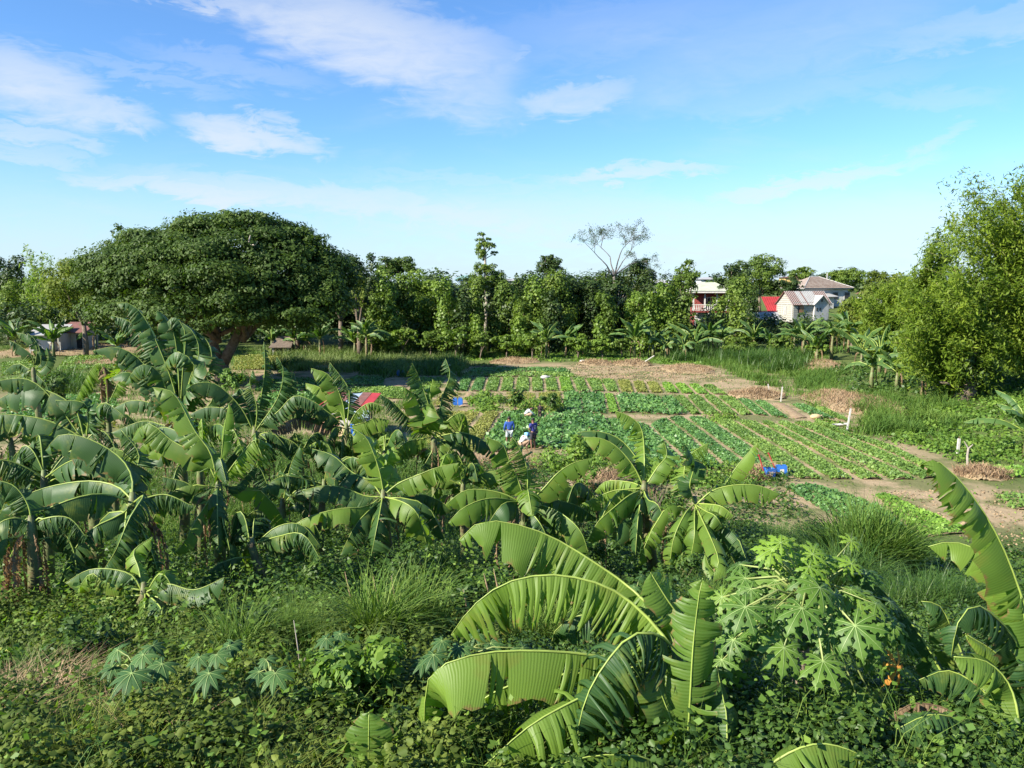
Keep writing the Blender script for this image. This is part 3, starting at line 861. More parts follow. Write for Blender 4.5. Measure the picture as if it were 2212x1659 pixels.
# --- the big rain tree: a low wide dome of flat leaf layers on a forked trunk
def rain_tree():
    D = 73.0
    b = gbase(482, D)
    base = np.array((b[0], b[1], b[2]))
    root = empty('rain_tree', base, 'huge umbrella-shaped tree with forked trunk, largest tree in the view', 'tree')
    # outline of the dome in the picture: x, top, underside
    prof = [(215, 535, 600), (262, 510, 640), (310, 492, 690), (360, 474, 715), (410, 462, 720), (460, 458, 705), (510, 446, 690), (560, 442, 690), (605, 452, 700),
            (650, 482, 700), (695, 498, 690), (735, 522, 670), (758, 560, 650)]
    prof = [(490 + (x - 490) * .86, yt + 20, min(yb - 12, 678) if x < 560 else yb - 6) for x, yt, yb in prof]
    bl = []
    for i in range(len(prof) - 1):
        for s in range(4):
            t = R.random()
            x = prof[i][0] * (1 - t) + prof[i + 1][0] * t
            yt = prof[i][1] * (1 - t) + prof[i + 1][1] * t; yb = prof[i][2] * (1 - t) + prof[i + 1][2] * t
            half = math.sqrt(max(.05, 1 - ((x - 490) / 250.0) ** 2)) * 10.0
            rows = 5 if s == 0 else 4
            for q in range(rows):
                f = (q + R.uniform(.1, .9)) / rows
                # upper layers sit near the crown's middle, lower ones at its rim (towards and away from the camera)
                yy = yt + (yb - yt) * f
                dy = half * math.sin(math.pi / 2 * min(1, f * 1.15)) * R.choice((-1, -1, 1)) * R.uniform(.55, 1.0)
                rr = R.uniform(1.9, 2.9) * (1.0 if f > .2 else .85)
                c = P(x, yy, D)
                sc_ = 1 + dy / D
                z = c[2]
                bl.append((c[0], D + dy, z - .5 + R.normal(0, .35), rr, rr, rr * R.uniform(.34, .6)))
    for i in range(len(prof)):       # crisp top edge
        x, yt, yb = prof[i]
        c = P(x, yt + R.uniform(2, 26), D)
        rq = R.uniform(1.5, 2.7)
        bl.append((c[0], D + R.uniform(-2, 2), c[2] - .3, rq, rq, rq * .45))
    bl = [q for q in bl if R.random() > .16]
    V, F, A = blob_leaves(bl, .27, .46, 15, .42, 0, .6, .7, .12, .95)
    np_mesh('crown', V, F, M['rain'], parent=root, var=A, off=base)
    mb = MB()
    f0 = P(478, 775, D); 
    mb.tube([base + np.array((-.15, 0, -.4)), P(478, 795, D), f0], [.85, .68, .6], 12)
    A1 = [f0 + np.array((-.2, 0, -.3)), P(462, 748, D), P(464, 715, D), P(470, 688, D)]
    A2 = [f0 + np.array((.2, 0, -.3)), P(500, 750, D), P(516, 718, D), P(522, 690, D)]
    A3 = [P(478, 790, D), P(462, 772, D - .6), P(450, 758, D - 1.0)]
    mb.tube(A1, [.5, .44, .38, .3], 9); mb.tube(A2, [.52, .45, .4, .33], 9); mb.tube(A3, [.3, .22, .14], 7)
    mb.tube([P(470, 725, D), P(500, 712, D - .5), P(516, 700, D)], [.22, .2, .16], 7)
    blt = [bl[int(k)] for k in R.choice(len(bl), 30, replace=False)]
    for k, t in enumerate(blt):
        s = A1[-1] if t[0] < f0[0] + .5 else A2[-1]
        s = s + np.array((0, 0, -R.uniform(0, 2.2)))
        q = limb_pts(s, np.array(t[:3]) - np.array((0, 0, .4)), .10, 7, .5)
        mb.tube(q, [.32 * (1 - .85 * i / 7) for i in range(8)], 6)
    mb.build('trunk', M['bark'], root, True, off=base)
    mb = MB()
    mb.tube([P(540, 530, D - 6), P(538, 519, D - 6), P(541, 508, D - 6)], [.09, .08, .05], 6)
    mb.tube([P(540, 530, D - 6), P(552, 529, D - 6), P(556, 521, D - 6)], [.08, .06, .04], 6)
    mb.build('dead_branch', M['bark_pale'], root, True, off=base)


rain_tree()

easy(180, 552, 690, 190, 96, 'olive_tree', 'olive green spreading tree at left, touching the rain tree', leaf=.3, n=14, rs=.36)
easy(285, 488, 600, 130, 108, 'rain', 'flat-topped tree behind the left shoulder of the rain tree', n=10)
easy(18, 545, 690, 110, 122, 'tree_dark', 'dark tree at the left edge of the picture', n=9)
easy(735, 525, 690, 120, 100, 'tree_dark', 'dark tree right behind the rain tree', n=11)
easy(790, 548, 700, 90, 106, 'tree_dark', 'dark tree with bright creepers, second right of the rain tree', n=9)
easy(860, 556, 600, 115, 118, 'rain', 'flat-topped dark tree poking over the creeper-hung trees', n=8, leaf=.35)
easy(775, 575, 700, 40, 96, 'olive_tree', 'slim yellowish creeper tree against the dark trees', n=6)
easy(905, 596, 740, 110, 113, 'tree_dark', 'dark wide tree behind the two left creeper columns', n=12)
easy(975, 604, 740, 90, 114, 'tree_dark', 'dark tree behind the square-topped column', n=11)
easy(1060, 600, 740, 95, 116, 'tree_dark', 'dark tree backing the lone tall tree', n=11)
easy(1135, 594, 740, 95, 115, 'tree_mid', 'broad tree backing the centre creepers', n=12)
easy(1215, 588, 740, 90, 116, 'tree_dark', 'shady broad tree right of the round crown', n=12)
easy(1290, 625, 740, 80, 117, 'tree_mid', 'broad tree behind the foot of the bare tree', n=11)
easy(1410, 612, 740, 85, 116, 'tree_dark', 'shady tree between the irregular crown and the balcony house', n=11)
easy(60, 590, 720, 130, 118, 'tree_mid', 'rounded tree filling the gap at the far left', n=11)
easy(640, 560, 740, 130, 104, 'tree_dark', 'dark tree hidden behind the right half of the rain tree', n=11)
easy(895, 580, 720, 110, 108, 'vine', 'broad bright tree between the two left creeper columns', n=12)
vine_column(838, 590, 34, 100, 'tall pointed creeper column, leftmost in the far tree line', flare=1.9)
vine_column(812, 640, 26, 99, 'short creeper column left of the pointed one', mat='tree_mid')
vine_column(965, 608, 42, 100, 'bright square-topped creeper column left of the lone tall tree', flare=1.0)
vine_column(1000, 650, 28, 99, 'slim creeper column right of the square-topped one', flare=1.1, mat='tree_dark')
vine_column(1028, 630, 30, 102, 'creeper-hung tree just left of the tall bare trunk', mat='tree_mid', flare=1.1)
vine_column(920, 640, 40, 104, 'dark creeper tree behind the left columns', mat='tree_mid')
vine_column(1030, 690, 26, 98, 'knobbly low creeper column below the lone tall tree')
easy(1010, 592, 625, 45, 130, 'tree_dark', 'small dark far tree left of the lone tall tree', n=6)
easy(990, 650, 740, 80, 106, 'tree_dark', 'dark bush between the creeper columns and the tall tree', n=8)

# lone tall tree with tiers
def lone_tree():
    D = 106.0
    b = np.array(gbase(1049, D))
    root = empty('tall_slim_tree', b, 'tall slim tree with a bare stretch of trunk between two leaf tufts', 'tree')
    bl = []
    for (x, y, r) in [(1040, 508, .55), (1036, 522, .7), (1055, 518, .45), (1032, 534, .7), (1046, 530, .7), (1062, 535, .6), (1068, 548, .5), (1036, 546, .8), (1044, 556, .6), (1060, 527, .35),
                      (1038, 578, .9), (1060, 582, .9), (1030, 592, .9), (1050, 596, 1.2), (1074, 598, 1.1), (1034, 610, 1.3), (1058, 614, 1.5), (1078, 618, 1.0), (1042, 630, 1.2), (1070, 634, 1.2), (1088, 640, .9)]:
        c = P(x, y, D + R.uniform(-1, 1)); bl.append((c[0], c[1], c[2], r, r, r * .7))
    V, F, A = blob_leaves(bl, .24, 1.2, 8, .45, .3, .6, .5)
    np_mesh('crown', V, F, M['tree_mid'], parent=root, var=A, off=b)
    mb = MB()
    mb.tube([b, P(1051, 660, D), P(1049, 600, D), P(1048, 560, D), P(1043, 505, D)], [.34, .28, .2, .15, .05], 7)
    for t in bl: mb.tube([P(1049, min(690, max(515, 610 - (t[2] - CAMH) * FPX / D + 10)), D), t[:3]], [.07, .03], 5)
    mb.build('trunk', M['bark_pale'], root, True, off=b)


lone_tree()
easy(1100, 612, 690, 60, 112, 'tree_mid', 'rounded tree just right of the lone tall tree', n=8)
easy(1088, 598, 640, 34, 118, 'tree_dark', 'small dark tree peeping over the creepers, centre', n=6)
vine_column(1090, 622, 44, 104, 'wide creeper tree right of the lone tall tree', mat='tree_mid')
vine_column(1128, 660, 36, 101, 'mid-height creeper curtain, centre of the tree line', mat='tree_mid')
vine_column(1156, 618, 56, 105, 'broad bright creeper tree under the round dark crown')
vine_column(1190, 640, 40, 101, 'creeper column below the round dark crown', mat='tree_dark')
vine_column(1207, 600, 60, 106, 'highest creeper-hung tree in the centre', mat='tree_mid')
vine_column(1122, 690, 30, 99, 'low creeper column in front of the centre trees')
vine_column(1168, 690, 26, 99, 'slim hanging creeper strand, centre', mat='tree_mid')
easy(1187, 549, 600, 68, 116, 'tree_dark', 'round dark crown standing alone above the creepers', n=11, r0=.35)
easy(1238, 590, 700, 55, 112, 'tree_dark', 'dark tree right of the highest creeper-hung tree', n=9)
easy(1262, 625, 740, 60, 110, 'tree_dark', 'deeply shaded tree left of the bare tree', n=8)
easy(1298, 590, 650, 42, 114, 'tree_mid', 'small leafy tree just left of the bare tree', n=8)
vine_column(1280, 618, 36, 107, 'creeper-hung tree left of the bare tree', mat='tree_dark')
vine_column(1310, 640, 32, 103, 'creeper column directly below the bare tree', mat='tree_mid')
vine_column(1298, 700, 24, 100, 'slender low creeper column beside the far banana plants', mat='vine')
easy(1380, 556, 640, 84, 118, 'tree_dark', 'irregular dark crown right of the bare tree', n=10, r0=.35)
easy(1352, 640, 740, 70, 112, 'tree_dark', 'shaded tree below the irregular dark crown', n=8)
vine_column(1375, 640, 34, 106, 'bright creeper knob below the irregular dark crown')
vine_column(1405, 640, 26, 105, 'narrow bright creeper column, right of centre')
vine_column(1432, 622, 40, 106, 'yellow-green creeper column left of the balcony house')
vine_column(1390, 690, 30, 100, 'low rounded creeper bush above the banana leaves', flare=1.1)
easy(1455, 596, 740, 60, 114, 'tree_dark', 'dark tree right of the yellow-green creeper column', n=9)
easy(1480, 564, 640, 62, 108, 'tree_mid', 'tall leafy tree left of the balcony house', n=10)
vine_column(1474, 640, 38, 106, 'trunk wrapped in leaves left of the balcony house', mat='tree_mid')
easy(1588, 568, 640, 76, 112, 'tree_dark', 'dense dark tree right of the balcony house', n=11, r0=.4)
vine_column(1592, 612, 52, 106, 'thick creeper-wrapped trunk right of the balcony house', mat='tree_mid', flare=1.0)
easy(1640, 546, 640, 105, 152, 'tree_mid', 'big rounded tree behind, right of the balcony house', n=13, leaf=.34)
easy(1690, 600, 645, 90, 150, 'tree_dark', 'dark tree just above the red roof', n=10)
easy(1620, 620, 700, 50, 124, 'tree_dark', 'dark tree left of the red roof', n=8)
easy(1732, 578, 606, 64, 190, 'tree_mid', 'small domed tree on the skyline', n=9, leaf=.4)
easy(1770, 590, 612, 34, 195, 'tree_dark', 'small tree beside the domed one on the skyline', n=6, leaf=.4)
easy(1830, 585, 620, 100, 200, 'tree_mid', 'wide flat tree on the skyline behind the tiled roof', n=11, leaf=.45)
easy(1893, 578, 650, 60, 150, 'olive_tree', 'feathery round tree right of the tiled roof', n=9)
easy(1935, 590, 660, 60, 140, 'olive_tree', 'feathery tree next to the bamboo on the skyline', n=9)
easy(1540, 600, 650, 60, 150, 'tree_mid', 'tree behind the balcony house roof', n=8)
easy(1845, 640, 740, 95, 104, 'olive_tree', 'feathery tree in front of the grey timber house', n=12)
vine_column(1905, 615, 60, 100, 'pale creeper-covered hump left of the bamboo', mat='olive_tree', flare=1.1)
vine_column(1880, 622, 24, 101, 'pointed pale creeper column right of the houses', mat='olive_tree')
easy(1900, 680, 780, 90, 88, 'olive_tree', 'leafy tree over the banana plants at right', n=10)
easy(1765, 700, 745, 60, 116, 'tree_dark', 'dark shrub below the grey timber house', n=7)

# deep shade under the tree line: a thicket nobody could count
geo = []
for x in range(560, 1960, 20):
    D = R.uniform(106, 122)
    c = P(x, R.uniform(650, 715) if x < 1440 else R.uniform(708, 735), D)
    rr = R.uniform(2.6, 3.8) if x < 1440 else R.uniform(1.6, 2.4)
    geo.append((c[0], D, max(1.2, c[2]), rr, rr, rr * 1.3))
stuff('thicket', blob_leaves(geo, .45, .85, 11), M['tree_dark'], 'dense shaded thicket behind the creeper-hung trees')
geo = []
for x in range(-60, 640, 22):
    D = R.uniform(104, 125)
    c = P(x, R.uniform(680, 725), D)
    rr = R.uniform(1.8, 3.2)
    geo.append((c[0], D, max(1.0, c[2]), rr, rr, rr))
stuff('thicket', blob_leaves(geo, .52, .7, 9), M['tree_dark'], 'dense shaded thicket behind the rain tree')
geo = []
for x in range(-900, 3200, 26):
    D = R.uniform(215, 330)
    c = P(x, R.uniform(612, 630), D)
    rr = R.uniform(6, 10)
    geo.append((c[0], D, c[2] - 3.5, rr, rr, rr * .75))
stuff('far_wood', blob_leaves(geo, 1.5, .35, 8), M['tree_dark'], 'far wood on the horizon behind everything')

# leafy shrubs along the foot of the tree line
for (x, yt, yb, wd, D, lab) in [(800, 700, 752, 70, 96, 'bushy shrub at the foot of the leftmost creeper column'), (870, 705, 750, 80, 97, 'leafy shrub below the broad bright tree'),
        (930, 712, 752, 70, 96, 'light green shrub left of centre at the wood edge'), (985, 706, 748, 70, 96, 'low shrub under the square-topped column'), (1040, 716, 752, 60, 95, 'shrub below the lone tall tree'),
        (1095, 720, 755, 70, 95, 'shrub at the centre of the wood edge'), (1150, 716, 757, 72, 93, 'large-leaved shrub left of the central banana plants'), (1250, 722, 762, 64, 94, 'shrub right of the central banana plants'),
        (1300, 728, 762, 60, 94, 'round shrub below the bare tree'), (1345, 728, 760, 54, 96, 'dark round shrub between two banana clumps'), (1470, 722, 762, 60, 98, 'shrub left of the balcony house banana plants'),
        (1600, 724, 768, 70, 96, 'shrub at the wood edge below the red roof'), (1690, 720, 768, 70, 94, 'shrub left of the right-hand banana clump'), (1765, 726, 770, 56, 92, 'shrub with bare stems beside the straw heap')]:
    tree('shrub', lab, round_blobs(x, yt, yb, wd, D, 8), gbase(x, D), 'vine' if R.random() < .6 else 'tree_mid', .28, r0=.08, cover=1.2, sub=9, limbs=4, aspect=.7, group='shrubs along the foot of the tree line', cat='shrub')


# --- bare spreading tree
def bare_tree():
    D = 112.0
    b = np.array(gbase(1330, D))
    root = empty('bare_tree', b, 'almost leafless spreading tree with pale twigs against the sky', 'tree')
    mb = MB(); tips = []
    def grow(a, d, L, r, lv):
        n = 3
        pts = [a]; dd = d
        for i in range(n):
            dd = unit((dd + R.normal(0, .13, 3))[None])[0]
            pts.append(pts[-1] + dd * L / n)
        mb.tube(pts, [r * (1 - .35 * i / n) for i in range(n + 1)], 6 if lv < 2 else 4)
        if lv >= 5: tips.extend(pts[1:]); return
        if lv >= 3: tips.append(pts[-1])
        k = 3 if lv < 4 else 2
        for j in range(k):
            s = R.normal(0, .55, 3); s[2] = abs(s[2]) * .25
            nd = unit((dd * .95 + s + np.array((0, 0, -.05 + .04 * lv * -1)))[None])[0]
            grow(pts[-1] if j < 2 else pts[-2], nd, L * R.uniform(.62, .8), r * .6, lv + 1)
    t1 = P(1326, 596, D)
    mb.tube([b, P(1332, 650, D), P(1328, 620, D), t1], [.32, .26, .22, .18], 8)
    for q, L in [((1300, 562), 2.9), ((1318, 555), 2.6), ((1345, 565), 2.6), ((1340, 548), 2.6), ((1358, 572), 2.2)]:
        e = P(q[0], q[1], D + R.uniform(-1.5, 1.5))
        mb.tube(limb_pts(t1 - np.array((0, 0, .2)), e, .02, 3, .3), [.12, .10, .08, .065], 6)
        grow(e, unit((e - t1)[None])[0] * .8 + np.array((np.sign(e[0] - t1[0]) * .35, 0, .1)), L * .78, .055, 1)
    mb.build('trunk', M['bare_twig'], root, True, off=b)
    T = np.array(tips)
    T = np.repeat(T, 4, 0) + R.normal(0, .22, (len(tips) * 4, 3))
    V, F, A = leaf_cloud(T, np.tile((0, 0, 1.), (len(T), 1)), .17, .5, .2, .3, 1.5)
    np_mesh('leaves', V, F, M['tree_dark'], parent=root, var=A, off=b)
    mb = MB()
    for i in range(5): mb.tube(limb_pts(P(1334, 660, D - 1), P(1338 + i * 6, 625 + i * 4, D - 1), .05, 3), [.07, .05, .04, .02], 5)
    mb.build('lower_branches', M['bark_pale'], root, True, off=b)


bare_tree()


# --- bamboo: arching culms with drooping sprays
def bamboo(label, base, tips, mat, leaf=.34, per=220, spray=1.5, r=.05, name='bamboo_clump', fill=None, droop=.16):
    base = np.array(base, float)
    root = empty(name, base, label, 'bamboo')
    Ps, Ns = [], []
    for k, t in enumerate(tips):
        t = np.array(t, float)
        s = base + np.array((R.uniform(-1, 1), R.uniform(-1, 1), 0)) * .7
        s[2] = float(hgt(s[0], s[1]))
        q = []
        for i in range(9):
            u = i / 8
            hz = u ** 1.7
            q.append(np.array((s[0] + (t[0] - s[0]) * hz, s[1] + (t[1] - s[1]) * hz, s[2] + (t[2] - s[2]) * (u ** .85) + math.sin(math.pi * u) * .6)))
        mb = MB(); mb.tube(q, [r * (1 - .85 * i / 8) for i in range(9)], 5)
        mb.build('culm', M['culm'], root, True, off=base)
        q = np.array(q)
        for u in np.linspace(.22, 1.0, 16):
            i = min(7, int(u * 8)); f = u * 8 - i
            c = q[i] * (1 - f) + q[i + 1] * f
            m = int(per / 16)
            d = sphere_pts(1)[0] * spray * R.uniform(.4, 1.15) * (1.15 - .5 * u)
            d[2] -= abs(d[2]) * .2
            tt = R.random(m)[:, None]
            # a spray: leaves along a drooping side branch
            pts = c + d * tt + np.array((0, 0, -1)) * (tt ** 2) * spray * droop * 3 + R.normal(0, .24, (m, 3)) * (.5 + tt * .9)
            Ps.append(pts); Ns.append(np.tile(unit((d * .3 + np.array((-.2, -.2, 1)))[None])[0], (m, 1)))
    Pn = np.concatenate(Ps); N = np.concatenate(Ns)
    V, F, A = leaf_cloud(Pn, N, leaf, .30, .2, .55, 1.3)
    np_mesh('foliage', V, F, M[mat], parent=root, var=A, off=base)
    return root


# big bamboo mass at the right, three clumps
def tips_from(pts, D, jd=4.0, k=1, jp=14):
    out = []
    for p in pts:
        for _ in range(k): out.append(P(p[0] + R.uniform(-jp, jp), p[1] + R.uniform(-jp, jp), D + R.uniform(-jd, jd)))
    return out


D = 58
b = gbase(2095, D)
bamboo('large yellow-green bamboo clump on a thick leaning trunk at the right', b,
       tips_from([(1985, 640), (2030, 610), (2075, 590), (2120, 600), (1990, 690), (2040, 670), (2090, 650), (1950, 700), (2010, 730), (2060, 740), (2110, 700), (2150, 660), (2150, 720), (1960, 760), (2100, 760), (2140, 780),
                  (2000, 780), (2050, 790), (1935, 730)], D, 4, 4), 'bamboo', .32, 720, 1.8)
bamboo('tall bamboo clump at the right edge, rising highest', gbase(2290, 60),
       tips_from([(2100, 455), (2150, 440), (2200, 400), (2230, 380), (2260, 420), (2090, 520), (2140, 500), (2190, 480), (2230, 470), (2065, 470), (2100, 420), (2130, 470), (2180, 440), (2210, 420), (2060, 520), (2060, 570), (2120, 560), (2170, 550), (2215, 560), (2250, 520), (2080, 610), (2150, 610), (2200, 640),
                  (2170, 690), (2220, 700), (2180, 740), (2230, 760)], 60, 4, 4), 'bamboo', .32, 720, 1.9)
bamboo('thin bamboo spray sticking out over the sky at the right', gbase(2300, 62),
       tips_from([(2040, 392), (2065, 375), (2090, 368), (2110, 372), (2130, 390), (2150, 400), (2180, 372), (2190, 362), (2205, 355), (2095, 420), (1975, 575), (1998, 545), (2012, 505), (2030, 470), (2052, 440), (2075, 425)], 62, 1.5, 1, 6), 'bamboo', .34, 260, .95, droop=.25)
bamboo('feathery bamboo clump left of the largest one', gbase(1985, 78),
       tips_from([(1965, 600), (1985, 585), (2010, 545), (2035, 500), (2020, 520), (2050, 540), (1990, 630), (1960, 640), (2030, 590), (2060, 480), (2075, 510)], 76, 3, 3, 10), 'bamboo', .34, 600, 1.6)
bamboo('yellow-green bamboo mass between the right-hand houses and the largest clump', gbase(1925, 88),
       tips_from([(1850, 640), (1875, 650), (1900, 620), (1925, 610), (1950, 600), (1960, 640), (1880, 690), (1915, 680), (1950, 690), (1860, 720), (1900, 730), (1940, 740)], 88, 4, 3, 12), 'bamboo', .40, 620, 1.9)
bamboo('bamboo clump low at the right edge, beyond the leaning pole', gbase(2230, 70),
       tips_from([(2150, 640), (2190, 620), (2225, 600), (2160, 700), (2200, 700), (2140, 740), (2180, 760), (2220, 770)], 70, 3, 3, 12), 'bamboo', .38, 620, 1.9)
# the dark trunk under the bamboo
tb = np.array(gbase(2090, 57))
rt = empty('creeper_trunk', tb, 'stout dark creeper-wrapped trunk under the bamboo', 'tree')
mb = MB()
mb.tube([tb - np.array((0, 0, .3)), P(2092, 835, 57), P(2098, 800, 57), P(2102, 740, 57)], [.75, .6, .5, .35], 10)
mb.tube([P(2088, 850, 57), P(2060, 832, 56.5), P(2030, 825, 56)], [.16, .13, .08], 6)
mb.build('trunk', M['bark'], rt, True, off=tb)
V, F, A = blob_leaves([(*P(2090, 800, 57), 1.5, 1.3, 1.3), (*P(2060, 790, 57), 1.6, 1.3, .9), (*P(2120, 790, 57), 1.0, 1.2, .9), (*P(2092, 840, 57), .8, .8, 1.2)], .3, 1.1)
np_mesh('creeper', V, F, M['tree_dark'], parent=rt, var=A, off=tb)
# distant bamboo at the left
bamboo('pale feathery bamboo at the far left', gbase(95, 112), tips_from([(50, 530), (60, 550), (95, 545), (110, 560), (75, 580), (120, 600), (140, 570), (60, 610), (95, 630)], 112, 3, 2, 8), 'bamboo_far', .5, 200, 1.9, droop=.3)
bamboo('second pale bamboo between the far-left clump and the olive tree', gbase(150, 116), tips_from([(150, 570), (175, 575), (165, 600), (195, 590), (140, 620)], 116, 2, 2, 8), 'bamboo_far', .5, 200, 1.9, droop=.3)
# ------------------------------------------------------------------ houses
M['roof_green'] = plain('roof_pale_green', (.42, .44, .34), .6, .12, 1.5)
M['roof_teal'] = plain('roof_teal', (.20, .34, .32), .5, .1, 1.0)
M['roof_red'] = plain('roof_red', (.36, .04, .042), .5, .15, 1.2)
M['rust'] = plain('rusty_iron', (.19, .085, .07), .7, .15, 1.6, (.12, .06, .05))
M['zinc'] = plain('zinc_sheet', (.34, .345, .34), .5, .12, 1.2, (.32, .30, .29))
M['board'] = plain('weathered_board', (.34, .335, .295), .8, .15, 2.0, (.30, .28, .24), .01)
M['board_grey'] = plain('grey_board', (.36, .36, .34), .8, .15, 2.5, (.25, .24, .23), .01)
M['wall_white'] = plain('white_wall', (.46, .455, .44), .8, .08, 1.0)
M['wall_grey'] = plain('grey_wall', (.42, .41, .40), .8, .12, 1.2)
M['wall_blue'] = plain('pale_blue_wall', (.42, .52, .62), .8, .08, 1.0)
M['red_paint'] = plain('red_paint', (.22, .045, .04), .6, .1, 2)
M['tile_brown'] = plain('roof_tile', (.22, .165, .135), .7, .25, 1.8, (.32, .27, .23))
M['dark_in'] = plain('dark_window', (.03, .032, .035), .25, .1, 2)
M['wood_win'] = plain('window_wood', (.30, .15, .08), .7, .15, 4)
M['yellow_wall'] = plain('yellow_wall', (.60, .42, .16), .8, .1, 1)
M['white_paint'] = plain('white_paint', (.50, .49, .46), .6, .08, 6, (.36, .34, .30))
M['teal_paint'] = plain('teal_paint', (.08, .26, .27), .6, .1, 1)


def frame(px, py, D, rz):
    """local frame of a building: origin at picture point, turned by rz"""
    o = P(px, py, D)
    return o


def part(name, fn, mat, parent, smooth=False):
    mb = MB(); fn(mb); return mb.build(name, M[mat], parent, smooth)


def slab(mb, a, b, c, d, t=.08):
    """thick quad a b c d (counter-clockwise from above)"""
    a, b, c, d = [Vector(q) for q in (a, b, c, d)]
    n = (b - a).cross(d - a).normalized() * t
    mb.add([a, b, c, d, a + n, b + n, c + n, d + n], [(0, 3, 2, 1), (4, 5, 6, 7), (0, 1, 5, 4), (1, 2, 6, 5), (2, 3, 7, 6), (3, 0, 4, 7)])


def ribs(parent, a, b, c, d, n, mat, t=.04, name='roof_rib'):
    """standing seams running from edge ab up to edge dc, one joined part"""
    a, b, c, d = [Vector(q) for q in (a, b, c, d)]
    nn = (b - a).cross(d - a).normalized() * (t + .09)
    mb = MB()
    for i in range(n + 1):
        u = i / n
        mb.tube([a.lerp(b, u) + nn, d.lerp(c, u) + nn], .035, 4)
    o = mb.build(name, M[mat], parent)
    return o


# balcony house ------------------------------------------------
o = P(1499, 712, 130)
h = empty('balcony_house', (o[0], o[1], o[2]), 'two-storey house with white balcony railing and pale green roof', 'house', rz=rad(-6))
W_, Dp = 5.4, 6.0
part('wall', lambda m: m.box(0, W_ - .4, 2.0, Dp, 0, 5.9), 'red_paint', h)
part('lower_wall', lambda m: m.box(.3, W_ - .7, 1.2, 1.95, 0, 2.75), 'wall_grey', h)
part('lower_window', lambda m: m.box(2.6, 4.0, 1.14, 1.21, 1.2, 2.3), 'dark_in', h)
part('lower_door', lambda m: m.box(4.0, 4.65, 1.13, 1.22, .1, 2.3), 'teal_paint', h)
part('balcony_floor', lambda m: m.box(-.4, W_, -.1, 2.0, 2.78, 3.02), 'red_paint', h)
for i in range(3):
    part('bracket', lambda m: m.box(.3 + i * 1.9, .5 + i * 1.9, 0, .9, 2.5, 2.77), 'white_paint', h)
part('handrail', lambda m: m.box(-.4, W_, -.08, .06, 3.95, 4.07), 'white_paint', h)
part('lower_rail', lambda m: m.box(-.4, W_, -.06, .04, 3.08, 3.16), 'white_paint', h)
mbb = MB(); mbb.tube([(0, 0, 0), (0, 0, .2), (0, 0, .4), (0, 0, .6), (0, 0, .78)], [.05, .09, .07, .05, .06], 6)
bal = mbb.build('baluster', M['white_paint'], h); bal.location = (-.3, -.01, 3.16)
for i in range(1, 20):
    c = bal.copy(); COL.objects.link(c); c.location = (-.3 + i * .295, -.01, 3.16)
for i, x in enumerate((-.3, 1.5, 3.4, W_ - .2)):
    part('column', lambda m: m.box(x, x + .22, -.03, .19, 3.02, 5.9), 'white_paint', h)
for x in (1.7, 3.0):
    fr = part('window', lambda m: m.box(x, x + 1.1, 1.93, 2.02, 3.3, 5.2), 'white_paint', h)
    part('pane', lambda m: m.box(x + .1, x + .5, 1.9, 1.94, 3.45, 5.05), 'dark_in', fr)
    part('pane', lambda m: m.box(x + .6, x + 1.0, 1.9, 1.94, 3.45, 5.05), 'dark_in', fr)
part('eave', lambda m: m.box(-.9, W_ + .6, -.9, Dp + .5, 5.9, 6.22), 'white_paint', h)
part('roof', lambda m: m.add([(-1, -1, 6.23), (W_ + .7, -1, 6.23), (W_ + .7, Dp + .6, 6.23), (-1, Dp + .6, 6.23), (1.2, 2.6, 7.6), (W_ - 1.9, 2.6, 7.6)],
                             [(0, 1, 5, 4), (1, 2, 5), (2, 3, 4, 5), (3, 0, 4), (0, 3, 2, 1)]), 'roof_green', h)

# grey timber house ------------------------------------------------
o = P(1712, 696, 132)
h = empty('timber_house', (o[0], o[1], o[2]), 'weathered grey board house with rusty patched gable roof', 'house', rz=rad(20))
# gable end faces the left, long side faces the camera
gw, gl, eh, rh = 3.9, 7.3, 3.0, 4.9
def gable(m):
    m.add([(0, 0, 0), (0, gw, 0), (0, gw, eh), (0, gw / 2, rh), (0, 0, eh), (gl, 0, 0), (gl, gw, 0), (gl, gw, eh), (gl, gw / 2, rh), (gl, 0, eh)],
          [(0, 4, 3, 2, 1), (5, 6, 7, 8, 9), (0, 5, 9, 4), (1, 2, 7, 6), (0, 1, 6, 5)])
part('wall', gable, 'board_grey', h)
for k in range(15):                                                  # weatherboards on the gable end
    z = .1 + k * .34
    wz = gw / 2 if z < eh else max(.15, (rh - z) / (rh - eh) * gw / 2)
    part('weatherboard', lambda m: m.box(-.07, -.004, gw / 2 - wz + .03, gw / 2 + wz - .03, z, min(z + .30, rh)), 'board', h)
for k in range(9):
    z = .15 + k * .35
    part('weatherboard', lambda m: m.box(.05, gl - .05, -.06, -.004, z, z + .31), 'board_grey' if k < 3 else 'board', h)
part('batten', lambda m: m.box(-.12, -.075, .0, gw, eh - .1, eh + .06), 'board_grey', h)
for y in (.1, 1.3, 2.6, 3.9): part('batten', lambda m: m.box(-.12, -.075, y, y + .1, .1, eh - .1), 'white_paint', h)
part('window', lambda m: m.box(-.15, -.08, 1.5, 2.3, 1.1, 2.6), 'board_grey', h)
w1 = part('window', lambda m: m.box(.9, 2.0, -.14, -.065, 1.5, 2.9), 'dark_in', h)
part('shutter', lambda m: m.box(1.2, 2.0, -.19, -.145, 1.5, 2.75), 'wood_win', w1)
for x in (4.4, 5.0): part('window', lambda m: m.box(x, x + .28, -.12, -.065, 1.9, 2.4), 'dark_in', h)
part('window', lambda m: m.box(6.2, 6.8, -.12, -.065, 1.8, 2.2), 'dark_in', h)
e_ = .35
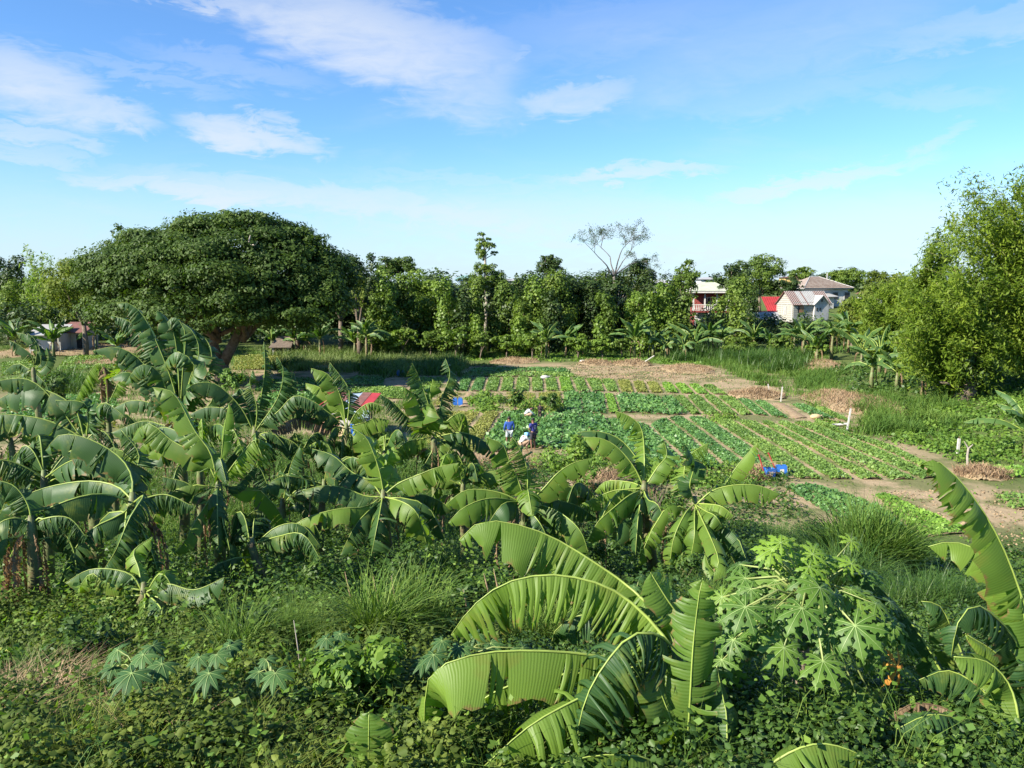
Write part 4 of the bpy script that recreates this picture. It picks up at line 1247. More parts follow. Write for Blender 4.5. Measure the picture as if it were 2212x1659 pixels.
for i, (a, b, mt) in enumerate([(-.4, 1.6, 'rust'), (1.6, 2.5, 'zinc'), (2.5, 2.9, 'rust'), (2.9, 5.3, 'zinc'), (5.3, gl + .3, 'rust')]):
    part('roof_sheet', lambda m: slab(m, (a, -e_, eh - .25), (b, -e_, eh - .25), (b, gw / 2, rh + .06), (a, gw / 2, rh + .06)), mt, h)
part('roof_sheet', lambda m: slab(m, (gl + .3, gw + e_, eh - .25), (-.4, gw + e_, eh - .25), (-.4, gw / 2, rh + .06), (gl + .3, gw / 2, rh + .06)), 'rust', h)
ribs(h, (-.4, -e_, eh - .25), (gl + .3, -e_, eh - .25), (gl + .3, gw / 2, rh + .06), (-.4, gw / 2, rh + .06), 22, 'zinc')
# small cross gable on the long side
part('cross_gable', lambda m: m.add([(3.9, -.45, eh - .1), (6.9, -.45, eh - .1), (5.4, -.45, eh + 1.25), (3.9, 1.6, eh - .1), (6.9, 1.6, eh - .1), (5.4, 1.6, eh + 1.25)], [(0, 1, 2), (0, 2, 5, 3), (1, 4, 5, 2), (3, 5, 4)]), 'board', h)
part('cross_gable_wall', lambda m: m.box(3.95, 6.85, -.44, -.07, .2, eh - .1), 'wall_grey', h)
for x in (4.3, 4.95): part('window', lambda m: m.box(x, x + .3, -.5, -.441, 1.8, 2.3), 'dark_in', h)
part('vent', lambda m: m.box(5.2, 5.6, -.5, -.451, eh + .3, eh + .75), 'dark_in', h)
part('cross_roof', lambda m: (slab(m, (3.6, -.75, eh - .2), (5.4, -.75, eh + 1.38), (5.4, 1.6, eh + 1.38), (3.6, 1.6, eh - .2), -.06), slab(m, (5.4, -.75, eh + 1.385), (7.3, -.75, eh - .3), (7.3, 1.6, eh - .3), (5.4, 1.6, eh + 1.385), -.06)), 'zinc', h)

# red-roofed shed beside it
o = P(1661, 694, 136)
h = empty('red_roof_house', (o[0], o[1], o[2]), 'low house with a bright red sloping roof beside the timber house', 'house', rz=rad(4))
part('wall', lambda m: m.box(0, 5.2, 0, 3.5, 0, 1.5), 'wall_grey', h)
part('roof', lambda m: slab(m, (-.1, -.5, .9), (5.4, -.5, .9), (5.4, 3.6, 4.0), (-.1, 3.6, 4.0)), 'roof_red', h)
ribs(h, (-.1, -.5, .9), (5.4, -.5, .9), (5.4, 3.6, 4.0), (-.1, 3.6, 4.0), 14, 'roof_red')
part('window', lambda m: m.box(.8, 1.8, -.07, -.003, .5, 1.1), 'dark_in', h)
# small hut in front with grey sheets and red ridge
o = P(1636, 706, 124)
h = empty('sheet_metal_hut', (o[0], o[1], o[2]), 'small hut of grey sheets with red ridge in front of the red roof', 'hut', rz=rad(10))
part('wall', lambda m: m.box(0, 3.6, 0, 2.6, 0, 1.3), 'wall_grey', h)
part('roof', lambda m: (slab(m, (-.3, -.3, 1.0), (3.9, -.3, 1.0), (3.9, 1.3, 2.2), (-.3, 1.3, 2.2)), slab(m, (3.9, 2.9, 1.0), (-.3, 2.9, 1.0), (-.3, 1.3, 2.2), (3.9, 1.3, 2.2))), 'zinc', h)
part('ridge_cap', lambda m: m.box(-.3, 3.9, 1.15, 1.45, 2.28, 2.4), 'roof_red', h)
part('door', lambda m: m.box(1.4, 2.1, -.06, -.003, .02, 1.0), 'dark_in', h)

# hip-roofed house on the rise
o = P(1738, 668, 160)
h = empty('hip_roof_house', (o[0], o[1], o[2]), 'large pale house with brown tiled hip roof on the rise', 'house', rz=rad(12))
Wx, Wy, wh = 9.4, 7.6, 4.0
part('wall', lambda m: m.box(0, Wx, 0, Wy, 0, wh), 'wall_white', h)
part('eave', lambda m: m.box(-.7, Wx + .7, -.7, Wy + .7, wh, wh + .18), 'zinc', h)
a, b, c, d, e, f = (-.8, -.8, wh + .19), (Wx + .8, -.8, wh + .19), (Wx + .8, Wy + .8, wh + .19), (-.8, Wy + .8, wh + .19), (3.2, Wy / 2, wh + 2.4), (Wx - 4.2, Wy / 2, wh + 2.4)
part('roof', lambda m: m.add([a, b, c, d, e, f], [(0, 1, 5, 4), (1, 2, 5), (2, 3, 4, 5), (3, 0, 4), (0, 3, 2, 1)]), 'tile_brown', h)
for i in range(9):
    u = i / 9
    A_, B_2 = Vector(a).lerp(Vector(e), u), Vector(b).lerp(Vector(f), u)
    part('tile_course', lambda m: m.tube([A_ + Vector((0, -.03, .05)), B_2 + Vector((0, -.03, .05))], .07, 4), 'tile_brown', h)
for p, q in ((a, e), (b, f), (e, f)):
    part('ridge', lambda m: m.tube([Vector(p) + Vector((0, 0, .06)), Vector(q) + Vector((0, 0, .06))], .10, 5), 'zinc', h)
part('side_room', lambda m: m.box(-1.6, 4.4, -3.0, -.01, -.2, 2.4), 'wall_white', h)
part('side_roof', lambda m: slab(m, (-2.0, -3.6, 2.3), (5.0, -3.6, 2.5), (5.0, -.02, 3.1), (-2.0, -.02, 3.0)), 'zinc', h)
for x in (6.0, 8.6):
    fr = part('window', lambda m: m.box(x, x + 1.3, -.08, -.003, 1.9, 3.4), 'wall_grey', h)
    part('pane', lambda m: m.box(x + .12, x + 1.18, -.12, -.081, 2.0, 3.3), 'dark_in', fr)
part('window', lambda m: m.box(.3, 2.2, -3.08, -3.003, 1.0, 2.0), 'dark_in', h)
part('vent_pipe', lambda m: m.tube([(6.6, 3.0, wh + 2.0), (6.6, 3.0, wh + 3.2)], .12, 6), 'zinc', h)

# distant bits on the skyline
def far_house(px, py, D, w_, d_, wh_, rh_, wm, rm, label, rz=0.0):
    o = P(px, py, D)
    h = empty('distant_house', (o[0], o[1], o[2]), label, 'house', rz=rz)
    part('wall', lambda m: m.box(0, w_, 0, d_, -1.6, wh_), wm, h)
    part('roof', lambda m: m.add([(-.5, -.5, wh_ + .01), (w_ + .5, -.5, wh_ + .01), (w_ + .5, d_ + .5, wh_ + .01), (-.5, d_ + .5, wh_ + .01), (w_ * .3, d_ / 2, wh_ + rh_), (w_ * .7, d_ / 2, wh_ + rh_)],
                                 [(0, 1, 5, 4), (1, 2, 5), (2, 3, 4, 5), (3, 0, 4), (0, 3, 2, 1)]), rm, h)
    for x in (.2, .6): part('window', lambda m: m.box(w_ * x, w_ * (x + .16), -.07, -.003, wh_ * .3, wh_ * .75), 'dark_in', h)
    return h
far_house(984, 617, 205, 6.0, 6, 1.6, 1.0, 'wall_blue', 'roof_teal', 'pale blue building with teal roof beyond the trees')
far_house(1082, 611, 215, 5.5, 5, .5, .6, 'wall_white', 'zinc', 'low grey roof beyond the trees right of the lone tall tree')
far_house(1168, 611, 215, 5.0, 5, .4, .6, 'wall_white', 'zinc', 'grey rooftop behind the round dark crown')
far_house(1278, 612, 205, 4.0, 5, .5, .7, 'wall_white', 'rust', 'faint rusty rooftop left of the bare tree')
far_house(1405, 618, 200, 5.0, 5, .8, .8, 'wall_white', 'zinc', 'pale far rooftop right of the irregular dark crown')
far_house(1514, 608, 205, 4.0, 5, .5, .6, 'wall_white', 'zinc', 'small far house above the balcony house roof')
far_house(1696, 607, 215, 7.5, 5, .9, .4, 'yellow_wall', 'rust', 'yellow far building above the red roof')
far_house(1872, 645, 150, 3.2, 4, .8, .9, 'wall_grey', 'rust', 'little brown roof right of the hip-roofed house')
far_house(0, 652, 150, 4.0, 5, .9, .3, 'wall_white', 'zinc', 'pale roof at the left edge under the dark tree')

# huts at the far left
def hut(px, py, D, w_, wh_, rm, label, rz=0.0, wm='wall_white'):
    o = P(px, py, D); z = float(hgt(o[0], o[1]))
    h = empty('farm_hut', (o[0], o[1], z), label, 'hut', rz=rz)
    part('wall', lambda m: m.box(0, w_, 0, 3.0, .5, wh_), wm, h)
    part('roof', lambda m: slab(m, (-.4, -.6, wh_ - .15), (w_ + .4, -.6, wh_ - .15), (w_ + .1, 3.3, wh_ + 1.0), (-.1, 3.3, wh_ + 1.0)), rm, h)
    part('door', lambda m: m.box(w_ * .7, w_ * .7 + .8, -.06, -.003, .55, wh_ - .4), 'dark_in', h)
    for x in (0, w_ - .15): part('post', lambda m: m.box(x, x + .15, -.35, -.2, 0, wh_ - .12), 'board', h)
    return h
hut(64, 715, 100, 3.6, 2.6, 'zinc', 'white-walled hut with grey roof at the far left', rad(3))
hut(123, 712, 103, 3.6, 2.7, 'rust', 'white hut with rusty brown roof next to the grey-roofed one', rad(-3))
hut(590, 758, 98, 1.9, 1.2, 'bark', 'tiny grey field shelter right of the rain tree trunk', rad(3), 'bark')

# shack hidden among the banana plants
M['tarp_brown'] = plain('brown_sheet', (.36, .22, .12), .8, .2, 2.5, (.24, .13, .08))
M['tarp_tan'] = plain('tan_sheet', (.46, .35, .19), .8, .15, 2.5)
M['blue_plastic'] = plain('blue_plastic', (.03, .14, .48), .35, .1, 3, spec=.5)
M['blue_white'] = plain('pale_blue_sheet', (.28, .36, .46), .6, .1, 2)
o = P(686, 948, 46)
h = empty('field_shack', (o[0], o[1], 0), 'shack with patched red and white roof half hidden by banana leaves', 'shack', rz=rad(-8)); h.scale = (.74, .74, .92)
for x, y in ((0, 0), (3.6, 0), (0, 2.6), (3.6, 2.6)): part('post', lambda m: m.tube([(x, y, 0), (x, y, 2.1)], .07, 6), 'bark', h)
for i, mt in enumerate(('roof_red', 'rust', 'rust', 'blue_white', 'rust', 'roof_red')):
    part('roof_sheet', lambda m: slab(m, (-.4 + i * .78, -.5, 1.95 - .02 * (i % 2)), (.36 + i * .78, -.5, 1.95 - .02 * (i % 2)), (.36 + i * .78, 3.2, 2.6 - .02 * (i % 2)), (-.4 + i * .78, 3.2, 2.6 - .02 * (i % 2)), .03), mt, h)
part('wall_sheet', lambda m: slab(m, (-.2, -.1, .4), (1.9, -.12, .55), (1.9, -.1, 1.5), (-.2, -.1, 1.35), .03), 'tarp_brown', h)
part('wall_sheet', lambda m: slab(m, (1.2, -.25, .15), (2.7, -.3, .3), (2.6, -.2, .95), (1.1, -.2, .6), .03), 'tarp_tan', h)
part('wall_sheet', lambda m: slab(m, (2.75, -.1, .2), (3.7, -.1, .1), (3.7, -.1, .9), (2.75, -.1, 1.0), .03), 'blue_plastic', h)
part('back_wall', lambda m: m.box(.1, 3.5, 2.5, 2.55, .1, 2.0), 'wall_grey', h)
part('eave_sheet', lambda m: slab(m, (3.2, -.55, 1.35), (4.4, -.6, 1.5), (4.4, -.5, 1.95), (3.2, -.5, 1.93), .03), 'blue_white', h)
mb = MB()
for i in range(7): mb.tube([(-.6 + i * .09, 1.5, 2.65 + i * .02), (.5 + i * .1, 2.0 + i * .05, 2.95 + i * .04)], .035, 5)
mb.build('bamboo_poles', M['culm'], h)

# ------------------------------------------------------------------ posts, cans and small things in the field
def post(px, pyb, pyt, wd, label, lean=(0, 0), name='concrete_post', group='white posts beside the straw heaps'):
    b = G(px, pyb); D = b[1]
    hh = (pyb - pyt) / FPX * D * 1.0
    r = empty(name, b, label, 'post', group)
    mb = MB(); s = wd / 2
    a, c = Vector((0, 0, -.2)), Vector((lean[0], lean[1], hh))
    mb.add([(a.x - s, a.y - s, a.z), (a.x + s, a.y - s, a.z), (a.x + s, a.y + s, a.z), (a.x - s, a.y + s, a.z), (c.x - s, c.y - s, c.z), (c.x + s, c.y - s, c.z), (c.x + s, c.y + s, c.z), (c.x - s, c.y + s, c.z)],
           [(0, 3, 2, 1), (4, 5, 6, 7), (0, 1, 5, 4), (1, 2, 6, 5), (2, 3, 7, 6), (3, 0, 4, 7)])
    mb.build('shaft', M['white_paint'], r)
    mb = MB(); mb.tube([(lean[0] * .9, 0, hh - .05), (lean[0], 0, hh + .12)], .015, 5); mb.build('rebar', M['rust'], r)
    return r
post(1686, 868, 835, .075, 'upright white post right of the low straw heap', (.10, 0))
post(1663, 852, 829, .075, 'short white post stuck in the low straw heap', (-.18, 0))
post(1828, 934, 881, .085, 'tallest white post, leaning, in front of the largest straw heap', (.20, 0))
post(2068, 984, 946, .11, 'mottled white post in the creepers at the right', (.03, 0))
b = G(1815, 922)
lp = empty('fallen_post', b, 'white post lying on the soil beside the tallest upright post', 'post')
mb = MB(); mb.tube([(-.5, 0, .1), (.45, .1, .16)], .09, 4); mb.build('shaft', M['white_paint'], lp)
b = G(2090, 1010)
fs = empty('forked_stick', b, 'pale forked stick standing in the creepers by the right edge', 'stick')
mb = MB(); mb.tube([(0, 0, 0), (-.05, 0, .6), (-.02, 0, 1.0)], [.06, .05, .05], 6); mb.tube([(-.02, 0, .95), (-.25, 0, 1.3)], [.04, .02], 6); mb.tube([(-.02, 0, .95), (.18, 0, 1.15)], [.04, .02], 6)
mb.build('stick', M['bark_pale'], fs)
b = G(1403, 790)
st = empty('white_stick', b, 'short white stick leaning in a straw heap behind the ploughed plot', 'stick')
mb = MB(); mb.tube([(-.5, 0, .45), (.5, 0, 1.1)], [.06, .06], 5); mb.build('stick', M['white_paint'], st)

def jerrycan(b, rz, label, col='blue_plastic', s=1.0, group=None):
    r = empty('jerry_can', b, label, 'jerry can', group, rz)
    mb = MB()
    for z0, z1, q in ((0, .1, .96), (.1, .42, 1.0), (.42, .5, .82)):
        mb.box(-.17 * q * s, .17 * q * s, -.13 * q * s, .13 * q * s, z0 * s, (z1 - .002) * s)
    mb.build('body', M[col], r)
    mb = MB(); mb.tube([(-.1 * s, 0, .5 * s), (-.08 * s, 0, .57 * s), (.06 * s, 0, .57 * s), (.09 * s, 0, .5 * s)], .018 * s, 6); mb.build('handle', M[col], r)
    mb = MB(); mb.tube([(.12 * s, .05 * s, .49 * s), (.12 * s, .05 * s, .55 * s)], .03 * s, 8); mb.build('cap', M['white_paint'], r)
    return r
g = G(983, 875); jerrycan(g, .1, 'left one of two blue jerry cans standing together on the path')
g2 = g + np.array((.40, .02, 0)); jerrycan(g2, -.05, 'right one of two blue jerry cans standing together on the path')
g = G(861, 812); jerrycan(g, .3, 'single blue jerry can far off beside the brown plot, left half')
g3 = g + np.array((.42, .1, 0)); jerrycan(g3, .3, 'second blue jerry can close to the far-off single one, right half')

def watering_can(b, rz, tilt, label):
    """square can cut open at the top with a long red spout pipe"""
    r = empty('watering_can', b, label, 'watering can', 'pair of blue watering cans', rz)
    r.rotation_euler = (0, tilt, rz)
    w_, d_, hh, t = .23, .19, .46, .015
    mb = MB()
    mb.box(-w_, w_, -d_, d_, 0, t); mb.box(-w_, -w_ + t, -d_, d_, t + .001, hh); mb.box(w_ - t, w_, -d_, d_, t + .001, hh)
    mb.box(-w_ + t + .001, w_ - t - .001, -d_, -d_ + t, t + .001, hh); mb.box(-w_ + t + .001, w_ - t - .001, d_ - t, d_, t + .001, hh)
    mb.build('body', M['blue_plastic'], r)
    mb = MB(); mb.tube([(-w_ + .02, 0, .12), (-w_ - .12, .05, .5), (-w_ - .3, .1, .98)], [.026, .028, .03], 8); mb.tube([(-w_ - .3, .1, .98), (-w_ - .34, .12, 1.06)], [.03, .05], 8)
    mb.build('spout', M['roof_red'], r)
    mb = MB(); mb.tube([(0, -d_ + .01, hh - .03), (0, -d_ * .4, hh + .2), (0, d_ * .4, hh + .2), (0, d_ - .01, hh - .03)], .014, 6); mb.build('handle', M['culm'], r)
    mb = MB(); mb.box(-.09, .09, -d_ - .006, -d_ - .001, .12, .32); mb.build('paper_label', M['white_paint'], r)
    return r
ga = G(1660, 1032); gb = G(1688, 1026)
watering_can(ga, rad(15), rad(4), 'left blue watering can with red spout on the near edge of the field')
watering_can(gb, rad(-8), rad(-3), 'right blue watering can with red spout on the near edge of the field')
yk = empty('carrying_pole', (ga + gb) / 2, 'bamboo carrying pole laid across the two blue watering cans', 'pole')
mb = MB(); mb.tube([(-.95, .0, .60), (0, -.05, .70), (.6, 0, .68)], [.022, .026, .02], 7); mb.build('shaft', M['culm'], yk)

def sack(px, py, s, label, mat='tarp_tan'):
    g = G(px, py); r = empty('sack', g, label, 'sack')
    mb = MB(); mb.ball((0, 0, .16 * s), .3 * s, 10, 7, (1.3, .8, .62)); mb.tube([(.3 * s, 0, .2 * s), (.46 * s, .02, .26 * s)], [.07 * s, .03 * s], 6)
    o = mb.build('bag', M[mat], r, True)
sack(1177, 819, 1.1, 'pale sack lying between the shaded beds', 'wall_grey')
sack(1762, 905, 1.0, 'tan sack lying on the path below the straw heaps')
sack(1664, 845 + 16, .6, 'small grey stone-like bag at the left foot of the low straw heap', 'wall_grey')
sack(1258, 783, .9, 'white bag at the far edge of the field', 'white_paint')

# ------------------------------------------------------------------ people
M['skin'] = plain('skin_brown', (.20, .10, .065), .55, .08, 8)
M['hair'] = plain('hair_black', (.012, .010, .009), .6, .1, 8)
M['cloth_blue'] = plain('cloth_blue', (.03, .09, .36), .8, .15, 6)
M['cloth_navy'] = plain('cloth_navy', (.035, .04, .21), .8, .15, 6)
M['cloth_dark'] = plain('cloth_charcoal', (.035, .033, .045), .8, .1, 6)
M['cloth_white'] = plain('cloth_white', (.42, .47, .48), .8, .1, 6)
M['cloth_pale_blue'] = plain('cloth_pale_blue', (.22, .52, .78), .8, .1, 6)
M['cloth_black'] = plain('cloth_black', (.028, .018, .02), .9, .1, 6)
M['cloth_red'] = plain('cloth_red', (.62, .06, .03), .8, .1, 6)
M['cloth_tan'] = plain('cloth_tan', (.45, .30, .20), .8, .1, 6)


def skinned(name, verts, edges, radii, mat, parent, root_i=0, lv=2):
    me = bpy.data.meshes.new(name)
    me.from_pydata([tuple(v) for v in verts], edges, [])
    o = link(bpy.data.objects.new(name, me), parent)
    sk = o.modifiers.new('skin', 'SKIN'); sk.use_smooth_shade = True
    for i, d in enumerate(me.skin_vertices[0].data):
        r = radii[i]; d.radius = (r, r) if isinstance(r, (int, float)) else r
        d.use_root = (i == root_i)
    sb = o.modifiers.new('sub', 'SUBSURF'); sb.levels = lv; sb.render_levels = lv
    me.materials.append(M[mat])
    return o


def person(loc, rz, label, pose, shirt, trousers, s=1.0, hat=None, long_sleeve=True, hem=True):
    """pose: dict of joints; one continuous body, clothes as separate garments"""
    r = empty('person', loc, label, 'person', rz=rz); r.scale = (s, s, s)
    J = {k: Vector(v) for k, v in pose.items()}
    order = ['pelvis', 'waist', 'chest', 'neck', 'head', 'crown', 'shL', 'elL', 'wrL', 'haL', 'shR', 'elR', 'wrR', 'haR', 'hipL', 'knL', 'anL', 'toL', 'hipR', 'knR', 'anR', 'toR']
    ix = {k: i for i, k in enumerate(order)}
    E = [(ix[a], ix[b]) for a, b in [('pelvis', 'waist'), ('waist', 'chest'), ('chest', 'neck'), ('neck', 'head'), ('head', 'crown'), ('chest', 'shL'), ('shL', 'elL'), ('elL', 'wrL'), ('wrL', 'haL'),
         ('chest', 'shR'), ('shR', 'elR'), ('elR', 'wrR'), ('wrR', 'haR'), ('pelvis', 'hipL'), ('hipL', 'knL'), ('knL', 'anL'), ('anL', 'toL'), ('pelvis', 'hipR'), ('hipR', 'knR'), ('knR', 'anR'), ('anR', 'toR')]]
    rd = dict(pelvis=.115, waist=.10, chest=.12, neck=.052, head=.088, crown=.07, shL=.06, elL=.042, wrL=.028, haL=.034, shR=.06, elR=.042, wrR=.028, haR=.034,
              hipL=.085, knL=.055, anL=.036, toL=.034, hipR=.085, knR=.055, anR=.036, toR=.034)
    skinned('body', [J[k] for k in order], E, [rd[k] for k in order], 'skin', r)
    # fingers and thumb
    for sd in ('L', 'R'):
        hd, wr = J['ha' + sd], J['wr' + sd]
        d = (hd - wr).normalized(); side = d.cross(Vector((0, 1, .2))).normalized()
        for q in range(5):
            off = side * (.03 * (q - 2) / 2)
            ln = (.05, .075, .08, .072, .055)[q]
            a = hd + off * .9 - d * .01
            tip = a + d * ln + side * (.028 if q == 0 else 0) + Vector((0, .015, -.01))
            mb = MB(); mb.tube([a, (a + tip) / 2 + Vector((0, 0, .006)), tip], [.009, .0085, .006], 6)
            mb.build('thumb' if q == 0 else 'finger', M['skin'], r, True)
    # shirt: torso and sleeves as one garment
    sv = [J['pelvis'].lerp(J['waist'], .15), J['waist'], J['chest'], J['chest'].lerp(J['neck'], .72), J['shL'], J['shL'].lerp(J['elL'], 1.0 if long_sleeve else .75), J['shR'], J['shR'].lerp(J['elR'], 1.0 if long_sleeve else .75)]
    se = [(0, 1), (1, 2), (2, 3), (2, 4), (4, 5), (2, 6), (6, 7)]; sr = [.15, .135, .15, .07, .085, .066, .085, .066]
    if long_sleeve:
        sv += [J['wrL'], J['wrR']]; se += [(5, 8), (7, 9)]; sr += [.045, .045]
    skinned('shirt', sv, se, sr, shirt, r)
    tl = .95 if trousers[1] == 'long' else .85
    kn = 'an' if trousers[1] == 'long' else 'kn'
    tv = [J['pelvis'], J['hipL'], J['knL'] if kn == 'an' else J['hipL'].lerp(J['knL'], tl), J['hipR'], J['knR'] if kn == 'an' else J['hipR'].lerp(J['knR'], tl)]
    te = [(0, 1), (1, 2), (0, 3), (3, 4)]; tr_ = [.14, .108, .088, .108, .088]
    if kn == 'an': tv += [J['knL'].lerp(J['anL'], .9), J['knR'].lerp(J['anR'], .9)]; te += [(2, 5), (4, 6)]; tr_ += [.06, .06]
    skinned('trousers', tv, te, tr_, trousers[0], r)
    hc = (J['head'] + J['crown']) / 2; up = (J['crown'] - J['head']).normalized(); f = Vector((0, 1, 0))
    f = (f - up * f.dot(up)); f = f.normalized() if f.length > .1 else Vector((0, 0, -1))
    sd = f.cross(up)
    hm = MB(); hm.ball(tuple(hc + up * .045 - f * .02), .098, 10, 8, (1, 1, .85)); hm.build('hair', M['hair'], r, True)
    for q in (-1, 1):
        mb = MB(); mb.ball(tuple(hc + sd * q * .032 + f * .088 - up * .005), .012, 6, 5); mb.build('eye', M['hair'], r, True)
        mb = MB(); mb.ball(tuple(hc + sd * q * .09 - up * .015), .022, 6, 5, (.5, .8, 1.2)); mb.build('ear', M['skin'], r, True)
    mb = MB(); mb.ball(tuple(hc + f * .1 - up * .03), .017, 6, 5, (.8, 1, 1.2)); mb.build('nose', M['skin'], r, True)
    mb = MB(); mb.ball(tuple(hc + f * .087 - up * .065), .016, 6, 5, (1.6, .5, .4)); mb.build('mouth', M['cloth_tan'], r, True)
    if hat:
        hm = MB(); hm.ball(tuple(hc + up * .05), .118, 10, 8, (1, 1, .95))
        if hat == 'cloth_pale_blue': hm.tube([hc + up * .02 - f * .05, hc - up * .16 - f * .06], [.10, .13], 10)
        hm.build('head_scarf' if hat == 'cloth_pale_blue' else 'cap', M[hat], r, True)
    return r


def stand(arm='down', bend=0.0):
    p = dict(pelvis=(0, 0, .92), waist=(0, .01, 1.08), chest=(0, .02, 1.28), neck=(0, .02, 1.45), head=(0, .04, 1.54), crown=(0, .05, 1.64),
             shL=(-.19, .01, 1.38), elL=(-.26, -.02, 1.12), wrL=(-.24, .12, .92), haL=(-.22, .18, .86), shR=(.19, .01, 1.38), elR=(.26, -.02, 1.12), wrR=(.24, .12, .92), haR=(.22, .18, .86),
             hipL=(-.10, 0, .86), knL=(-.13, .03, .48), anL=(-.13, -.02, .08), toL=(-.14, .13, .03), hipR=(.10, 0, .86), knR=(.12, .05, .48), anR=(.13, 0, .08), toR=(.15, .15, .03))
    if arm == 'front':
        p.update(elL=(-.25, .04, 1.13), wrL=(-.10, .25, 1.08), haL=(-.04, .31, 1.08), elR=(.25, .04, 1.13), wrR=(.12, .25, 1.03), haR=(.06, .31, 1.02))
    return p


def squat():
    return dict(pelvis=(0, -.12, .24), waist=(0, -.08, .38), chest=(0, .06, .54), neck=(0, .18, .64), head=(0, .27, .66), crown=(0, .36, .68),
                shL=(-.19, .10, .58), elL=(-.22, .30, .40), wrL=(-.12, .46, .22), haL=(-.10, .52, .15), shR=(.19, .10, .58), elR=(.22, .30, .40), wrR=(.14, .46, .22), haR=(.12, .52, .15),
                hipL=(-.11, -.10, .24), knL=(-.20, .26, .42), anL=(-.17, .04, .07), toL=(-.19, .20, .03), hipR=(.11, -.10, .24), knR=(.20, .26, .42), anR=(.17, .04, .07), toR=(.19, .20, .03))


def bend():
    return dict(pelvis=(0, -.10, .86), waist=(0, .04, .96), chest=(0, .24, .98), neck=(0, .40, .95), head=(0, .49, .92), crown=(0, .58, .87),
                shL=(-.18, .28, .93), elL=(-.20, .34, .66), wrL=(-.12, .42, .42), haL=(-.11, .45, .34), shR=(.18, .28, .93), elR=(.20, .34, .66), wrR=(.12, .42, .42), haR=(.11, .45, .34),
                hipL=(-.10, -.10, .82), knL=(-.13, .02, .46), anL=(-.13, -.04, .08), toL=(-.14, .11, .03), hipR=(.10, -.10, .82), knR=(.13, .02, .46), anR=(.13, -.04, .08), toR=(.15, .11, .03))


m1 = G(1100, 966)
person(m1, rad(12), 'standing person in bright blue long shirt, back turned, left of the navy shirt', stand('down'), 'cloth_blue', ('cloth_white', 'short'), 1.0)
m2 = G(1152, 972)
pn = person(m2, rad(40), 'standing person in navy printed shirt and dark shorts among the crops', stand('front'), 'cloth_navy', ('cloth_dark', 'short'), 1.03, long_sleeve=False)
mb = MB()
for (x, z, w_) in [(-.04, 1.30, .09), (.035, 1.30, .03), (-.02, 1.22, .13), (-.01, 1.14, .10)]:
    mb.box(x - w_ / 2, x + w_ / 2, -.152, -.146, z, z + .028)
mb.build('shirt_print', M['cloth_white'], pn)
person(G(1130, 968), rad(-60), 'crouching person in white top with pale blue head scarf', squat(), 'cloth_white', ('cloth_tan', 'long'), 1.05, 'cloth_pale_blue')
person(G(1139, 905), rad(-75), 'person in white shirt bent low over the weeds, back up', squat(), 'cloth_white', ('cloth_tan', 'long'), 1.0)
person(G(1166, 906), rad(-20), 'small person in black clothes standing behind the others', {**stand('front')}, 'cloth_black', ('cloth_black', 'long'), .62)
person(G(162, 752), rad(-80), 'far-off person in red shirt bending over at the left', squat(), 'cloth_red', ('cloth_dark', 'long'), 1.15)
# ------------------------------------------------------------------ banana plants
def catmull(pts, n):
    p = [np.array(q, float) for q in pts]
    if len(p) == 2: p = [p[0], (p[0] + p[1]) / 2 + np.array((0, 0, .12 * np.linalg.norm(p[1] - p[0]))), p[1]]
    p = [2 * p[0] - p[1]] + p + [2 * p[-1] - p[-2]]
    out = []
    for i in range(1, len(p) - 2):
        for t in np.linspace(0, 1, 12, endpoint=False):
            a, b, c, d = p[i - 1], p[i], p[i + 1], p[i + 2]
            out.append(.5 * (2 * b + (c - a) * t + (2 * a - 5 * b + 4 * c - d) * t * t + (3 * b - a - 3 * c + d) * t ** 3))
    out.append(p[-2]); out = np.array(out)
    L = np.concatenate([[0], np.cumsum(np.linalg.norm(np.diff(out, axis=0), axis=1))])
    s = np.linspace(0, L[-1], n)
    return np.column_stack([np.interp(s, L, out[:, i]) for i in range(3)]), L[-1]


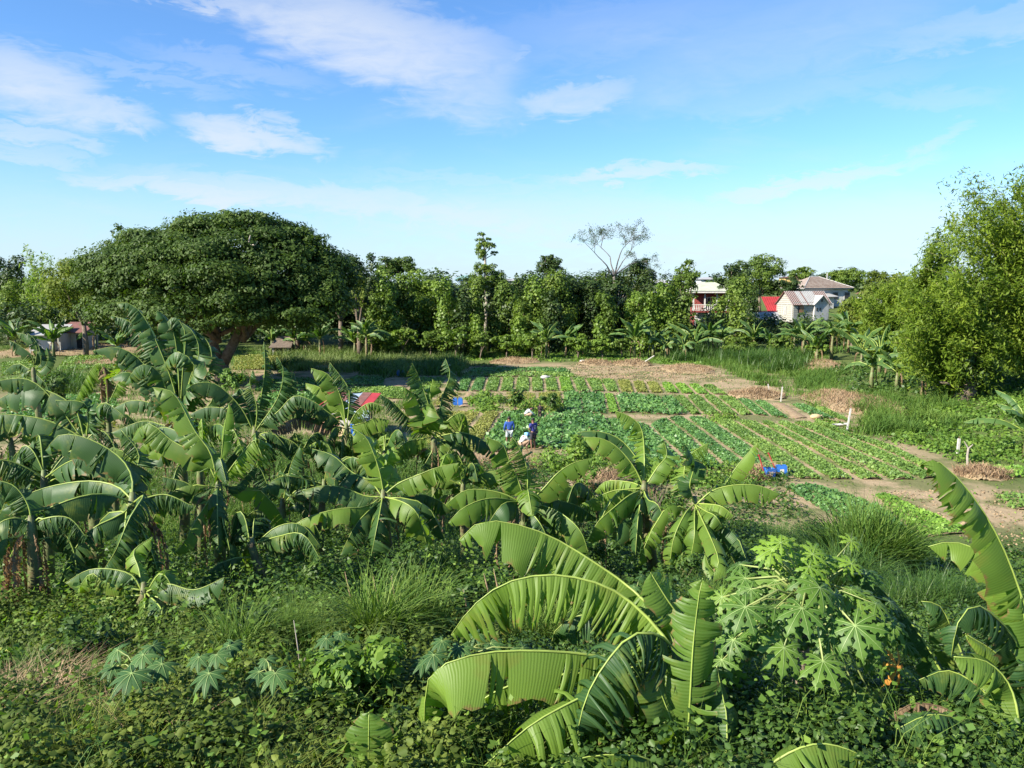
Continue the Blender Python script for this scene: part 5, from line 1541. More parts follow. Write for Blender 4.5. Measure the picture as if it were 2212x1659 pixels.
def leaf_mesh(path, width, fold=.5, torn=.5, pet=.12, roll=0.0, detail=1.0, droop=.35, keep=1.0, face=.35):
    """one banana blade: two rows of strips hanging from the midrib; torn = 0 whole .. 1 shredded"""
    NS = 40; grav = .9 * min(1.2, fold) ** 1.5 * (.6 + .6 * torn)
    C, L = catmull(path, NS)
    T = unit(np.gradient(C, axis=0))
    ref = np.array((0.0, -face, 1.0)); ref /= np.linalg.norm(ref)
    S = np.cross(T, ref); S = unit(S)
    for i in range(1, NS):
        if np.dot(S[i], S[i - 1]) < 0: S[i] *= -1
    S = unit(S * .8 + np.roll(S, 1, 0) * .1 + np.roll(S, -1, 0) * .1)
    Nn = np.cross(S, T)
    flip = 1.0 if Nn[NS // 3] @ ref > 0 else -1.0
    Nn = Nn * flip
    if roll:
        S, Nn = S * math.cos(roll) + Nn * math.sin(roll), Nn * math.cos(roll) - S * math.sin(roll)
    def at(A, t):
        f = np.clip(t, 0, 1) * (NS - 1); i = np.minimum(f.astype(int), NS - 2); f = (f - i)[..., None]
        return A[i] * (1 - f) + A[i + 1] * f
    V, F, var, UV = [], [], [], []
    nb = 0
    acr = 4
    for sd in (-1, 1):
        # tear positions
        t = pet; cuts = [pet]
        while t < 1:
            step = (R.uniform(.015, .05) if R.random() < torn else R.uniform(.06, .22)) if torn < .9 else R.uniform(.014, .032)
            t += step / max(.5, min(1.6, detail)); cuts.append(min(t, 1.0))
        grp_d, grp_v = R.normal(0, 1), R.random()
        for a, b in zip(cuts[:-1], cuts[1:]):
            if b - a < .004: continue
            if R.random() > keep: continue
            loose = torn * R.uniform(.2, 1.0)
            if R.random() < .4: grp_d = R.normal(0, 1)
            grp_v = .7 * grp_v + .3 * R.random()
            f0 = fold + grp_d * .16 * (.3 + torn) + R.normal(0, .07 + .16 * torn)
            if torn > .3 and R.random() < .10 * torn: f0 -= R.uniform(.3, .9)
            skew = .22 + R.normal(0, .05 + .08 * torn)
            m = max(3 if detail > .8 else 2, int((b - a) * 26 * detail) + 1)
            gap = min(.08, .003 * (1 + 3 * torn) / (b - a)); cup = R.uniform(.03, .14) * (.3 + torn)
            tt = np.linspace(a, b, m)
            mid = (a + b) / 2
            for j in range(m):
                e = (j / (m - 1) - .5)
                wd = width * np.clip((tt[j] - pet) / .10, 0.02, 1) ** .55 * np.clip((1 - tt[j]) / .22, .0, 1) ** .6
                wd = max(wd, .012) * (1 + R.normal(0, .015 + .05 * torn))
                c = at(C, np.array([tt[j]]))[0]
                s_ = at(S, np.array([tt[j]]))[0] * sd; n_ = at(Nn, np.array([tt[j]]))[0]; t_ = at(T, np.array([tt[j]]))[0]
                for q in range(acr):
                    v = q / (acr - 1)
                    ang = f0 + droop * v * (.6 + loose)
                    # accumulate an arc away from the midrib
                    o = s_ * math.cos(ang * .8) * v - n_ * math.sin(ang) * v + t_ * skew * v * v
                    o = o + np.array((0, 0, -1.0)) * v * (.25 + v * .75) * grav * (.55 + .45 * loose)
                    o = o / max(1e-6, np.linalg.norm(o)) * v if v > 0 else o
                    shrink = -t_ * e * (b - a) * L * gap * 2 * v * (1 + torn)
                    V.append(c + n_ * (.012 * math.sin(v * math.pi) - cup * (2 * e) ** 2 * v * wd * 1.6) + o * wd + shrink)
                    UV.append((tt[j] * L, sd * v * (1.0 if wd > .02 else .5)))
                    var.append(np.clip(grp_v + .25 * (R.random() - .5) * torn, 0, 1))
            for j in range(m - 1):
                for q in range(acr - 1):
                    i0 = nb + j * acr + q
                    F.append((i0, i0 + 1, i0 + acr + 1, i0 + acr) if sd > 0 else (i0, i0 + acr, i0 + acr + 1, i0 + 1))
            nb += m * acr
    return np.array(V), np.array(F), np.array(var), np.array(UV), C, L


def banana(name, crown, D, label, leaves, stem=.12, mat='banana', base_px=None, dead=0, group='banana plants in the foreground', width=.30, torn=.45, detail=1.0, skirt=3):
    """leaves: (points, options); a point is (x, y[, metres nearer(-)/farther(+)]) in the picture, at the plant's own distance"""
    c = P(*crown, D)
    bx = P(base_px, crown[1], D)[0] if base_px else c[0] + R.uniform(-.2, .2)
    b = np.array((bx, D, float(hgt(bx, D))))
    if b[2] > c[2] - .3: b[2] = c[2] - .3
    root = empty(name, b, label, 'banana plant', group)
    mb = MB()
    q = [b - np.array((0, 0, .3)), b * .5 + c * .5 + R.normal(0, .04, 3), c + np.array((0, 0, -.05)), c + np.array((0, 0, .18))]
    mb.tube(q, [stem * 1.0, stem * .85, stem * .6, stem * .3], 10)
    mb.build('pseudostem', M['pseudostem'], root, True, off=b)
    for lf in leaves:
        pts, opt = (lf, {}) if not isinstance(lf[-1], dict) else (lf[:-1], lf[-1])
        d0 = R.normal(0, .12)
        wp = [c + R.normal(0, .02, 3)]
        n = len(pts)
        for i, p in enumerate(pts):
            dz = p[2] if len(p) > 2 else d0 * (i + 1) / n * 2
            wp.append(P(p[0], p[1], D + dz))
        if opt.get('own'): wp = wp[1:]
        o = dict(width=width, torn=torn, detail=detail)
        o.update({k: v for k, v in opt.items() if k not in ('mat', 'own', 'rib')})
        o['width'] *= 1.06 if 11 < D < 30 else .9; o['fold'] = o.get('fold', .5) * .92; o['torn'] = min(.97, o['torn'] * 1.15 + .2)
        V, F, A, UV, C, L = leaf_mesh(wp, **o)
        mt = opt.get('mat', mat)
        lo = np_mesh('dead_leaf' if mt == 'banana_dead' else 'leaf', V, F, M[mt], parent=root, var=A, uv=UV, smooth=True, off=b)
        mb = MB(); st = range(0, 40, 3) if detail >= .8 else range(0, 40, 8)
        rr = stem * .13
        idx = list(st) + [39]
        mb.tube([C[i] + np.array((0, 0, .006)) for i in idx], [max(.004, rr * (1 - .85 * i / 39)) for i in idx], 6 if detail >= .8 else 4)
        mb.build('midrib', M['midrib'] if mt != 'banana_dead' else M['banana_dead'], lo, True, off=b)
    for i in range(skirt if 11 < D < 28 else 0):                     # older leaves hanging round the stem
        a = R.uniform(0, 2 * math.pi); l = R.uniform(1.1, 1.9); d = np.array((math.cos(a), math.sin(a), 0)); z = np.array((0, 0, 1.))
        s0 = c - z * R.uniform(0, .35)
        V, F, A, UV, C, L = leaf_mesh([s0, s0 + d * l * .35 + z * R.uniform(-.05, .3), s0 + d * l * .62 - z * l * .15, s0 + d * l * .8 - z * l * .55], R.uniform(.2, .3), R.uniform(.5, .9), R.uniform(.3, .9), .12, detail=.8)
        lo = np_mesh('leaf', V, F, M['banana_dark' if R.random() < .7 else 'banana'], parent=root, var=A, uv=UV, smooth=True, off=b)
        mb = MB(); mb.tube([C[k] + np.array((0, 0, .006)) for k in (0, 8, 16, 24, 32, 39)], [.018, .016, .013, .010, .007, .003], 4); mb.build('midrib', M['midrib'], lo, True, off=b)
    for i in range(dead):
        a = R.uniform(0, 2 * math.pi); rr = R.uniform(.12, .5); ln = R.uniform(.9, 1.9)
        d = np.array((math.cos(a), math.sin(a), 0))
        s = c + d * .06 - np.array((0, 0, R.uniform(0, .5)))
        V, F, A, UV, C, L = leaf_mesh([s, s + d * rr + np.array((0, 0, -.12)), s + d * rr * 1.25 + np.array((0, 0, -ln * .6)), s + d * rr * 1.1 + np.array((0, 0, -ln))],
                                      width=.10, fold=1.1, torn=.95, pet=.1, detail=.9, droop=.7, keep=.8)
        np_mesh('dead_leaf', V, F, M['banana_dead'], parent=root, var=A, smooth=True, off=b)
    return root


X = lambda pts, ox, oy: [((ox + p[0] / 3.0), (oy + p[1] / 3.0), *p[2:]) for p in pts]
c1 = lambda *p: X(p, 0, 403.2)
c4 = lambda *p: X(p, 0, 864.0)
c5 = lambda *p: X(p, 737.3, 748.8)
c6 = lambda *p: X(p, 1474.6, 806.4)
c8 = lambda *p: X(p, 737.3, 1105.9)
c9 = lambda *p: X(p, 1474.6, 1105.9)
def lf(pts, **o): return (*pts, o)

# --- front centre plant, closest to the camera
banana('banana_plant', (1465, 1418), 7.0, 'biggest foreground banana plant with long yellow-green arching leaf pointing left', [
    lf([(1400, 1432, -.1), (1290, 1418, -.25), (1190, 1408, -.35), (1060, 1410, -.4), (960, 1436, -.45), (922, 1478, -.45), (917, 1570, -.45)], width=.46, fold=1.05, torn=.36, pet=.17, droop=.12, face=.2),
    lf([(1408, 1345, .2), (1340, 1285, .3), (1270, 1255, .3), (1180, 1243, .3), (1090, 1262, .3), (1020, 1312, .3), (975, 1372, .3)], width=.46, fold=.85, torn=.8, pet=.05, droop=.35),
    lf([(1420, 1330, .5), (1360, 1270, .9), (1290, 1220, 1.0), (1200, 1165, 1.1), (1120, 1135, 1.1), (1040, 1128, 1.1), (992, 1168, 1.1)], width=.48, fold=.75, torn=.5, pet=.12, droop=.2),
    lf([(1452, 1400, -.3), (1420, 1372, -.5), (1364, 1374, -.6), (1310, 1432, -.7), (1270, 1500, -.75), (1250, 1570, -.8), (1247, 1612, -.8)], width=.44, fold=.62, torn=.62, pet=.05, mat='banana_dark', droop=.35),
    lf([(1400, 1455, -.3), (1330, 1475, -.5), (1230, 1520, -.7), (1137, 1575, -.8), (1040, 1662, -.9)], width=.44, fold=.6, torn=.5, pet=.05),
    lf([(1480, 1380, .2), (1470, 1340, .3), (1437, 1290, .3), (1405, 1238, .35)], width=.27, fold=.15, torn=.1, pet=.1, droop=.1),
    lf([(1400, 1440, -.2), (1330, 1448, -.1), (1200, 1460, 0), (1080, 1490, 0), (990, 1560, 0), (975, 1640, 0)], width=.30, fold=.9, torn=.88, pet=.1, droop=.4, keep=.8),
    lf([(1430, 1400, .5), (1370, 1330, .7), (1290, 1322, .8), (1210, 1350, .9), (1190, 1395, .9)], width=.30, fold=.8, torn=.6, mat='banana_dark', pet=.2),
    lf([(1500, 1430, .2), (1560, 1400, .4), (1620, 1385, .5), (1668, 1400, .5)], width=.2, fold=.9, torn=.4, mat='banana_dark'),
], stem=.14, dead=2, base_px=1460)
banana('banana_plant', (1475, 1725), 6.3, 'broad upright bright banana leaves rising at the bottom right of centre', [
    lf([(1470, 1640, 0), (1450, 1560, 0), (1428, 1500, .05), (1407, 1448, .1)], width=.30, fold=.12, torn=.18, pet=.08, droop=.08),
    lf([(1482, 1640, 0), (1490, 1520, 0), (1497, 1400, .05), (1508, 1300, .1), (1518, 1250, .1)], width=.27, fold=.28, torn=.45, pet=.08, droop=.25),
    lf([(1560, 1650, -.1), (1570, 1560, 0), (1560, 1500, .1), (1548, 1440, .1)], width=.22, fold=.5, torn=.3, mat='banana_dark'),
    lf([(1420, 1650, -.4), (1340, 1632, -.5), (1250, 1640, -.5), (1160, 1672, -.5)], width=.26, fold=1.0, torn=.3),
    lf([(1600, 1700, -.5), (1700, 1630, -.6), (1775, 1608, -.6), (1850, 1628, -.6), (1900, 1665, -.6)], width=.30, fold=.85, torn=.12, droop=.1, own=1, pet=.05),
], stem=.11, base_px=1475)
banana('banana_plant', (795, 1770), 6.0, 'single young banana leaf standing upright at the bottom edge, left of centre', [
    lf([(795, 1690, 0), (796, 1620, 0), (797, 1540, .05)], width=.22, fold=.12, torn=-.1, pet=.04, droop=.1),
], stem=.06)
# --- right edge plants
banana('banana_plant', (2245, 1500), 7.2, 'banana plant at the right edge with a huge leaf drooping over the field', [
    lf([(2238, 1400, 0), (2200, 1270, 0), (2160, 1170, 0), (2110, 1085, 0), (2060, 1025, 0), (2015, 993, 0), (1985, 1008, 0)], width=.31, fold=.72, torn=.5, pet=.02, droop=.35, roll=-.35),
    lf([(2225, 1400, .2), (2190, 1280, .3), (2130, 1200, .4), (2060, 1172, .5), (2005, 1182, .5)], width=.30, fold=.6, torn=.2, pet=.2, droop=.15),
    lf([(2235, 1430, -.2), (2215, 1350, -.2), (2205, 1290, -.2)], width=.2, fold=.4, torn=.3),
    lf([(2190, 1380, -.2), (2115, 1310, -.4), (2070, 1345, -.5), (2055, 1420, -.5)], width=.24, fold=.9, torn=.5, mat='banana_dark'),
    lf([(2260, 1600, -.2), (2225, 1640, -.3), (2200, 1700, -.3)], width=.22, fold=.8, torn=.4, mat='banana_dark'),
], stem=.13, dead=3)
banana('banana_plant', (2090, 1530), 7.6, 'dark-leaved banana plant right of the papaya, with folded brown-edged leaves', [
    lf([(2050, 1480, .1), (1985, 1370, .2), (1920, 1290, .3), (1860, 1240, .3), (1815, 1220, .3)], width=.22, fold=.9, torn=.2, mat='banana_dark', pet=.1),
    lf([(2085, 1440, .2), (2060, 1370, .3), (2030, 1310, .3), (1990, 1300, .3)], width=.26, fold=.6, torn=.25, mat='banana_dark', pet=.1),
    lf([(2130, 1470, .0), (2200, 1500, 0), (2160, 1420, 0), (2085, 1370, 0)], width=.24, fold=.3, torn=.1, pet=.1, own=1),
    lf([(2110, 1490, -.2), (2140, 1450, -.3), (2180, 1490, -.4), (2200, 1540, -.4)], width=.22, fold=.9, torn=.2),
    lf([(2080, 1500, -.3), (2030, 1520, -.5), (1985, 1535, -.6), (1900, 1590, -.7)], width=.28, fold=.7, torn=.4, pet=.15, mat='banana_dark'),
    lf([(2090, 1540, -.3), (2050, 1560, -.6), (1990, 1600, -.8), (1940, 1660, -.9)], width=.22, fold=.9, torn=.7, mat='banana_dead', pet=.1),
    lf([(2130, 1560, -.3), (2180, 1580, -.5), (2220, 1640, -.5)], width=.24, fold=.8, torn=.3, mat='banana_dark'),
], stem=.12, dead=5)

banana('banana_plant', (2190, 1640), 6.6, 'banana plant in the bottom right corner with broad shaded leaves', [
    lf([(2150, 1590, 0), (2090, 1560, -.1), (2010, 1545, -.2), (1930, 1580, -.2)], width=.34, fold=.5, torn=.4, mat='banana_dark'),
    lf([(2200, 1560, 0), (2180, 1480, .1), (2130, 1430, .1), (2060, 1420, .1)], width=.30, fold=.5, torn=.2),
    lf([(2170, 1560, .2), (2120, 1490, .3), (2050, 1450, .4), (1985, 1470, .4)], width=.28, fold=.8, torn=.3, mat='banana_dark'),
    lf([(2150, 1630, -.2), (2080, 1610, -.4), (2010, 1640, -.5), (1960, 1700, -.5)], width=.30, fold=.7, torn=.5),
    lf([(2200, 1580, .1), (2230, 1500, .1), (2215, 1430, .1)], width=.26, fold=.4, torn=.4, mat='banana_dark'),
    lf([(2130, 1600, .1), (2060, 1540, .1), (1980, 1520, .1), (1920, 1550, .1)], width=.2, fold=1.0, torn=.8, mat='banana_dead'),
], stem=.12, dead=6)

# --- second line, centre and right
banana('banana_plant', (1391, 1056), 17.0, 'banana plant right of centre with yellow-lit leaf arching to the upper left', [
    lf([(1370, 1010), (1335, 968), (1300, 948), (1262, 945)], width=.34, fold=.6, torn=.25), lf([(1392, 985, .4), (1385, 925, .5), (1360, 900, .5), (1330, 888, .5)], width=.30, fold=.7, torn=.6),
    lf([(1380, 1000, .6), (1340, 950, .8), (1290, 932, .8), (1247, 935, .8)], width=.28, fold=.6, torn=.5, mat='banana_dark'), lf([(1420, 1010), (1440, 985), (1435, 955)], width=.25, fold=.3, torn=.3),
    lf([(1350, 1058), (1320, 1062), (1258, 1088)], width=.30, fold=.9, torn=.55), lf([(1360, 1070, -.5), (1325, 1098, -.8), (1290, 1130, -1), (1270, 1170, -1)], width=.34, fold=.9, torn=.3),
    lf([(1360, 1042, .5), (1310, 1040, .8), (1285, 1062, .8)], width=.26, fold=.8, torn=.6), lf([(1400, 1080, -.5), (1420, 1090, -.8), (1440, 1130, -.9)], width=.28, fold=.6, torn=.3, mat='banana_dark'),
    lf([(1375, 1085, -.4), (1360, 1130, -.6), (1350, 1180, -.6)], width=.26, fold=.7, torn=.6, mat='banana_dark')], stem=.14, dead=6, base_px=1425)
banana('banana_plant', (1500, 1090), 16.4, 'leafy banana plant right of centre beside the tall grass, leaves spreading both ways', [
    lf([(1478, 1030), (1490, 985), (1530, 957)], width=.30, fold=.7, torn=.7), lf([(1540, 1060), (1590, 1048), (1640, 1050), (1686, 1068)], width=.33, fold=.85, torn=.25),
    lf([(1560, 1055, .5), (1590, 1010, .6), (1637, 955, .6)], width=.26, fold=.7, torn=.35), lf([(1535, 1090, -.3), (1560, 1095, -.5), (1585, 1115, -.6)], width=.28, fold=.5, torn=.4),
    lf([(1525, 1105, -.5), (1545, 1115, -.8), (1562, 1140, -.8)], width=.30, fold=.4, torn=.4), lf([(1525, 1130, -.5), (1560, 1165, -.6), (1592, 1228, -.6)], width=.32, fold=.6, torn=.2, mat='banana_dark'),
    lf([(1500, 1120, -.7), (1500, 1160, -1), (1490, 1215, -1)], width=.26, fold=.5, torn=.4), lf([(1490, 1050), (1500, 1000), (1480, 960)], width=.26, fold=.4, torn=.3, mat='banana_dark'),
    lf([(1480, 1110, -.6), (1455, 1165, -.9), (1446, 1232, -.9)], width=.24, fold=.6, torn=.5), lf([(1550, 1200, -2), (1540, 1240, -2.2), (1522, 1196, -2)], width=.2, fold=.3, torn=.2)], stem=.14, dead=6, base_px=1480)
banana('banana_plant', (1136, 1092), 16.0, 'banana plant in the middle with an upright leaf against the farmers', [
    lf([(1120, 1040), (1098, 990), (1085, 960), (1050, 945)], width=.33, fold=.6, torn=.4), lf([(1140, 1040), (1135, 1000), (1120, 965), (1107, 945)], width=.33, fold=.45, torn=.85, droop=.3),
    lf([(1170, 1060), (1205, 1022), (1240, 1000), (1281, 990)], width=.32, fold=.8, torn=.4), lf([(1090, 1068), (1040, 1058), (1000, 1062), (962, 1092)], width=.34, fold=.95, torn=.35),
    lf([(1100, 1080, -.5), (1050, 1078, -.8), (1000, 1098, -1), (968, 1130, -1)], width=.36, fold=.9, torn=.3), lf([(1115, 1085, -.6), (1085, 1090, -.9), (1052, 1135, -1)], width=.33, fold=.8, torn=.25, mat='banana_dark'),
    lf([(1180, 1095, -.3), (1220, 1115, -.6), (1255, 1150, -.8), (1273, 1202, -.8)], width=.34, fold=.8, torn=.3), lf([(1150, 1110, -.6), (1172, 1140, -.8), (1192, 1190, -.8)], width=.28, fold=.7, torn=.5, mat='banana_dark'),
    lf([(1140, 1060, -.5), (1142, 1068, -.9), (1150, 1115, -1.2)], width=.26, fold=.3, torn=.2), lf([(1180, 1080, .5), (1240, 1090, .8), (1290, 1120, .9)], width=.28, fold=.9, torn=.5, mat='banana_dark')], stem=.14, dead=3)
banana('banana_plant', (828, 1075), 17.0, 'banana plant left of centre with pale petioles and one leaf reaching right', [
    lf([(820, 1020), (805, 975), (790, 945), (765, 928)], width=.36, fold=.5, torn=.2), lf([(800, 1040), (760, 1020), (720, 985), (675, 970)], width=.35, fold=.6, torn=.3, mat='banana_dark'),
    lf([(860, 1045), (900, 1028), (945, 1010), (992, 1000)], width=.34, fold=.95, torn=.3, pet=.2), lf([(790, 1072), (745, 1055), (700, 1050), (652, 1060)], width=.34, fold=.6, torn=.15, mat='banana_dark'),
    lf([(790, 1095, -.6), (730, 1100, -.9), (660, 1120, -1), (602, 1158, -1)], width=.34, fold=.75, torn=.3, pet=.2), lf([(870, 1085, -.5), (898, 1105, -.7), (912, 1140, -.7), (924, 1188, -.7)], width=.38, fold=.5, torn=.2, pet=.15),
    lf([(820, 1110, -.9), (812, 1150, -1.2), (800, 1212, -1.3)], width=.36, fold=.55, torn=.45, pet=.05, mat='banana_dark'), lf([(790, 1110, -.7), (765, 1140, -.9), (735, 1200, -1)], width=.32, fold=.7, torn=.5, mat='banana_dark'),
    lf([(870, 1075, .4), (920, 1070, .7), (980, 1100, .8)], width=.32, fold=.9, torn=.5, mat='banana_dark'), lf([(840, 1040, .3), (835, 1000, .4), (850, 965, .4)], width=.28, fold=.3, torn=.3)], stem=.14, dead=4)
banana('banana_plant', (937, 945), 24.0, 'tall banana plant with very upright dark leaves, centre left', [
    lf([(930, 890), (905, 815), (890, 785)], width=.40, fold=.7, torn=.5, mat='banana_dark'), lf([(915, 900), (895, 855), (875, 838)], width=.45, fold=.5, torn=.15), lf([(945, 900), (930, 860), (935, 820)], width=.36, fold=.5, torn=.5),
    lf([(955, 920), (985, 895), (1005, 898), (1014, 945)], width=.40, fold=.9, torn=.5), lf([(955, 860), (972, 810), (962, 775)], width=.38, fold=.8, torn=.8, mat='banana_dark'), lf([(880, 900), (850, 870), (822, 852)], width=.34, fold=.8, torn=.7, mat='banana_dark'),
    lf([(935, 970), (925, 990), (912, 1012)], width=.45, fold=.8, torn=.6, mat='banana_dark'), lf([(965, 965), (990, 985), (1013, 1038)], width=.4, fold=.7, torn=.5), lf([(925, 925, -.6), (918, 905, -1), (930, 880, -1)], width=.5, fold=.1, torn=.05),
    lf([(960, 940), (1000, 935), (1050, 955), (1075, 990)], width=.36, fold=.9, torn=.6, mat='banana_dark'), lf([(900, 950), (870, 960), (840, 1000)], width=.38, fold=.9, torn=.6), lf([(950, 985), (950, 1010), (940, 1060)], width=.36, fold=.8, torn=.6, mat='banana_dark')], stem=.17, dead=3)
banana('banana_plant', (748, 925), 26.0, 'banana plant in front of the red-roofed shack with wind-shredded leaves', [
    lf([(740, 870), (712, 812), (672, 796)], width=.42, fold=.6, torn=.25), lf([(730, 880), (695, 840), (660, 828)], width=.44, fold=.5, torn=.15), lf([(715, 895), (662, 862), (610, 860)], width=.38, fold=.8, torn=.35, mat='banana_dark'),
    lf([(715, 905), (670, 885), (615, 878)], width=.36, fold=.8, torn=.4, mat='banana_dark'), lf([(700, 915), (650, 900), (585, 930)], width=.36, fold=1.1, torn=.8, mat='banana_dead'), lf([(790, 912), (810, 904), (842, 908)], width=.44, fold=1.0, torn=.25),
    lf([(770, 950), (795, 965), (815, 1012)], width=.42, fold=.6, torn=.3), lf([(755, 860), (748, 830), (712, 783)], width=.38, fold=.8, torn=.9, mat='banana_dark'), lf([(770, 890), (800, 870), (830, 880)], width=.36, fold=.9, torn=.9),
    lf([(740, 960), (725, 1000), (705, 1020)], width=.38, fold=.8, torn=.6, mat='banana_dark'), lf([(760, 955), (755, 1000), (765, 1040)], width=.4, fold=.8, torn=.5), lf([(785, 930), (830, 940), (870, 985)], width=.38, fold=.9, torn=.6, mat='banana_dark')], stem=.16, dead=8)
banana('banana_plant', (550, 935), 22.0, 'banana plant left of the shack, shredded leaf standing straight up', [
    lf([(562, 870), (572, 800), (570, 738)], width=.26, fold=.9, torn=.95, droop=.6), lf([(520, 880), (470, 832), (425, 828), (402, 842)], width=.36, fold=.85, torn=.3), lf([(535, 880), (520, 840), (507, 850)], width=.38, fold=.5, torn=.15),
    lf([(555, 880), (540, 830), (545, 800)], width=.26, fold=.9, torn=.9), lf([(575, 950), (568, 980), (520, 1032)], width=.36, fold=.7, torn=.85), lf([(600, 890), (640, 855), (700, 880)], width=.32, fold=.9, torn=.6, mat='banana_dark'),
    lf([(510, 890), (450, 880), (410, 895)], width=.34, fold=1.0, torn=.4), lf([(580, 900), (625, 830), (632, 800)], width=.26, fold=.8, torn=.9, mat='banana_dark'), lf([(590, 940), (640, 960), (665, 1010)], width=.32, fold=.8, torn=.8, mat='banana_dark'),
    lf([(540, 960), (500, 985), (470, 1030)], width=.34, fold=.8, torn=.6, mat='banana_dark'), lf([(600, 860), (612, 800), (598, 770)], width=.25, fold=.8, torn=.9)], mat='banana_dark', stem=.15, dead=7)
banana('banana_plant', (472, 1050), 16.0, 'slender banana plant at left with a yellow young leaf standing upright', [
    lf([(440, 990), (375, 955), (320, 915), (285, 955)], width=.34, fold=.55, torn=.4), lf([(455, 980), (420, 930), (375, 850), (330, 838)], width=.34, fold=.5, torn=.35), lf([(478, 990, -.2), (484, 930, -.2), (495, 872, -.2)], width=.16, fold=.5, torn=.1, pet=.35),
    lf([(430, 1060), (400, 1042), (350, 1030)], width=.26, fold=.9, torn=.4, mat='banana_dark'), lf([(510, 1050), (530, 1030), (555, 1005)], width=.15, fold=1.1, torn=.3, mat='banana_dark'), lf([(500, 1010), (540, 960), (560, 950), (555, 1010)], width=.3, fold=.9, torn=.9),
    lf([(420, 1130, -1), (400, 1170, -1.2), (372, 1198, -1.2)], width=.2, fold=.7, torn=.1), lf([(470, 1010, -.4), (475, 990, -.8), (490, 1045, -1)], width=.22, fold=.8, torn=.2, mat='banana_dark'),
    lf([(480, 1120, -.8), (495, 1180, -1), (500, 1260, -1)], width=.2, fold=1.1, torn=.5, mat='banana_dark')], stem=.13, dead=5, base_px=465)
banana('banana_plant', (287, 1085), 14.0, 'large banana plant at the left with long silver-backed arching leaves', [
    lf([(240, 1070, -.3), (180, 1072, -.6), (90, 1105, -.8), (-10, 1160, -.9)], width=.40, fold=.95, torn=.2, pet=.12, mat='banana_dark'), lf([(285, 1030, .2), (255, 985, .3), (190, 948, .3), (130, 940, .3), (98, 975, .3)], width=.38, fold=.8, torn=.5, mat='banana_dark'),
    lf([(270, 1010, .6), (215, 985, .8), (150, 975, .8)], width=.36, fold=.5, torn=.15), lf([(250, 1050, .4), (180, 1040, .6), (80, 1060, .8), (0, 1105, .8)], width=.33, fold=.85, torn=.45), lf([(310, 1072, -.6), (280, 1120, -1.0), (250, 1190, -1.1), (215, 1245, -1.1)], width=.30, fold=.75, torn=.85, pet=.1),
    lf([(340, 1070, .1), (370, 1072, .1), (418, 1095, .1)], width=.30, fold=1.1, torn=.6, mat='banana_dark'), lf([(300, 1130, -.4), (330, 1200, -.5), (350, 1270, -.5)], width=.24, fold=.9, torn=.7), lf([(265, 1110, -.6), (190, 1150, -.9), (140, 1230, -1), (120, 1310, -1)], width=.28, fold=.8, torn=.5, mat='banana_dark'),
    lf([(290, 1030, .8), (300, 980, 1), (262, 930, 1)], width=.3, fold=.8, torn=.7)], mat='banana_dark', stem=.15, dead=7)
banana('banana_plant', (185, 955), 17.5, 'banana plant at the left edge with a pale arching leaf over the plots', [
    lf([(160, 880), (95, 842), (40, 843), (-15, 870)], width=.40, fold=.95, torn=.45), lf([(150, 930), (90, 905), (0, 895), (-40, 905)], width=.38, fold=.8, torn=.3, mat='banana_dark'), lf([(140, 950), (80, 960), (40, 975), (10, 1020)], width=.36, fold=.9, torn=.6),
    lf([(190, 900), (180, 870), (120, 865)], width=.28, fold=.4, torn=.5), lf([(215, 930), (240, 950), (262, 1010)], width=.32, fold=.8, torn=.7), lf([(150, 990), (90, 1015), (50, 1060)], width=.36, fold=.9, torn=.6, mat='banana_dark'),
    lf([(200, 900), (225, 870), (270, 900)], width=.3, fold=.7, torn=.6, mat='banana_dark'), lf([(120, 870), (60, 820), (-20, 825)], width=.34, fold=1.0, torn=.6, mat='banana_dark')], mat='banana_dark', stem=.15, dead=5)
banana('banana_plant', (388, 905), 24.0, 'tallest banana clump at left, dark leaves swept up towards the rain tree', [
    lf([(370, 820), (320, 700), (285, 658), (252, 655)], width=.42, fold=.6, torn=.6), lf([(365, 830), (320, 740), (280, 695), (240, 682)], width=.42, fold=.7, torn=.7, mat='banana_dark'), lf([(350, 840), (300, 775), (250, 750), (200, 758)], width=.40, fold=.7, torn=.5, mat='banana_dark'),
    lf([(385, 800), (375, 720), (350, 680), (338, 672)], width=.4, fold=.4, torn=.4), lf([(395, 800), (400, 720), (375, 685), (345, 720)], width=.42, fold=.6, torn=.5, mat='banana_dark'), lf([(410, 820), (430, 760), (415, 715), (380, 690)], width=.42, fold=.5, torn=.5),
    lf([(345, 860), (300, 800), (255, 752)], width=.38, fold=.7, torn=.5, mat='banana_dark'), lf([(425, 850), (455, 790), (450, 740), (400, 700)], width=.36, fold=.8, torn=.7, mat='banana_dark'), lf([(350, 880), (290, 865), (238, 885)], width=.36, fold=.8, torn=.4),
    lf([(345, 850), (280, 805), (234, 820)], width=.32, fold=.3, torn=.2), lf([(400, 850, -1), (420, 790, -1.2), (380, 760, -1.2), (345, 800, -1)], width=.4, fold=.7, torn=.6, mat='banana_dark'), lf([(370, 870, -1), (340, 800, -1.4), (300, 790, -1.5), (270, 830, -1.5)], width=.4, fold=.8, torn=.6, mat='banana_dark'),
    lf([(360, 920), (310, 910), (240, 935)], width=.38, fold=.9, torn=.6), lf([(420, 900), (460, 860), (440, 800)], width=.36, fold=.8, torn=.8, mat='banana_dark'), lf([(405, 925), (440, 945), (470, 1000)], width=.36, fold=.9, torn=.6, mat='banana_dark'),
    lf([(375, 945, -.5), (350, 980, -.8), (300, 1000, -.8)], width=.36, fold=.9, torn=.5)], mat='banana_dark', stem=.17, dead=5)
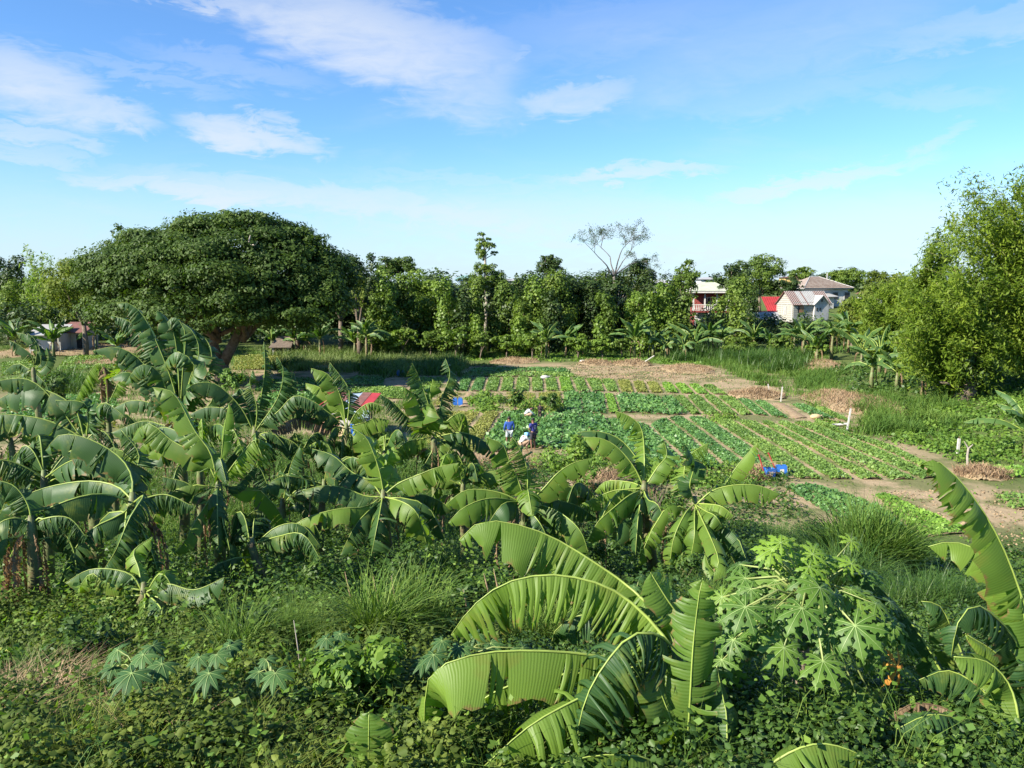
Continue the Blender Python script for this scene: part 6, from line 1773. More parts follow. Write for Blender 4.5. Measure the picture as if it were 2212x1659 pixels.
banana('banana_plant', (232, 880), 25.0, 'drooping grey-green shredded banana leaf standing alone left of the tall clump', [
    lf([(228, 820), (215, 783), (190, 810), (162, 868)], width=.34, fold=1.0, torn=.92, droop=.5), lf([(232, 830), (222, 790), (218, 840), (222, 880)], width=.3, fold=1.0, torn=.9, mat='banana_dead'), lf([(245, 850), (275, 785), (262, 800), (225, 830)], width=.3, fold=.9, torn=.9)], stem=.12, dead=2)
banana('banana_plant', (312, 1282), 12.0, 'low dark banana plant in the left undergrowth', [
    lf([(260, 1290), (200, 1300), (150, 1330), (112, 1382)], width=.30, fold=.4, torn=.2), lf([(345, 1240), (368, 1262), (384, 1320)], width=.26, fold=.4, torn=.25), lf([(360, 1262), (420, 1275), (485, 1248)], width=.26, fold=.5, torn=.1, mat='banana_dark'),
    lf([(310, 1330, -.5), (290, 1345, -.6), (253, 1382, -.6)], width=.24, fold=.5, torn=.2), lf([(350, 1320, -.5), (335, 1360, -.7), (298, 1420, -.7)], width=.26, fold=.4, torn=.1, mat='banana_dark'), lf([(280, 1240), (200, 1230), (140, 1260)], width=.25, fold=.7, torn=.6, mat='banana_dark'),
    lf([(370, 1300), (420, 1330), (460, 1370)], width=.22, fold=.6, torn=.3, mat='banana_dark'), lf([(300, 1230), (290, 1190), (330, 1160)], width=.2, fold=.6, torn=.4), lf([(230, 1260), (195, 1240), (160, 1290)], width=.16, fold=.9, torn=.5)], stem=.12, dead=5)
banana('banana_plant', (68, 1135), 13.0, 'banana plant at the left edge with a skirt of brown dead leaves', [
    lf([(40, 1120), (0, 1130), (-50, 1180)], width=.33, fold=.9, torn=.5, mat='banana_dark'), lf([(90, 1120), (140, 1150), (165, 1230), (128, 1318)], width=.26, fold=.9, torn=.6), lf([(60, 1090), (30, 1050), (-20, 1035)], width=.3, fold=.7, torn=.6),
    lf([(100, 1120), (150, 1120), (190, 1165)], width=.26, fold=.9, torn=.7, mat='banana_dark'), lf([(50, 1160), (20, 1210), (10, 1290)], width=.24, fold=.8, torn=.5, mat='banana_dark')], mat='banana_dark', stem=.13, dead=16)
banana('banana_plant', (610, 1090), 20.0, 'shaded banana plant behind the slender yellow-leaved one', [
    lf([(640, 1060), (680, 1050), (715, 1080)], width=.3, fold=.9, torn=.5, mat='banana_dark'), lf([(580, 1050), (560, 1010), (530, 1000)], width=.3, fold=.7, torn=.7, mat='banana_dark'), lf([(620, 1040), (630, 1000), (650, 960)], width=.3, fold=.7, torn=.6, mat='banana_dark'),
    lf([(570, 1100), (540, 1110), (515, 1150)], width=.28, fold=.8, torn=.6, mat='banana_dark')], stem=.13, dead=3)
banana('banana_plant', (72, 800), 44.0, 'dark banana plant standing in the plots at the far left', [
    lf([(80, 750), (60, 725), (35, 718)], width=.5, fold=.8, torn=.6), lf([(70, 770), (40, 745), (20, 735)], width=.5, fold=.8, torn=.6), lf([(90, 780), (80, 740), (60, 720)], width=.5, fold=.6, torn=.5), lf([(60, 795), (35, 785), (5, 805)], width=.45, fold=.8, torn=.4), lf([(90, 800), (105, 775), (100, 750)], width=.4, fold=.8, torn=.5),
    lf([(50, 805), (35, 820), (20, 838)], width=.4, fold=.8, torn=.4), lf([(85, 815), (100, 830), (105, 850)], width=.4, fold=.8, torn=.5)], mat='banana_dark', stem=.2, detail=.6)

def rand_banana(px, py, D, n, label, L=150, mat='banana', seed=1, up=.5, dead=3):
    g = random.Random(seed); lv = []
    for i in range(n):
        a = math.pi * (g.random() * 1.25 - .12) if g.random() < .8 else g.random() * 6.28
        l = L * g.uniform(.75, 1.2) * 17 / D * 1.15
        ux, uy = math.cos(a), -abs(math.sin(a)) * up - .2
        k = g.uniform(-1.3, 1.3)
        lv.append(((px + ux * l * .35, py + uy * l * .55, k * .3), (px + ux * l * .72, py + uy * l * .6 - 2, k * .6), (px + ux * l * 1.02, py + uy * l * .35 + l * g.uniform(.1, .4), k * .8),
                   dict(width=g.uniform(.26, .36), fold=g.uniform(.4, .95), torn=g.uniform(.2, .8), mat=mat if g.random() < .65 else 'banana_dark')))
    banana('banana_plant', (px, py), D, label, lv, stem=.12, dead=dead, detail=.85)
rand_banana(648, 985, 25, 8, 'banana plant just below the shack', seed=3)
rand_banana(430, 975, 21, 8, 'banana plant between the tall left clump and the slender plant', seed=5)
rand_banana(95, 1035, 15.5, 7, 'banana plant squeezed behind the skirted one at the left edge', seed=6, mat='banana_dark')
rand_banana(700, 1050, 20, 7, 'dark banana plant behind the one with pale petioles', seed=8, mat='banana_dark')
rand_banana(1000, 1050, 21, 7, 'banana plant in the gap left of the middle one', seed=9)
rand_banana(25, 960, 21, 7, 'banana plant cut by the left edge beside the plots', seed=12)
rand_banana(830, 985, 25, 8, 'banana plant between the shack and the tall upright one', seed=14)
rand_banana(545, 1180, 15, 5, 'small shaded banana plant low in the left hollow', seed=15, mat='banana_dark', L=110)
rand_banana(1290, 1085, 19, 6, 'small banana plant between the two central ones', seed=17, L=115)

# --- far banana plants: three kinds, copied with all their parts
def generic(label, nl, Hs, L, width, torn, spread, group, seed):
    global R
    R0 = R; R = np.random.default_rng(seed)
    root = empty('banana_plant', (0, 0, 0), label, 'banana plant', group)
    mb = MB(); mb.tube([(0, 0, -.2), (.03, 0, Hs * .5), (0, 0, Hs)], [.16, .13, .08], 7); mb.build('pseudostem', M['pseudostem'], root, True)
    for i in range(nl):
        a = 2.4 * i + R.uniform(-.3, .3); e = R.uniform(.35, 1.35) if i % 3 else R.uniform(1.1, 1.45)
        l = L * R.uniform(.75, 1.15)
        d = np.array((math.cos(a), math.sin(a), 0)); z = np.array((0, 0, 1.))
        c = np.array((0, 0, Hs))
        p1 = c + (d * math.cos(e) + z * math.sin(e)) * l * .4
        dr = spread * R.uniform(.6, 1.3)
        p2 = p1 + (d * math.cos(e - dr) + z * math.sin(e - dr)) * l * .33
        p3 = p2 + (d * math.cos(e - 2 * dr) + z * math.sin(e - 2 * dr)) * l * .3
        V, F, A, UV, C, LL = leaf_mesh([c, p1, p2, p3], width * R.uniform(.8, 1.1), R.uniform(.4, .9), torn, .14, detail=.55)
        lo = np_mesh('leaf', V, F, M['banana_far'], parent=root, var=A, uv=UV, smooth=True)
        mb = MB(); mb.tube([C[i] for i in (0, 8, 16, 24, 32, 39)], [.045, .04, .03, .02, .015, .008], 4); mb.build('midrib', M['midrib'], lo, True)
    for i in range(2):
        a = R.uniform(0, 6); d = np.array((math.cos(a), math.sin(a), 0)); s = np.array((0, 0, Hs - .1))
        V, F, A, UV, C, L_ = leaf_mesh([s, s + d * .4, s + d * .5 - np.array((0, 0, .9)), s + d * .45 - np.array((0, 0, 1.5))], .12, 1.1, .9, .1, detail=.5)
        np_mesh('dead_leaf', V, F, M['banana_dead'], parent=root, var=A, smooth=True)
    R = R0
    return root


def copy_tree(o, parent=None):
    c = o.copy(); COL.objects.link(c)
    if parent is not None: c.parent = parent
    for ch in list(o.children): copy_tree(ch, c)
    return c


gfar = 'banana plants along the wood edge'
protos = [generic('x', 10, 1.6, 2.5, .30, .35, .55, gfar, 21), generic('x', 9, 1.3, 2.7, .33, .45, .45, gfar, 22), generic('x', 11, 2.1, 2.3, .28, .6, .7, gfar, 23), generic('x', 8, 1.4, 2.2, .3, .3, .6, gfar, 24)]
used = set()
for (px, D, k, s, rz, lab) in [
        (1180, 95, 0, 1.15, .2, 'banana plant at the wood edge, centre, with dry orange leaf'), (1222, 96, 1, 1.2, 1.4, 'bright banana plant in front of the dark centre trees'), (1252, 97, 3, 1.0, 2.2, 'smaller banana plant right of the bright centre one'),
        (1372, 96, 0, 1.3, 3.0, 'left plant of the banana clump below the irregular dark crown'), (1412, 97, 1, 1.25, 4.0, 'right plant of the banana clump below the irregular dark crown'), (1440, 96, 3, 1.1, .9, 'low banana plant between the clump and the balcony house'),
        (1500, 98, 1, 1.35, 5.2, 'banana plant below the balcony house, left'), (1532, 99, 0, 1.3, 2.8, 'banana plant directly below the balcony house'), (1560, 98, 2, 1.1, 3.4, 'banana plant below the balcony house, right'), (1478, 96, 3, 1.1, 1.1, 'small banana plant left of the balcony house clump'),
        (1630, 99, 0, 1.2, .4, 'banana plant below the red-roofed hut'), (1665, 98, 3, 1.2, 1.9, 'banana plant right below the red-roofed hut'), (1718, 96, 2, 1.1, 2.5, 'banana plant below the grey timber house'),
        (1738, 92, 0, 1.25, 3.3, 'tallest of the banana plants below the timber house'), (1768, 86, 1, 1.2, .7, 'dense banana plant with bare stems at the right wood edge'), (1800, 88, 2, 1.2, 2.0, 'banana plant right of the bare-stemmed one'),
        (1835, 92, 0, 1.3, 1.2, 'banana plant under the feathery tree at right'), (1865, 78, 1, 1.3, 5.5, 'banana plant with long horizontal leaves left of the bamboo'), (1905, 72, 0, 1.25, 4.4, 'banana plant just left of the bamboo foliage'),
        (1890, 66, 3, 1.3, 2.9, 'low banana plant in the weeds left of the bamboo trunk'), (1945, 64, 1, 1.1, 1.7, 'banana plant in the shade of the bamboo'), (2000, 60, 3, 1.0, .3, 'small banana plant near the foot of the bamboo'),
        (790, 93, 2, 1.3, .6, 'banana plant left of the pale tall grass'), (765, 97, 1, 1.2, 2.3, 'dark banana plant beneath the dark trees, left of centre'), (690, 97, 0, 1.2, 4.1, 'banana plant in the gap right of the rain tree'), (660, 100, 1, 1.2, 1.0, 'banana plant under the right side of the rain tree'),
        (635, 99, 3, 1.2, 3.2, 'small banana plant under the rain tree, right of its trunk'), (585, 101, 0, 1.1, 5.0, 'banana plant seen behind the rain tree trunk'), (400, 98, 1, 1.2, .1, 'banana plant left of the rain tree trunk'), (345, 101, 0, 1.2, 2.6, 'banana plant behind the tall left clump'),
        (112, 95, 1, 1.35, 3.9, 'banana plant in front of the white-walled hut'), (30, 98, 0, 1.3, 1.5, 'banana plant at the far left edge below the dark tree'), (205, 98, 2, 1.1, 4.8, 'banana plant right of the brown-roofed hut'), (250, 92, 1, 1.2, 2.0, 'banana plant between the hut and the tall clump'),
        (2240, 40, 1, 1.0, 2.4, 'small banana plant at the right edge under the bamboo')]:
    o = protos[k] if k not in used else copy_tree(protos[k])
    used.add(k)
    g = gbase(px, D)
    o.location = g; o.rotation_euler = (0, 0, rz); o.scale = (s, s, s)
    o['label'] = lab

# ------------------------------------------------------------------ papaya
VEIN = []


def veins(parent, off):
    V, F = [], []
    for ln in VEIN:
        for k, (c, n_, s_) in enumerate(ln):
            V += [c - s_, c + s_]
            if k: b_ = len(V) - 4; F.append((b_, b_ + 1, b_ + 3, b_ + 2))
    VEIN.clear()
    if F: np_mesh('veins', np.array(V), np.array(F), M['vein'], parent=parent, off=off)


M['vein'] = plain('leaf_vein', (0.20, 0.29, 0.09), .5, .1, 5)


def lobed_leaf(c, nrm, fwd, size, lobes=8, teeth=True, cup=.15, span=4.9):
    """palmate leaf: returns V, F; lobes fan out from the petiole point"""
    nrm = unit(np.array(nrm)[None])[0]; f = np.array(fwd, float); f = unit((f - nrm * (f @ nrm))[None])[0]; s = np.cross(nrm, f)
    V, F = [], []
    def pt(a, r, z=0): return np.array(c) + (f * math.cos(a) + s * math.sin(a)) * r + nrm * (z - cup * r * r / size)
    nb = 0
    for i in range(lobes):
        a = -span / 2 + span * i / (lobes - 1)
        L = size * (1.0 - .30 * abs(i - (lobes - 1) / 2) / (lobes / 2)) * R.uniform(.92, 1.06)
        w_ = L * (.17 if teeth else .165)
        d = np.array((math.cos(a), math.sin(a))); p = np.array((-math.sin(a), math.cos(a)))
        def q(u, v, z=0):
            xy = d * u + p * v; r = math.hypot(*xy)
            return np.array(c) + f * xy[0] + s * xy[1] + nrm * (z - cup * r * r / size - .10 * size * (u / L) ** 3)
        if teeth:
            us = [0, .30, .42, .50, .64, .70, .84, 1.0]; vs = [.0, .55, .45, 1.15, .50, .95, .28, 0]
        else:
            us = [0, .30, .5, .7, .88, 1.0]; vs = [0, .72, .95, .75, .35, 0]
        m = len(us); VEIN.append([])
        for u, v in zip(us, vs):
            if u < .95: VEIN[-1].append((q(u * L, 0, .02 * size + .004), nrm, (f * p[0] + s * p[1]) * (.0026 * (1 - u) + .0008) * size / .3))
            V += [q(u * L, 0, .02 * size), q((u - .02 + .05 * (v > .9)) * L, v * w_), q((u - .02 + .05 * (v > .9)) * L, -v * w_)]
        for k in range(m - 1):
            b0 = nb + 3 * k
            F += [(b0, b0 + 3, b0 + 4, b0 + 1), (b0, b0 + 2, b0 + 5, b0 + 3)]
        nb += 3 * m
    return np.array(V), np.array(F)


cP = P(1745, 1290, 7.6)
bP = np.array((P(1705, 1500, 7.6)[0] - .02, 7.6, 0)); bP[2] = float(hgt(bP[0], 7.6))
pap = empty('papaya_tree', bP, 'papaya tree with lobed leaves and green fruit, right foreground', 'papaya tree')
mb = MB(); mb.tube([bP - np.array((0, 0, .3)), P(1700, 1640, 7.6), P(1718, 1520, 7.6), P(1735, 1400, 7.6), cP], [.085, .075, .07, .06, .045], 10)
mb.build('trunk', M['papaya_trunk'], pap, True, off=bP)
for (x, y, dz, r) in [(1696, 1540, -.03, .052), (1714, 1548, -.09, .055), (1733, 1546, -.03, .055), (1742, 1354, -.09, .06), (1727, 1362, -.1, .05), (1752, 1384, -.09, .055), (1735, 1392, -.1, .05)]:
    mb = MB(); mb.ball(tuple(P(x, y, 7.6 + dz)), r, 10, 8, (1, 1, 1.3)); mb.build('fruit', M['papaya_fruit'], pap, True, off=bP)
pl = [(1580, 1380, .1, .24), (1800, 1220, .2, .24), (1660, 1200, .3, .22), (1870, 1240, .2, .26), (1820, 1480, -.3, .25), (1950, 1340, .3, .24), (1700, 1340, -.3, .27), (1790, 1380, -.5, .28), (1600, 1220, .4, .22), (1610, 1312, -.5, .34), (1675, 1255, .1, .32), (1610, 1250, .2, .26), (1732, 1315, -.7, .34), (1847, 1352, -.8, .36), (1850, 1285, -.2, .33), (1905, 1345, -.1, .28), (1770, 1270, -.6, .30), (1693, 1400, -.8, .32),
      (1778, 1430, -.9, .32), (1900, 1420, -.3, .28), (1850, 1500, -.5, .26), (1885, 1510, -.5, .26), (1640, 1360, -.1, .28), (1560, 1290, .1, .26), (1920, 1300, .2, .27), (1800, 1340, -.5, .28), (1955, 1390, .1, .24)]
for (x, y, dz, sz) in pl:
    e = P(x, y, 7.6 + dz)
    out = e - cP
    nrm = np.array((out[0] * .35 - .15, out[1] * .35 - .45, .9))
    nrm = nrm + R.normal(0, .22, 3)
    V, F = lobed_leaf(e, nrm, out * np.array((1, 1, .3)) + np.array((0, 0, -.25)), sz * .92, 8, True, .3)
    o = np_mesh('leaf', V, F, M['papaya'], parent=pap, var=np.full(len(V), R.random()), off=bP); veins(o, bP)
    mb = MB(); mb.tube([cP - np.array((0, 0, .05)), cP * .5 + e * .5 + np.array((0, 0, .12)), e], [.014, .011, .008], 6); mb.build('petiole', M['petiole'], o, True, off=bP)
for i in range(30):
    a = R.uniform(-.35, math.pi + .35); q = R.uniform(.55, 1.0)
    ex_, ey_ = 1745 - math.cos(a) * 205 * q, 1400 - math.sin(a) * 165 * q
    if abs(ex_ - 1725) < 60 and ey_ > 1370: ex_ += 120
    e = P(ex_, ey_, 7.6 + R.uniform(-.5, .5))
    out = e - cP
    V, F = lobed_leaf(e, np.array((out[0] * .45 - .1, -.5, .85)) + R.normal(0, .25, 3), out + np.array((0, -.1, -.3)), R.uniform(.17, .27), 8, True, .35)
    o = np_mesh('leaf', V, F, M['papaya'], parent=pap, var=np.full(len(V), R.random()), off=bP); veins(o, bP)
    mb = MB(); mb.tube([cP - np.array((0, 0, .05)), cP * .5 + e * .5 + np.array((0, 0, .1)), e], [.009, .007, .005], 5); mb.build('petiole', M['petiole'], o, True, off=bP)
for i in range(24):
    e = P(1745 + R.uniform(-95, 110), 1215 + R.uniform(-28, 45) - 22, 7.6 + R.uniform(-.25, .35))
    out = e - cP
    V, F = lobed_leaf(e, np.array((out[0] * .3, -.55, .8)), out + R.normal(0, .15, 3), R.uniform(.16, .23), 7, True, .3)
    o = np_mesh('young_leaf', V, F, M['papaya_young'], parent=pap, var=np.full(len(V), R.random()), off=bP); veins(o, bP)
    mb = MB(); mb.tube([cP, cP * .5 + e * .5 + np.array((0, 0, .04)), e], [.010, .008, .006], 5); mb.build('petiole', M['petiole'], o, True, off=bP)
e = P(1938, 1440, 7.1)
V, F = lobed_leaf(e, (-.2, -.9, .3), (0, 0, -1), .27, 6, True, .9)
M['dry_orange'] = leaf_mat('dry_orange_leaf', (.30, .15, .05), (.42, .22, .07), (.5, .3, .1), .3, .8, .1, 3, (1.2, 1, .6, 1))
o = np_mesh('dry_leaf', V * np.array((.45, 1, 1)) + np.array((e[0] * .55, 0, 0)), F, M['dry_orange'], parent=pap, var=np.full(len(V), .6), off=bP); VEIN.clear()

# ------------------------------------------------------------------ castor plants
def castor(x, y, D, leaves, label, size=.26):
    D = above(x, y, .62)
    c = P(x, y, D); b = np.array((c[0], c[1], float(hgt(c[0], c[1]))))
    r = empty('castor_plant', b, label, 'castor plant', 'castor plants in the undergrowth')
    mb = MB(); mb.tube([b - np.array((0, 0, .1)), (b + c) / 2 + R.normal(0, .03, 3), c], [.02, .016, .01], 6); mb.build('stem', M['petiole'], r, True, off=b)
    for (lx, ly, dz, s) in leaves:
        e = P(lx, ly, D + dz)
        out = e - c
        V, F = lobed_leaf(e, (out[0] * .4 - .1 + R.normal(0, .15), -.35, .9), out * .6 + np.array((R.normal(0, .2), -.1, -.6)), size * s * .78, 8, False, .35, 4.6)
        o = np_mesh('leaf', V, F, M['castor'], parent=r, var=np.full(len(V), R.random()), off=b); veins(o, b)
        mb = MB(); mb.tube([(b + c) / 2 + (c - b) * .3, (c + e) / 2, e], [.007, .006, .005], 5); mb.build('petiole', M['petiole'], o, True, off=b)
castor(300, 1430, 10.6, [(285, 1455, -.4, 1.3), (310, 1415, 0, 1.1), (350, 1435, -.1, 1.1), (255, 1405, .2, 1.0), (245, 1440, .2, .9), (330, 1395, .3, .8)], 'castor plant with the largest star-shaped leaves, lower left')
castor(455, 1430, 10.6, [(452, 1455, -.3, 1.15), (430, 1420, 0, .9), (468, 1415, 0, .9), (495, 1395, .2, .8), (505, 1388, .3, .7)], 'castor plant right of the largest-leaved one, one clear star leaf')
castor(585, 1440, 10.6, [(595, 1455, -.2, 1.1), (560, 1452, 0, .8), (575, 1425, .2, .7)], 'castor plant below the seeding grass, lower left')
castor(715, 1400, 10.6, [(720, 1405, -.2, .9), (705, 1380, 0, .8), (735, 1370, .1, .8), (745, 1400, .1, .7)], 'castor plant between the seeding grass and the arching grass')
castor(1000, 1395, 9.6, [(993, 1398, -.2, 1.05), (1050, 1402, 0, .85), (1060, 1390, .1, .9), (1128, 1400, -.1, .95), (1032, 1370, .2, .8)], 'castor plant just above the long yellow-green leaf')
castor(940, 1420, 9.8, [(937, 1415, -.1, 1.0), (915, 1430, 0, .8), (955, 1385, .1, .8)], 'castor plant left of the tip of the long yellow-green leaf')
castor(1372, 1270, 12.0, [(1370, 1268, 0, .8), (1385, 1245, .1, .7), (1362, 1290, 0, .6)], 'small castor plant under the right-hand banana plants')
castor(1395, 1145, 14.5, [(1400, 1140, 0, 1.1), (1380, 1160, 0, 1.0), (1360, 1150, .2, 1.0), (1420, 1160, .2, 1.0), (1385, 1120, .3, .9)], 'castor plant in the sunlit gap between the central banana plants', .30)
castor(960, 1080, 18.0, [(945, 1085, 0, 1.0), (970, 1095, 0, 1.0), (990, 1080, .2, 1.0), (930, 1100, .1, .9)], 'castor plant in the shade between two banana plants', .34)
castor(400, 1148, 15.0, [(395, 1143, 0, .9), (420, 1150, 0, .9), (440, 1160, .2, .8)], 'castor plant behind the slender left banana plant', .26)

# ------------------------------------------------------------------ undergrowth
FULLPOLY = [[(-60, 1659 + 60), (-60, 1330), (700, 1330), (1060, 1360), (1100, 1720)]]
veg('ground_cover', 'dense small-leaved weeds over the near slope, bottom left', 'weeds_olive', [[(-120, 1720), (-120, 1330), (700, 1330), (1060, 1360), (1120, 1720)]], 2300, 'leaf', size=.055, h=.42, clump=.40, hang=0)
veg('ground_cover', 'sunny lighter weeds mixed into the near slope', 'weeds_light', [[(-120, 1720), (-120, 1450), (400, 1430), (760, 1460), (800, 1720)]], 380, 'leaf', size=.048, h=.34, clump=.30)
veg('short_grass', 'thin short grass over the bottom left slope', 'grass_olive', [[(-120, 1720), (-120, 1470), (400, 1450), (700, 1480), (760, 1720)]], 650, 'blade', h=.30, clump=.35, width=.0085, lean=1.1)
veg('short_grass', 'dry thin stalks among the weeds at the bottom left', 'straw', [[(-60, 1600), (-60, 1490), (130, 1480), (150, 1560)], [(-60, 1600), (-60, 1490), (130, 1480), (150, 1560)], [(-60, 1600), (-60, 1490), (130, 1480), (150, 1560)], [(-60, 1600), (-60, 1490), (130, 1480), (150, 1560)], [(100, 1560), (500, 1500), (700, 1600), (400, 1700)]], 60, 'blade', h=.40, clump=.6, width=.008, lean=1.5)
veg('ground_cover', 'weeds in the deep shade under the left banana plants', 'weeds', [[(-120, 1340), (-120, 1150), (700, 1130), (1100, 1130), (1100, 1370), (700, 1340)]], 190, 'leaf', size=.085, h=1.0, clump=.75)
veg('ground_cover', 'weeds in the hollow under the central banana plants', 'weeds', [[(1090, 1370), (1090, 1140), (1700, 1140), (1750, 1300), (1600, 1400)]], 300, 'leaf', size=.085, h=.8, clump=.7)
veg('ground_cover', 'broad-leaved weeds and creepers at the bottom right', 'weeds', [[(1080, 1720), (1100, 1350), (1600, 1330), (2300, 1300), (2300, 1740)]], 1500, 'leaf', size=.05, h=.34, clump=.36)
veg('ground_cover', 'weeds behind the left banana plants', 'weeds', [[(-120, 1160), (-120, 1000), (560, 960), (900, 980), (1100, 1030), (1100, 1140)]], 80, 'leaf', size=.12, h=1.1, clump=1.0)
veg('ground_cover', 'weeds right of the tall grass clump', 'weeds', [[(1600, 1170), (1780, 1130), (2300, 1200), (2300, 1310), (1640, 1310)]], 260, 'leaf', size=.10, h=.45, clump=.6)
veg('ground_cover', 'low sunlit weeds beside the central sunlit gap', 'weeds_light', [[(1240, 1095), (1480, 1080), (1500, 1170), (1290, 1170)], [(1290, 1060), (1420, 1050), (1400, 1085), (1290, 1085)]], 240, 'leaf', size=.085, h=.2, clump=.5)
veg('broad_weeds', 'patches of broader pale leaves among the near weeds', 'weeds_light', [[(-60, 1700), (-60, 1380), (500, 1340), (1100, 1400), (1100, 1700)], [(1500, 1700), (1600, 1480), (2250, 1480), (2250, 1700)]], 110, 'leaf', size=.075, h=.55, clump=.20)
veg('wispy_grass', 'thin wisps of grass and stalks standing above the near weeds', 'grass_mid', [[(-60, 1700), (-60, 1380), (700, 1330), (1100, 1400), (1100, 1700)], [(1450, 1700), (1500, 1450), (2250, 1450), (2250, 1700)]], 55, 'blade', h=.55, clump=.22, width=.008, lean=.8)
veg('tall_weeds', 'leggy weeds rising in the dark hollow', 'weeds_light', [[(-60, 1420), (-60, 1280), (700, 1250), (1200, 1300), (1100, 1400)]], 130, 'leaf', size=.075, h=.95, clump=.26)
veg('straw_litter', 'dry brown straw litter among the weeds at the left edge', 'straw', [[(-80, 1610), (-80, 1485), (140, 1478), (165, 1530), (90, 1600)]], 520, 'blade', h=.42, clump=.3, width=.013, lean=1.6)
veg('reddish_weeds', 'reddish-leaved weeds round the papaya foot', 'weeds', [[(1560, 1640), (1600, 1480), (1980, 1480), (1960, 1640)]], 700, 'leaf', size=.06, h=.25, clump=.3)


veg('tall_grass', 'rank grass between the left banana plants', 'grass_mid', [[(-60, 1040), (900, 1000), (1060, 1060), (1000, 1180), (-60, 1200)]], 50, 'blade', h=1.3, clump=1.0, width=.022, lean=.8)
veg('grass', 'grass and weeds on the plots behind the left banana plants', 'grass_mid', [[(270, 905), (700, 900), (940, 960), (900, 1010), (250, 1030)]], 40, 'blade', h=.5, clump=.8, width=.03, lean=.8)


def grass_clump(px, py, rx, D, h, n, label, mat='grass_dark', lean=.75, width=.018, name='grass_clump', ry=.6):
    b = G(px, py); D = b[1]; r = rx / FPX * D
    a = R.uniform(0, 2 * math.pi, n); rr = np.sqrt(R.random(n)) * r
    Pn = np.column_stack([b[0] + rr * np.cos(a), D + rr * np.sin(a) * ry, np.zeros(n)]); Pn[:, 2] = hgt(Pn[:, 0], Pn[:, 1]) - .03
    hs = h * (1.1 - .45 * (rr / r) ** 2)
    V, F, A = blades(Pn, hs, width, lean, 5, dirn=None, curl=1.0)
    root = empty(name, b, label, 'tall grass')
    o = np_mesh('blades', V, F, M[mat], parent=root, var=A, off=b)
    tag(o, kind='stuff')
    return root
grass_clump(1870, 1262, 105, 20.0, 1.9, 2300, 'big clump of tall arching green grass right of centre', mat='grass_mid', width=.048, lean=.62)
grass_clump(1820, 1290, 85, 17.5, 1.2, 1300, 'front fringe of the big grass clump, above the papaya', width=.022)
grass_clump(1985, 1320, 130, 14.5, .8, 1900, 'lower grass mass right of the papaya crown', width=.014)
grass_clump(1690, 1190, 80, 22.0, 1.0, 1300, 'dark thin grass left of the big grass clump', width=.02)
grass_clump(815, 1400, 70, 11.6, 1.15, 480, 'arching bright grass clump, centre left foreground', mat='grass_mid', width=.024, lean=.85)
grass_clump(905, 1385, 60, 11.8, 1.15, 420, 'grass clump with upright blades right of the arching one', mat='grass_mid', width=.022, lean=.5)
grass_clump(1170, 1400, 90, 10.6, .9, 600, 'grass clump behind the long yellow-green leaf', mat='grass_mid', width=.018)
grass_clump(60, 1500, 60, 9, .6, 260, 'pale grass tuft at the left edge above the straw litter', mat='grass_pale', width=.010, lean=1.0)
grass_clump(380, 1560, 70, 9, .5, 300, 'short grass tuft in the lower left slope', mat='grass_olive', width=.009, lean=1.0)
grass_clump(180, 1620, 90, 9, .5, 380, 'grass tuft in the bottom left corner', mat='grass_olive', width=.009, lean=1.0)
grass_clump(560, 1630, 80, 9, .5, 320, 'grass tuft at the bottom, right of the corner tuft', mat='grass_olive', width=.009, lean=1.0)
grass_clump(960, 1260, 60, 9, 1.1, 380, 'dark long-bladed grass in the central hollow', width=.024, lean=.9)
grass_clump(520, 1420, 50, 9, .9, 260, 'grass clump between the star-leaved plants', mat='grass_mid', width=.016, lean=.9)
grass_clump(640, 1400, 60, 12.2, .8, 800, 'fine seeding grass tuft in the lower left', mat='grass_mid', width=.006, lean=.7)
grass_clump(600, 1110, 70, 19.0, 1.4, 1500, 'arching grass clump between the left banana plants', mat='grass_mid', width=.022, lean=.8)
grass_clump(1530, 1330, 60, 12.5, .8, 700, 'thin grass left of the papaya', mat='grass_mid', width=.008)
grass_clump(960, 1010, 60, 27.0, .8, 600, 'dark grass tuft on the bank right of the shack', width=.022)
# seed heads on stalks
for (x0, y0, x1, y1, sl_) in [(760, 1300, 745, 1235, 'leftmost brown seed head above the arching grass'), (818, 1300, 806, 1245, 'brown seed head over the middle of the arching grass'), (855, 1300, 845, 1243, 'brown seed head at the right side of the arching grass'), (1058, 1290, 1045, 1238, 'left brown seed head of the pair by the torn banana leaf'), (1082, 1300, 1066, 1228, 'tallest brown seed head, rightmost, by the torn banana leaf'), (1012, 1330, 1000, 1272, 'low brown seed head left of the torn banana leaf')]:
    a, t = P(x0, y0 + 110, 12.0), P(x1, y1, 12.0)
    r = empty('seed_stalk', a, sl_, 'grass stalk', 'seed heads above the shaded grass')
    mb = MB(); m_ = P(x0, y0, 12.0); mb.tube([a, m_ * .7 + a * .3, m_], [.005, .004, .003], 5); mb.build('stalk', M['petiole'], r, True, off=a)
    mb = MB(); mb.tube([m_, m_ * .5 + t * .5, t], [.008, .016, .004], 6); mb.build('seed_head', M['straw_mound'], r, True, off=a)

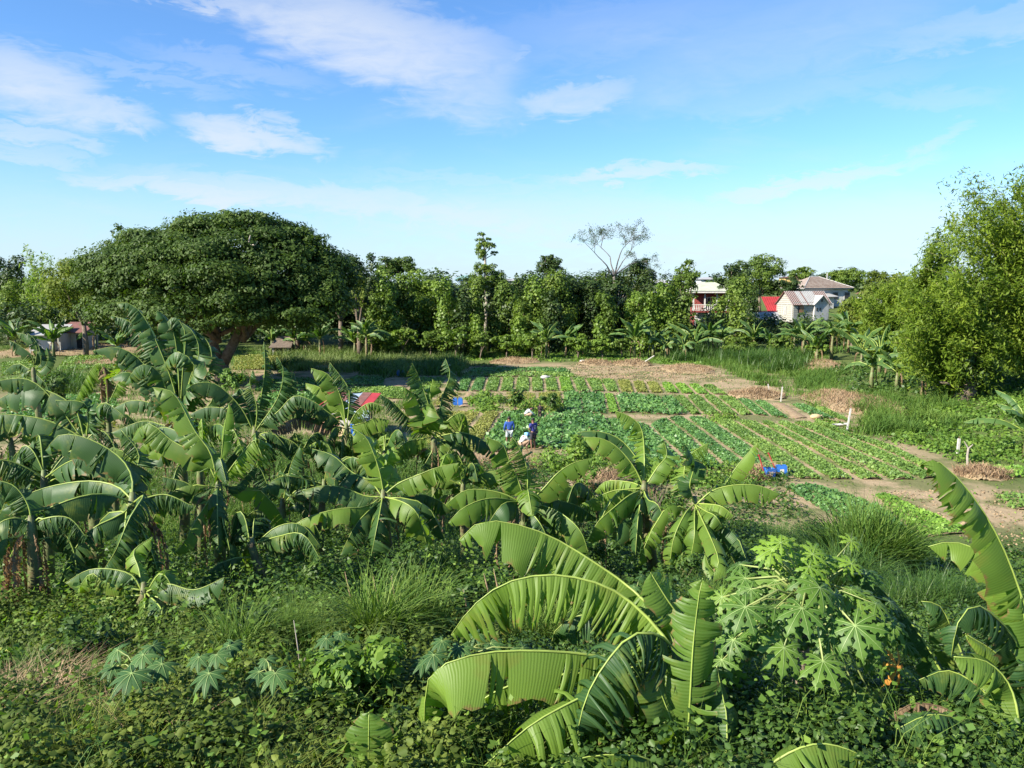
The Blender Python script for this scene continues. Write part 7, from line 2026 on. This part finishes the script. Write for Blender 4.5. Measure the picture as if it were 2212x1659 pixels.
# leafy bush bottom centre-left and one behind
def bush(px, py, rpx, D, label, mat='weeds_light', leaf=.085, hang=0.2):
    D = min(D, above(px, py, rpx / FPX * D * .55)); c = P(px, py, D); rr = rpx / FPX * D
    bl = [(c[0] + R.normal(0, rr * .45), D + R.normal(0, rr * .4), c[2] + R.normal(0, rr * .35), rr * .5, rr * .5, rr * .45) for _ in range(9)]
    b = (c[0], D, min(float(hgt(c[0], D)), c[2] - rr))
    return tree('bush', label, bl, b, mat, leaf, r0=.03, cover=1.0, sub=7, hang=hang, aspect=.5, limbs=8, cat='bush')
bush(770, 1475, 110, 9.4, 'broad-leaved bush above the young upright banana leaf', leaf=.11)
bush(690, 1440, 50, 10.6, 'small leafy bush left of the broad-leaved one', leaf=.07)
bush(1415, 998 + 30, 50, 24, 'bright green bush on the bank below the crops', leaf=.14)
bush(1240, 1000, 55, 33, 'bushy green shrub on the bank in front of the farmers', leaf=.16)
bush(120, 835, 42, 46, 'dark leafy bush beside the left plots', 'weeds', .2)
bush(500, 820, 30, 40, 'bright yellow-green bush under the rain tree trunk', leaf=.18)
bush(2100, 790, 50, 66, 'shrub behind the bamboo trunk', 'weeds', .25)
bush(1112, 866, 20, 55, 'low papaya-like bush beside the farmers', 'weeds', .22)
bush(1188, 866, 18, 55, 'second low bush right beside the farmers', 'weeds', .22)

for (bx_, by_, br_, bd_, bl_, bm_) in [(560, 1350, 75, 12, 'dark waist-high bush left of the seeding grass', 'weeds'), (190, 1400, 70, 11, 'dark bush behind the largest star leaves', 'weeds'), (1000, 1300, 80, 13, 'dark bush under the middle of the view', 'weeds'),
        (900, 1270, 75, 14, 'dark bush in the hollow behind the upright grass', 'weeds'), (680, 1270, 85, 14, 'leafy dark bush below the plant with pale petioles', 'weeds'), (1290, 1240, 70, 14, 'bush below the middle banana plant, in shade', 'weeds'),
        (40, 1440, 60, 10, 'low bush at the left edge under the skirted banana plant', 'weeds_light'), (1180, 1300, 70, 12.5, 'bush behind the long torn banana leaf', 'weeds'), (640, 1520, 60, 9, 'low leafy bush beside the bare twig', 'weeds'), (880, 1560, 70, 8.3, 'dark bush right of the young upright leaf', 'weeds'),
        (1590, 1570, 50, 8.3, 'bush well left of the papaya trunk', 'weeds'), (1830, 1570, 70, 8.2, 'bush right of the papaya trunk', 'weeds'), (1450, 1270, 60, 13.5, 'bush at the foot of the leafy banana plant', 'weeds')]:
    bush(bx_, by_, br_, bd_ + 1.5, bl_, bm_, leaf=.075 if bd_ < 11 else .085)

# litter and twigs at the bottom left
g = P(15, 1540, 9.2); g[2] = float(hgt(g[0], g[1])) + .30
r = empty('plastic_bag', g, 'crumpled yellow, white and blue plastic bag in the weeds at the left edge', 'bag')
M['bag_yellow'] = plain('bag_yellow', (.60, .62, .12), .4, .2, 14)
for (dx, dz, s, mt) in [(-.06, .02, .10, 'bag_yellow'), (.10, .03, .07, 'bag_yellow'), (.02, .0, .07, 'cloth_white'), (.03, -.03, .055, 'cloth_blue')]:
    mb = MB(); mb.ball((dx, -.02 * s, dz), s, 9, 7, (.8, .6, 1.1))
    for i, v in enumerate(mb.v): mb.v[i] = tuple(np.array(v) + R.normal(0, .012, 3))
    mb.build('crumpled_sheet', M[mt], r)
g = P(655, 1600, 8.6); g[2] = float(hgt(g[0], g[1]))
r = empty('dry_twig', g, 'bare forked twig standing in the weeds, bottom centre left', 'twig')
mb = MB(); mb.tube([(0, 0, 0), (-.02, 0, .35), (-.06, 0, .72)], [.010, .008, .004], 5); mb.tube([(0, 0, .12), (.07, 0, .32)], [.006, .003], 5)
mb.build('stem', M['bark_pale'], r, True)
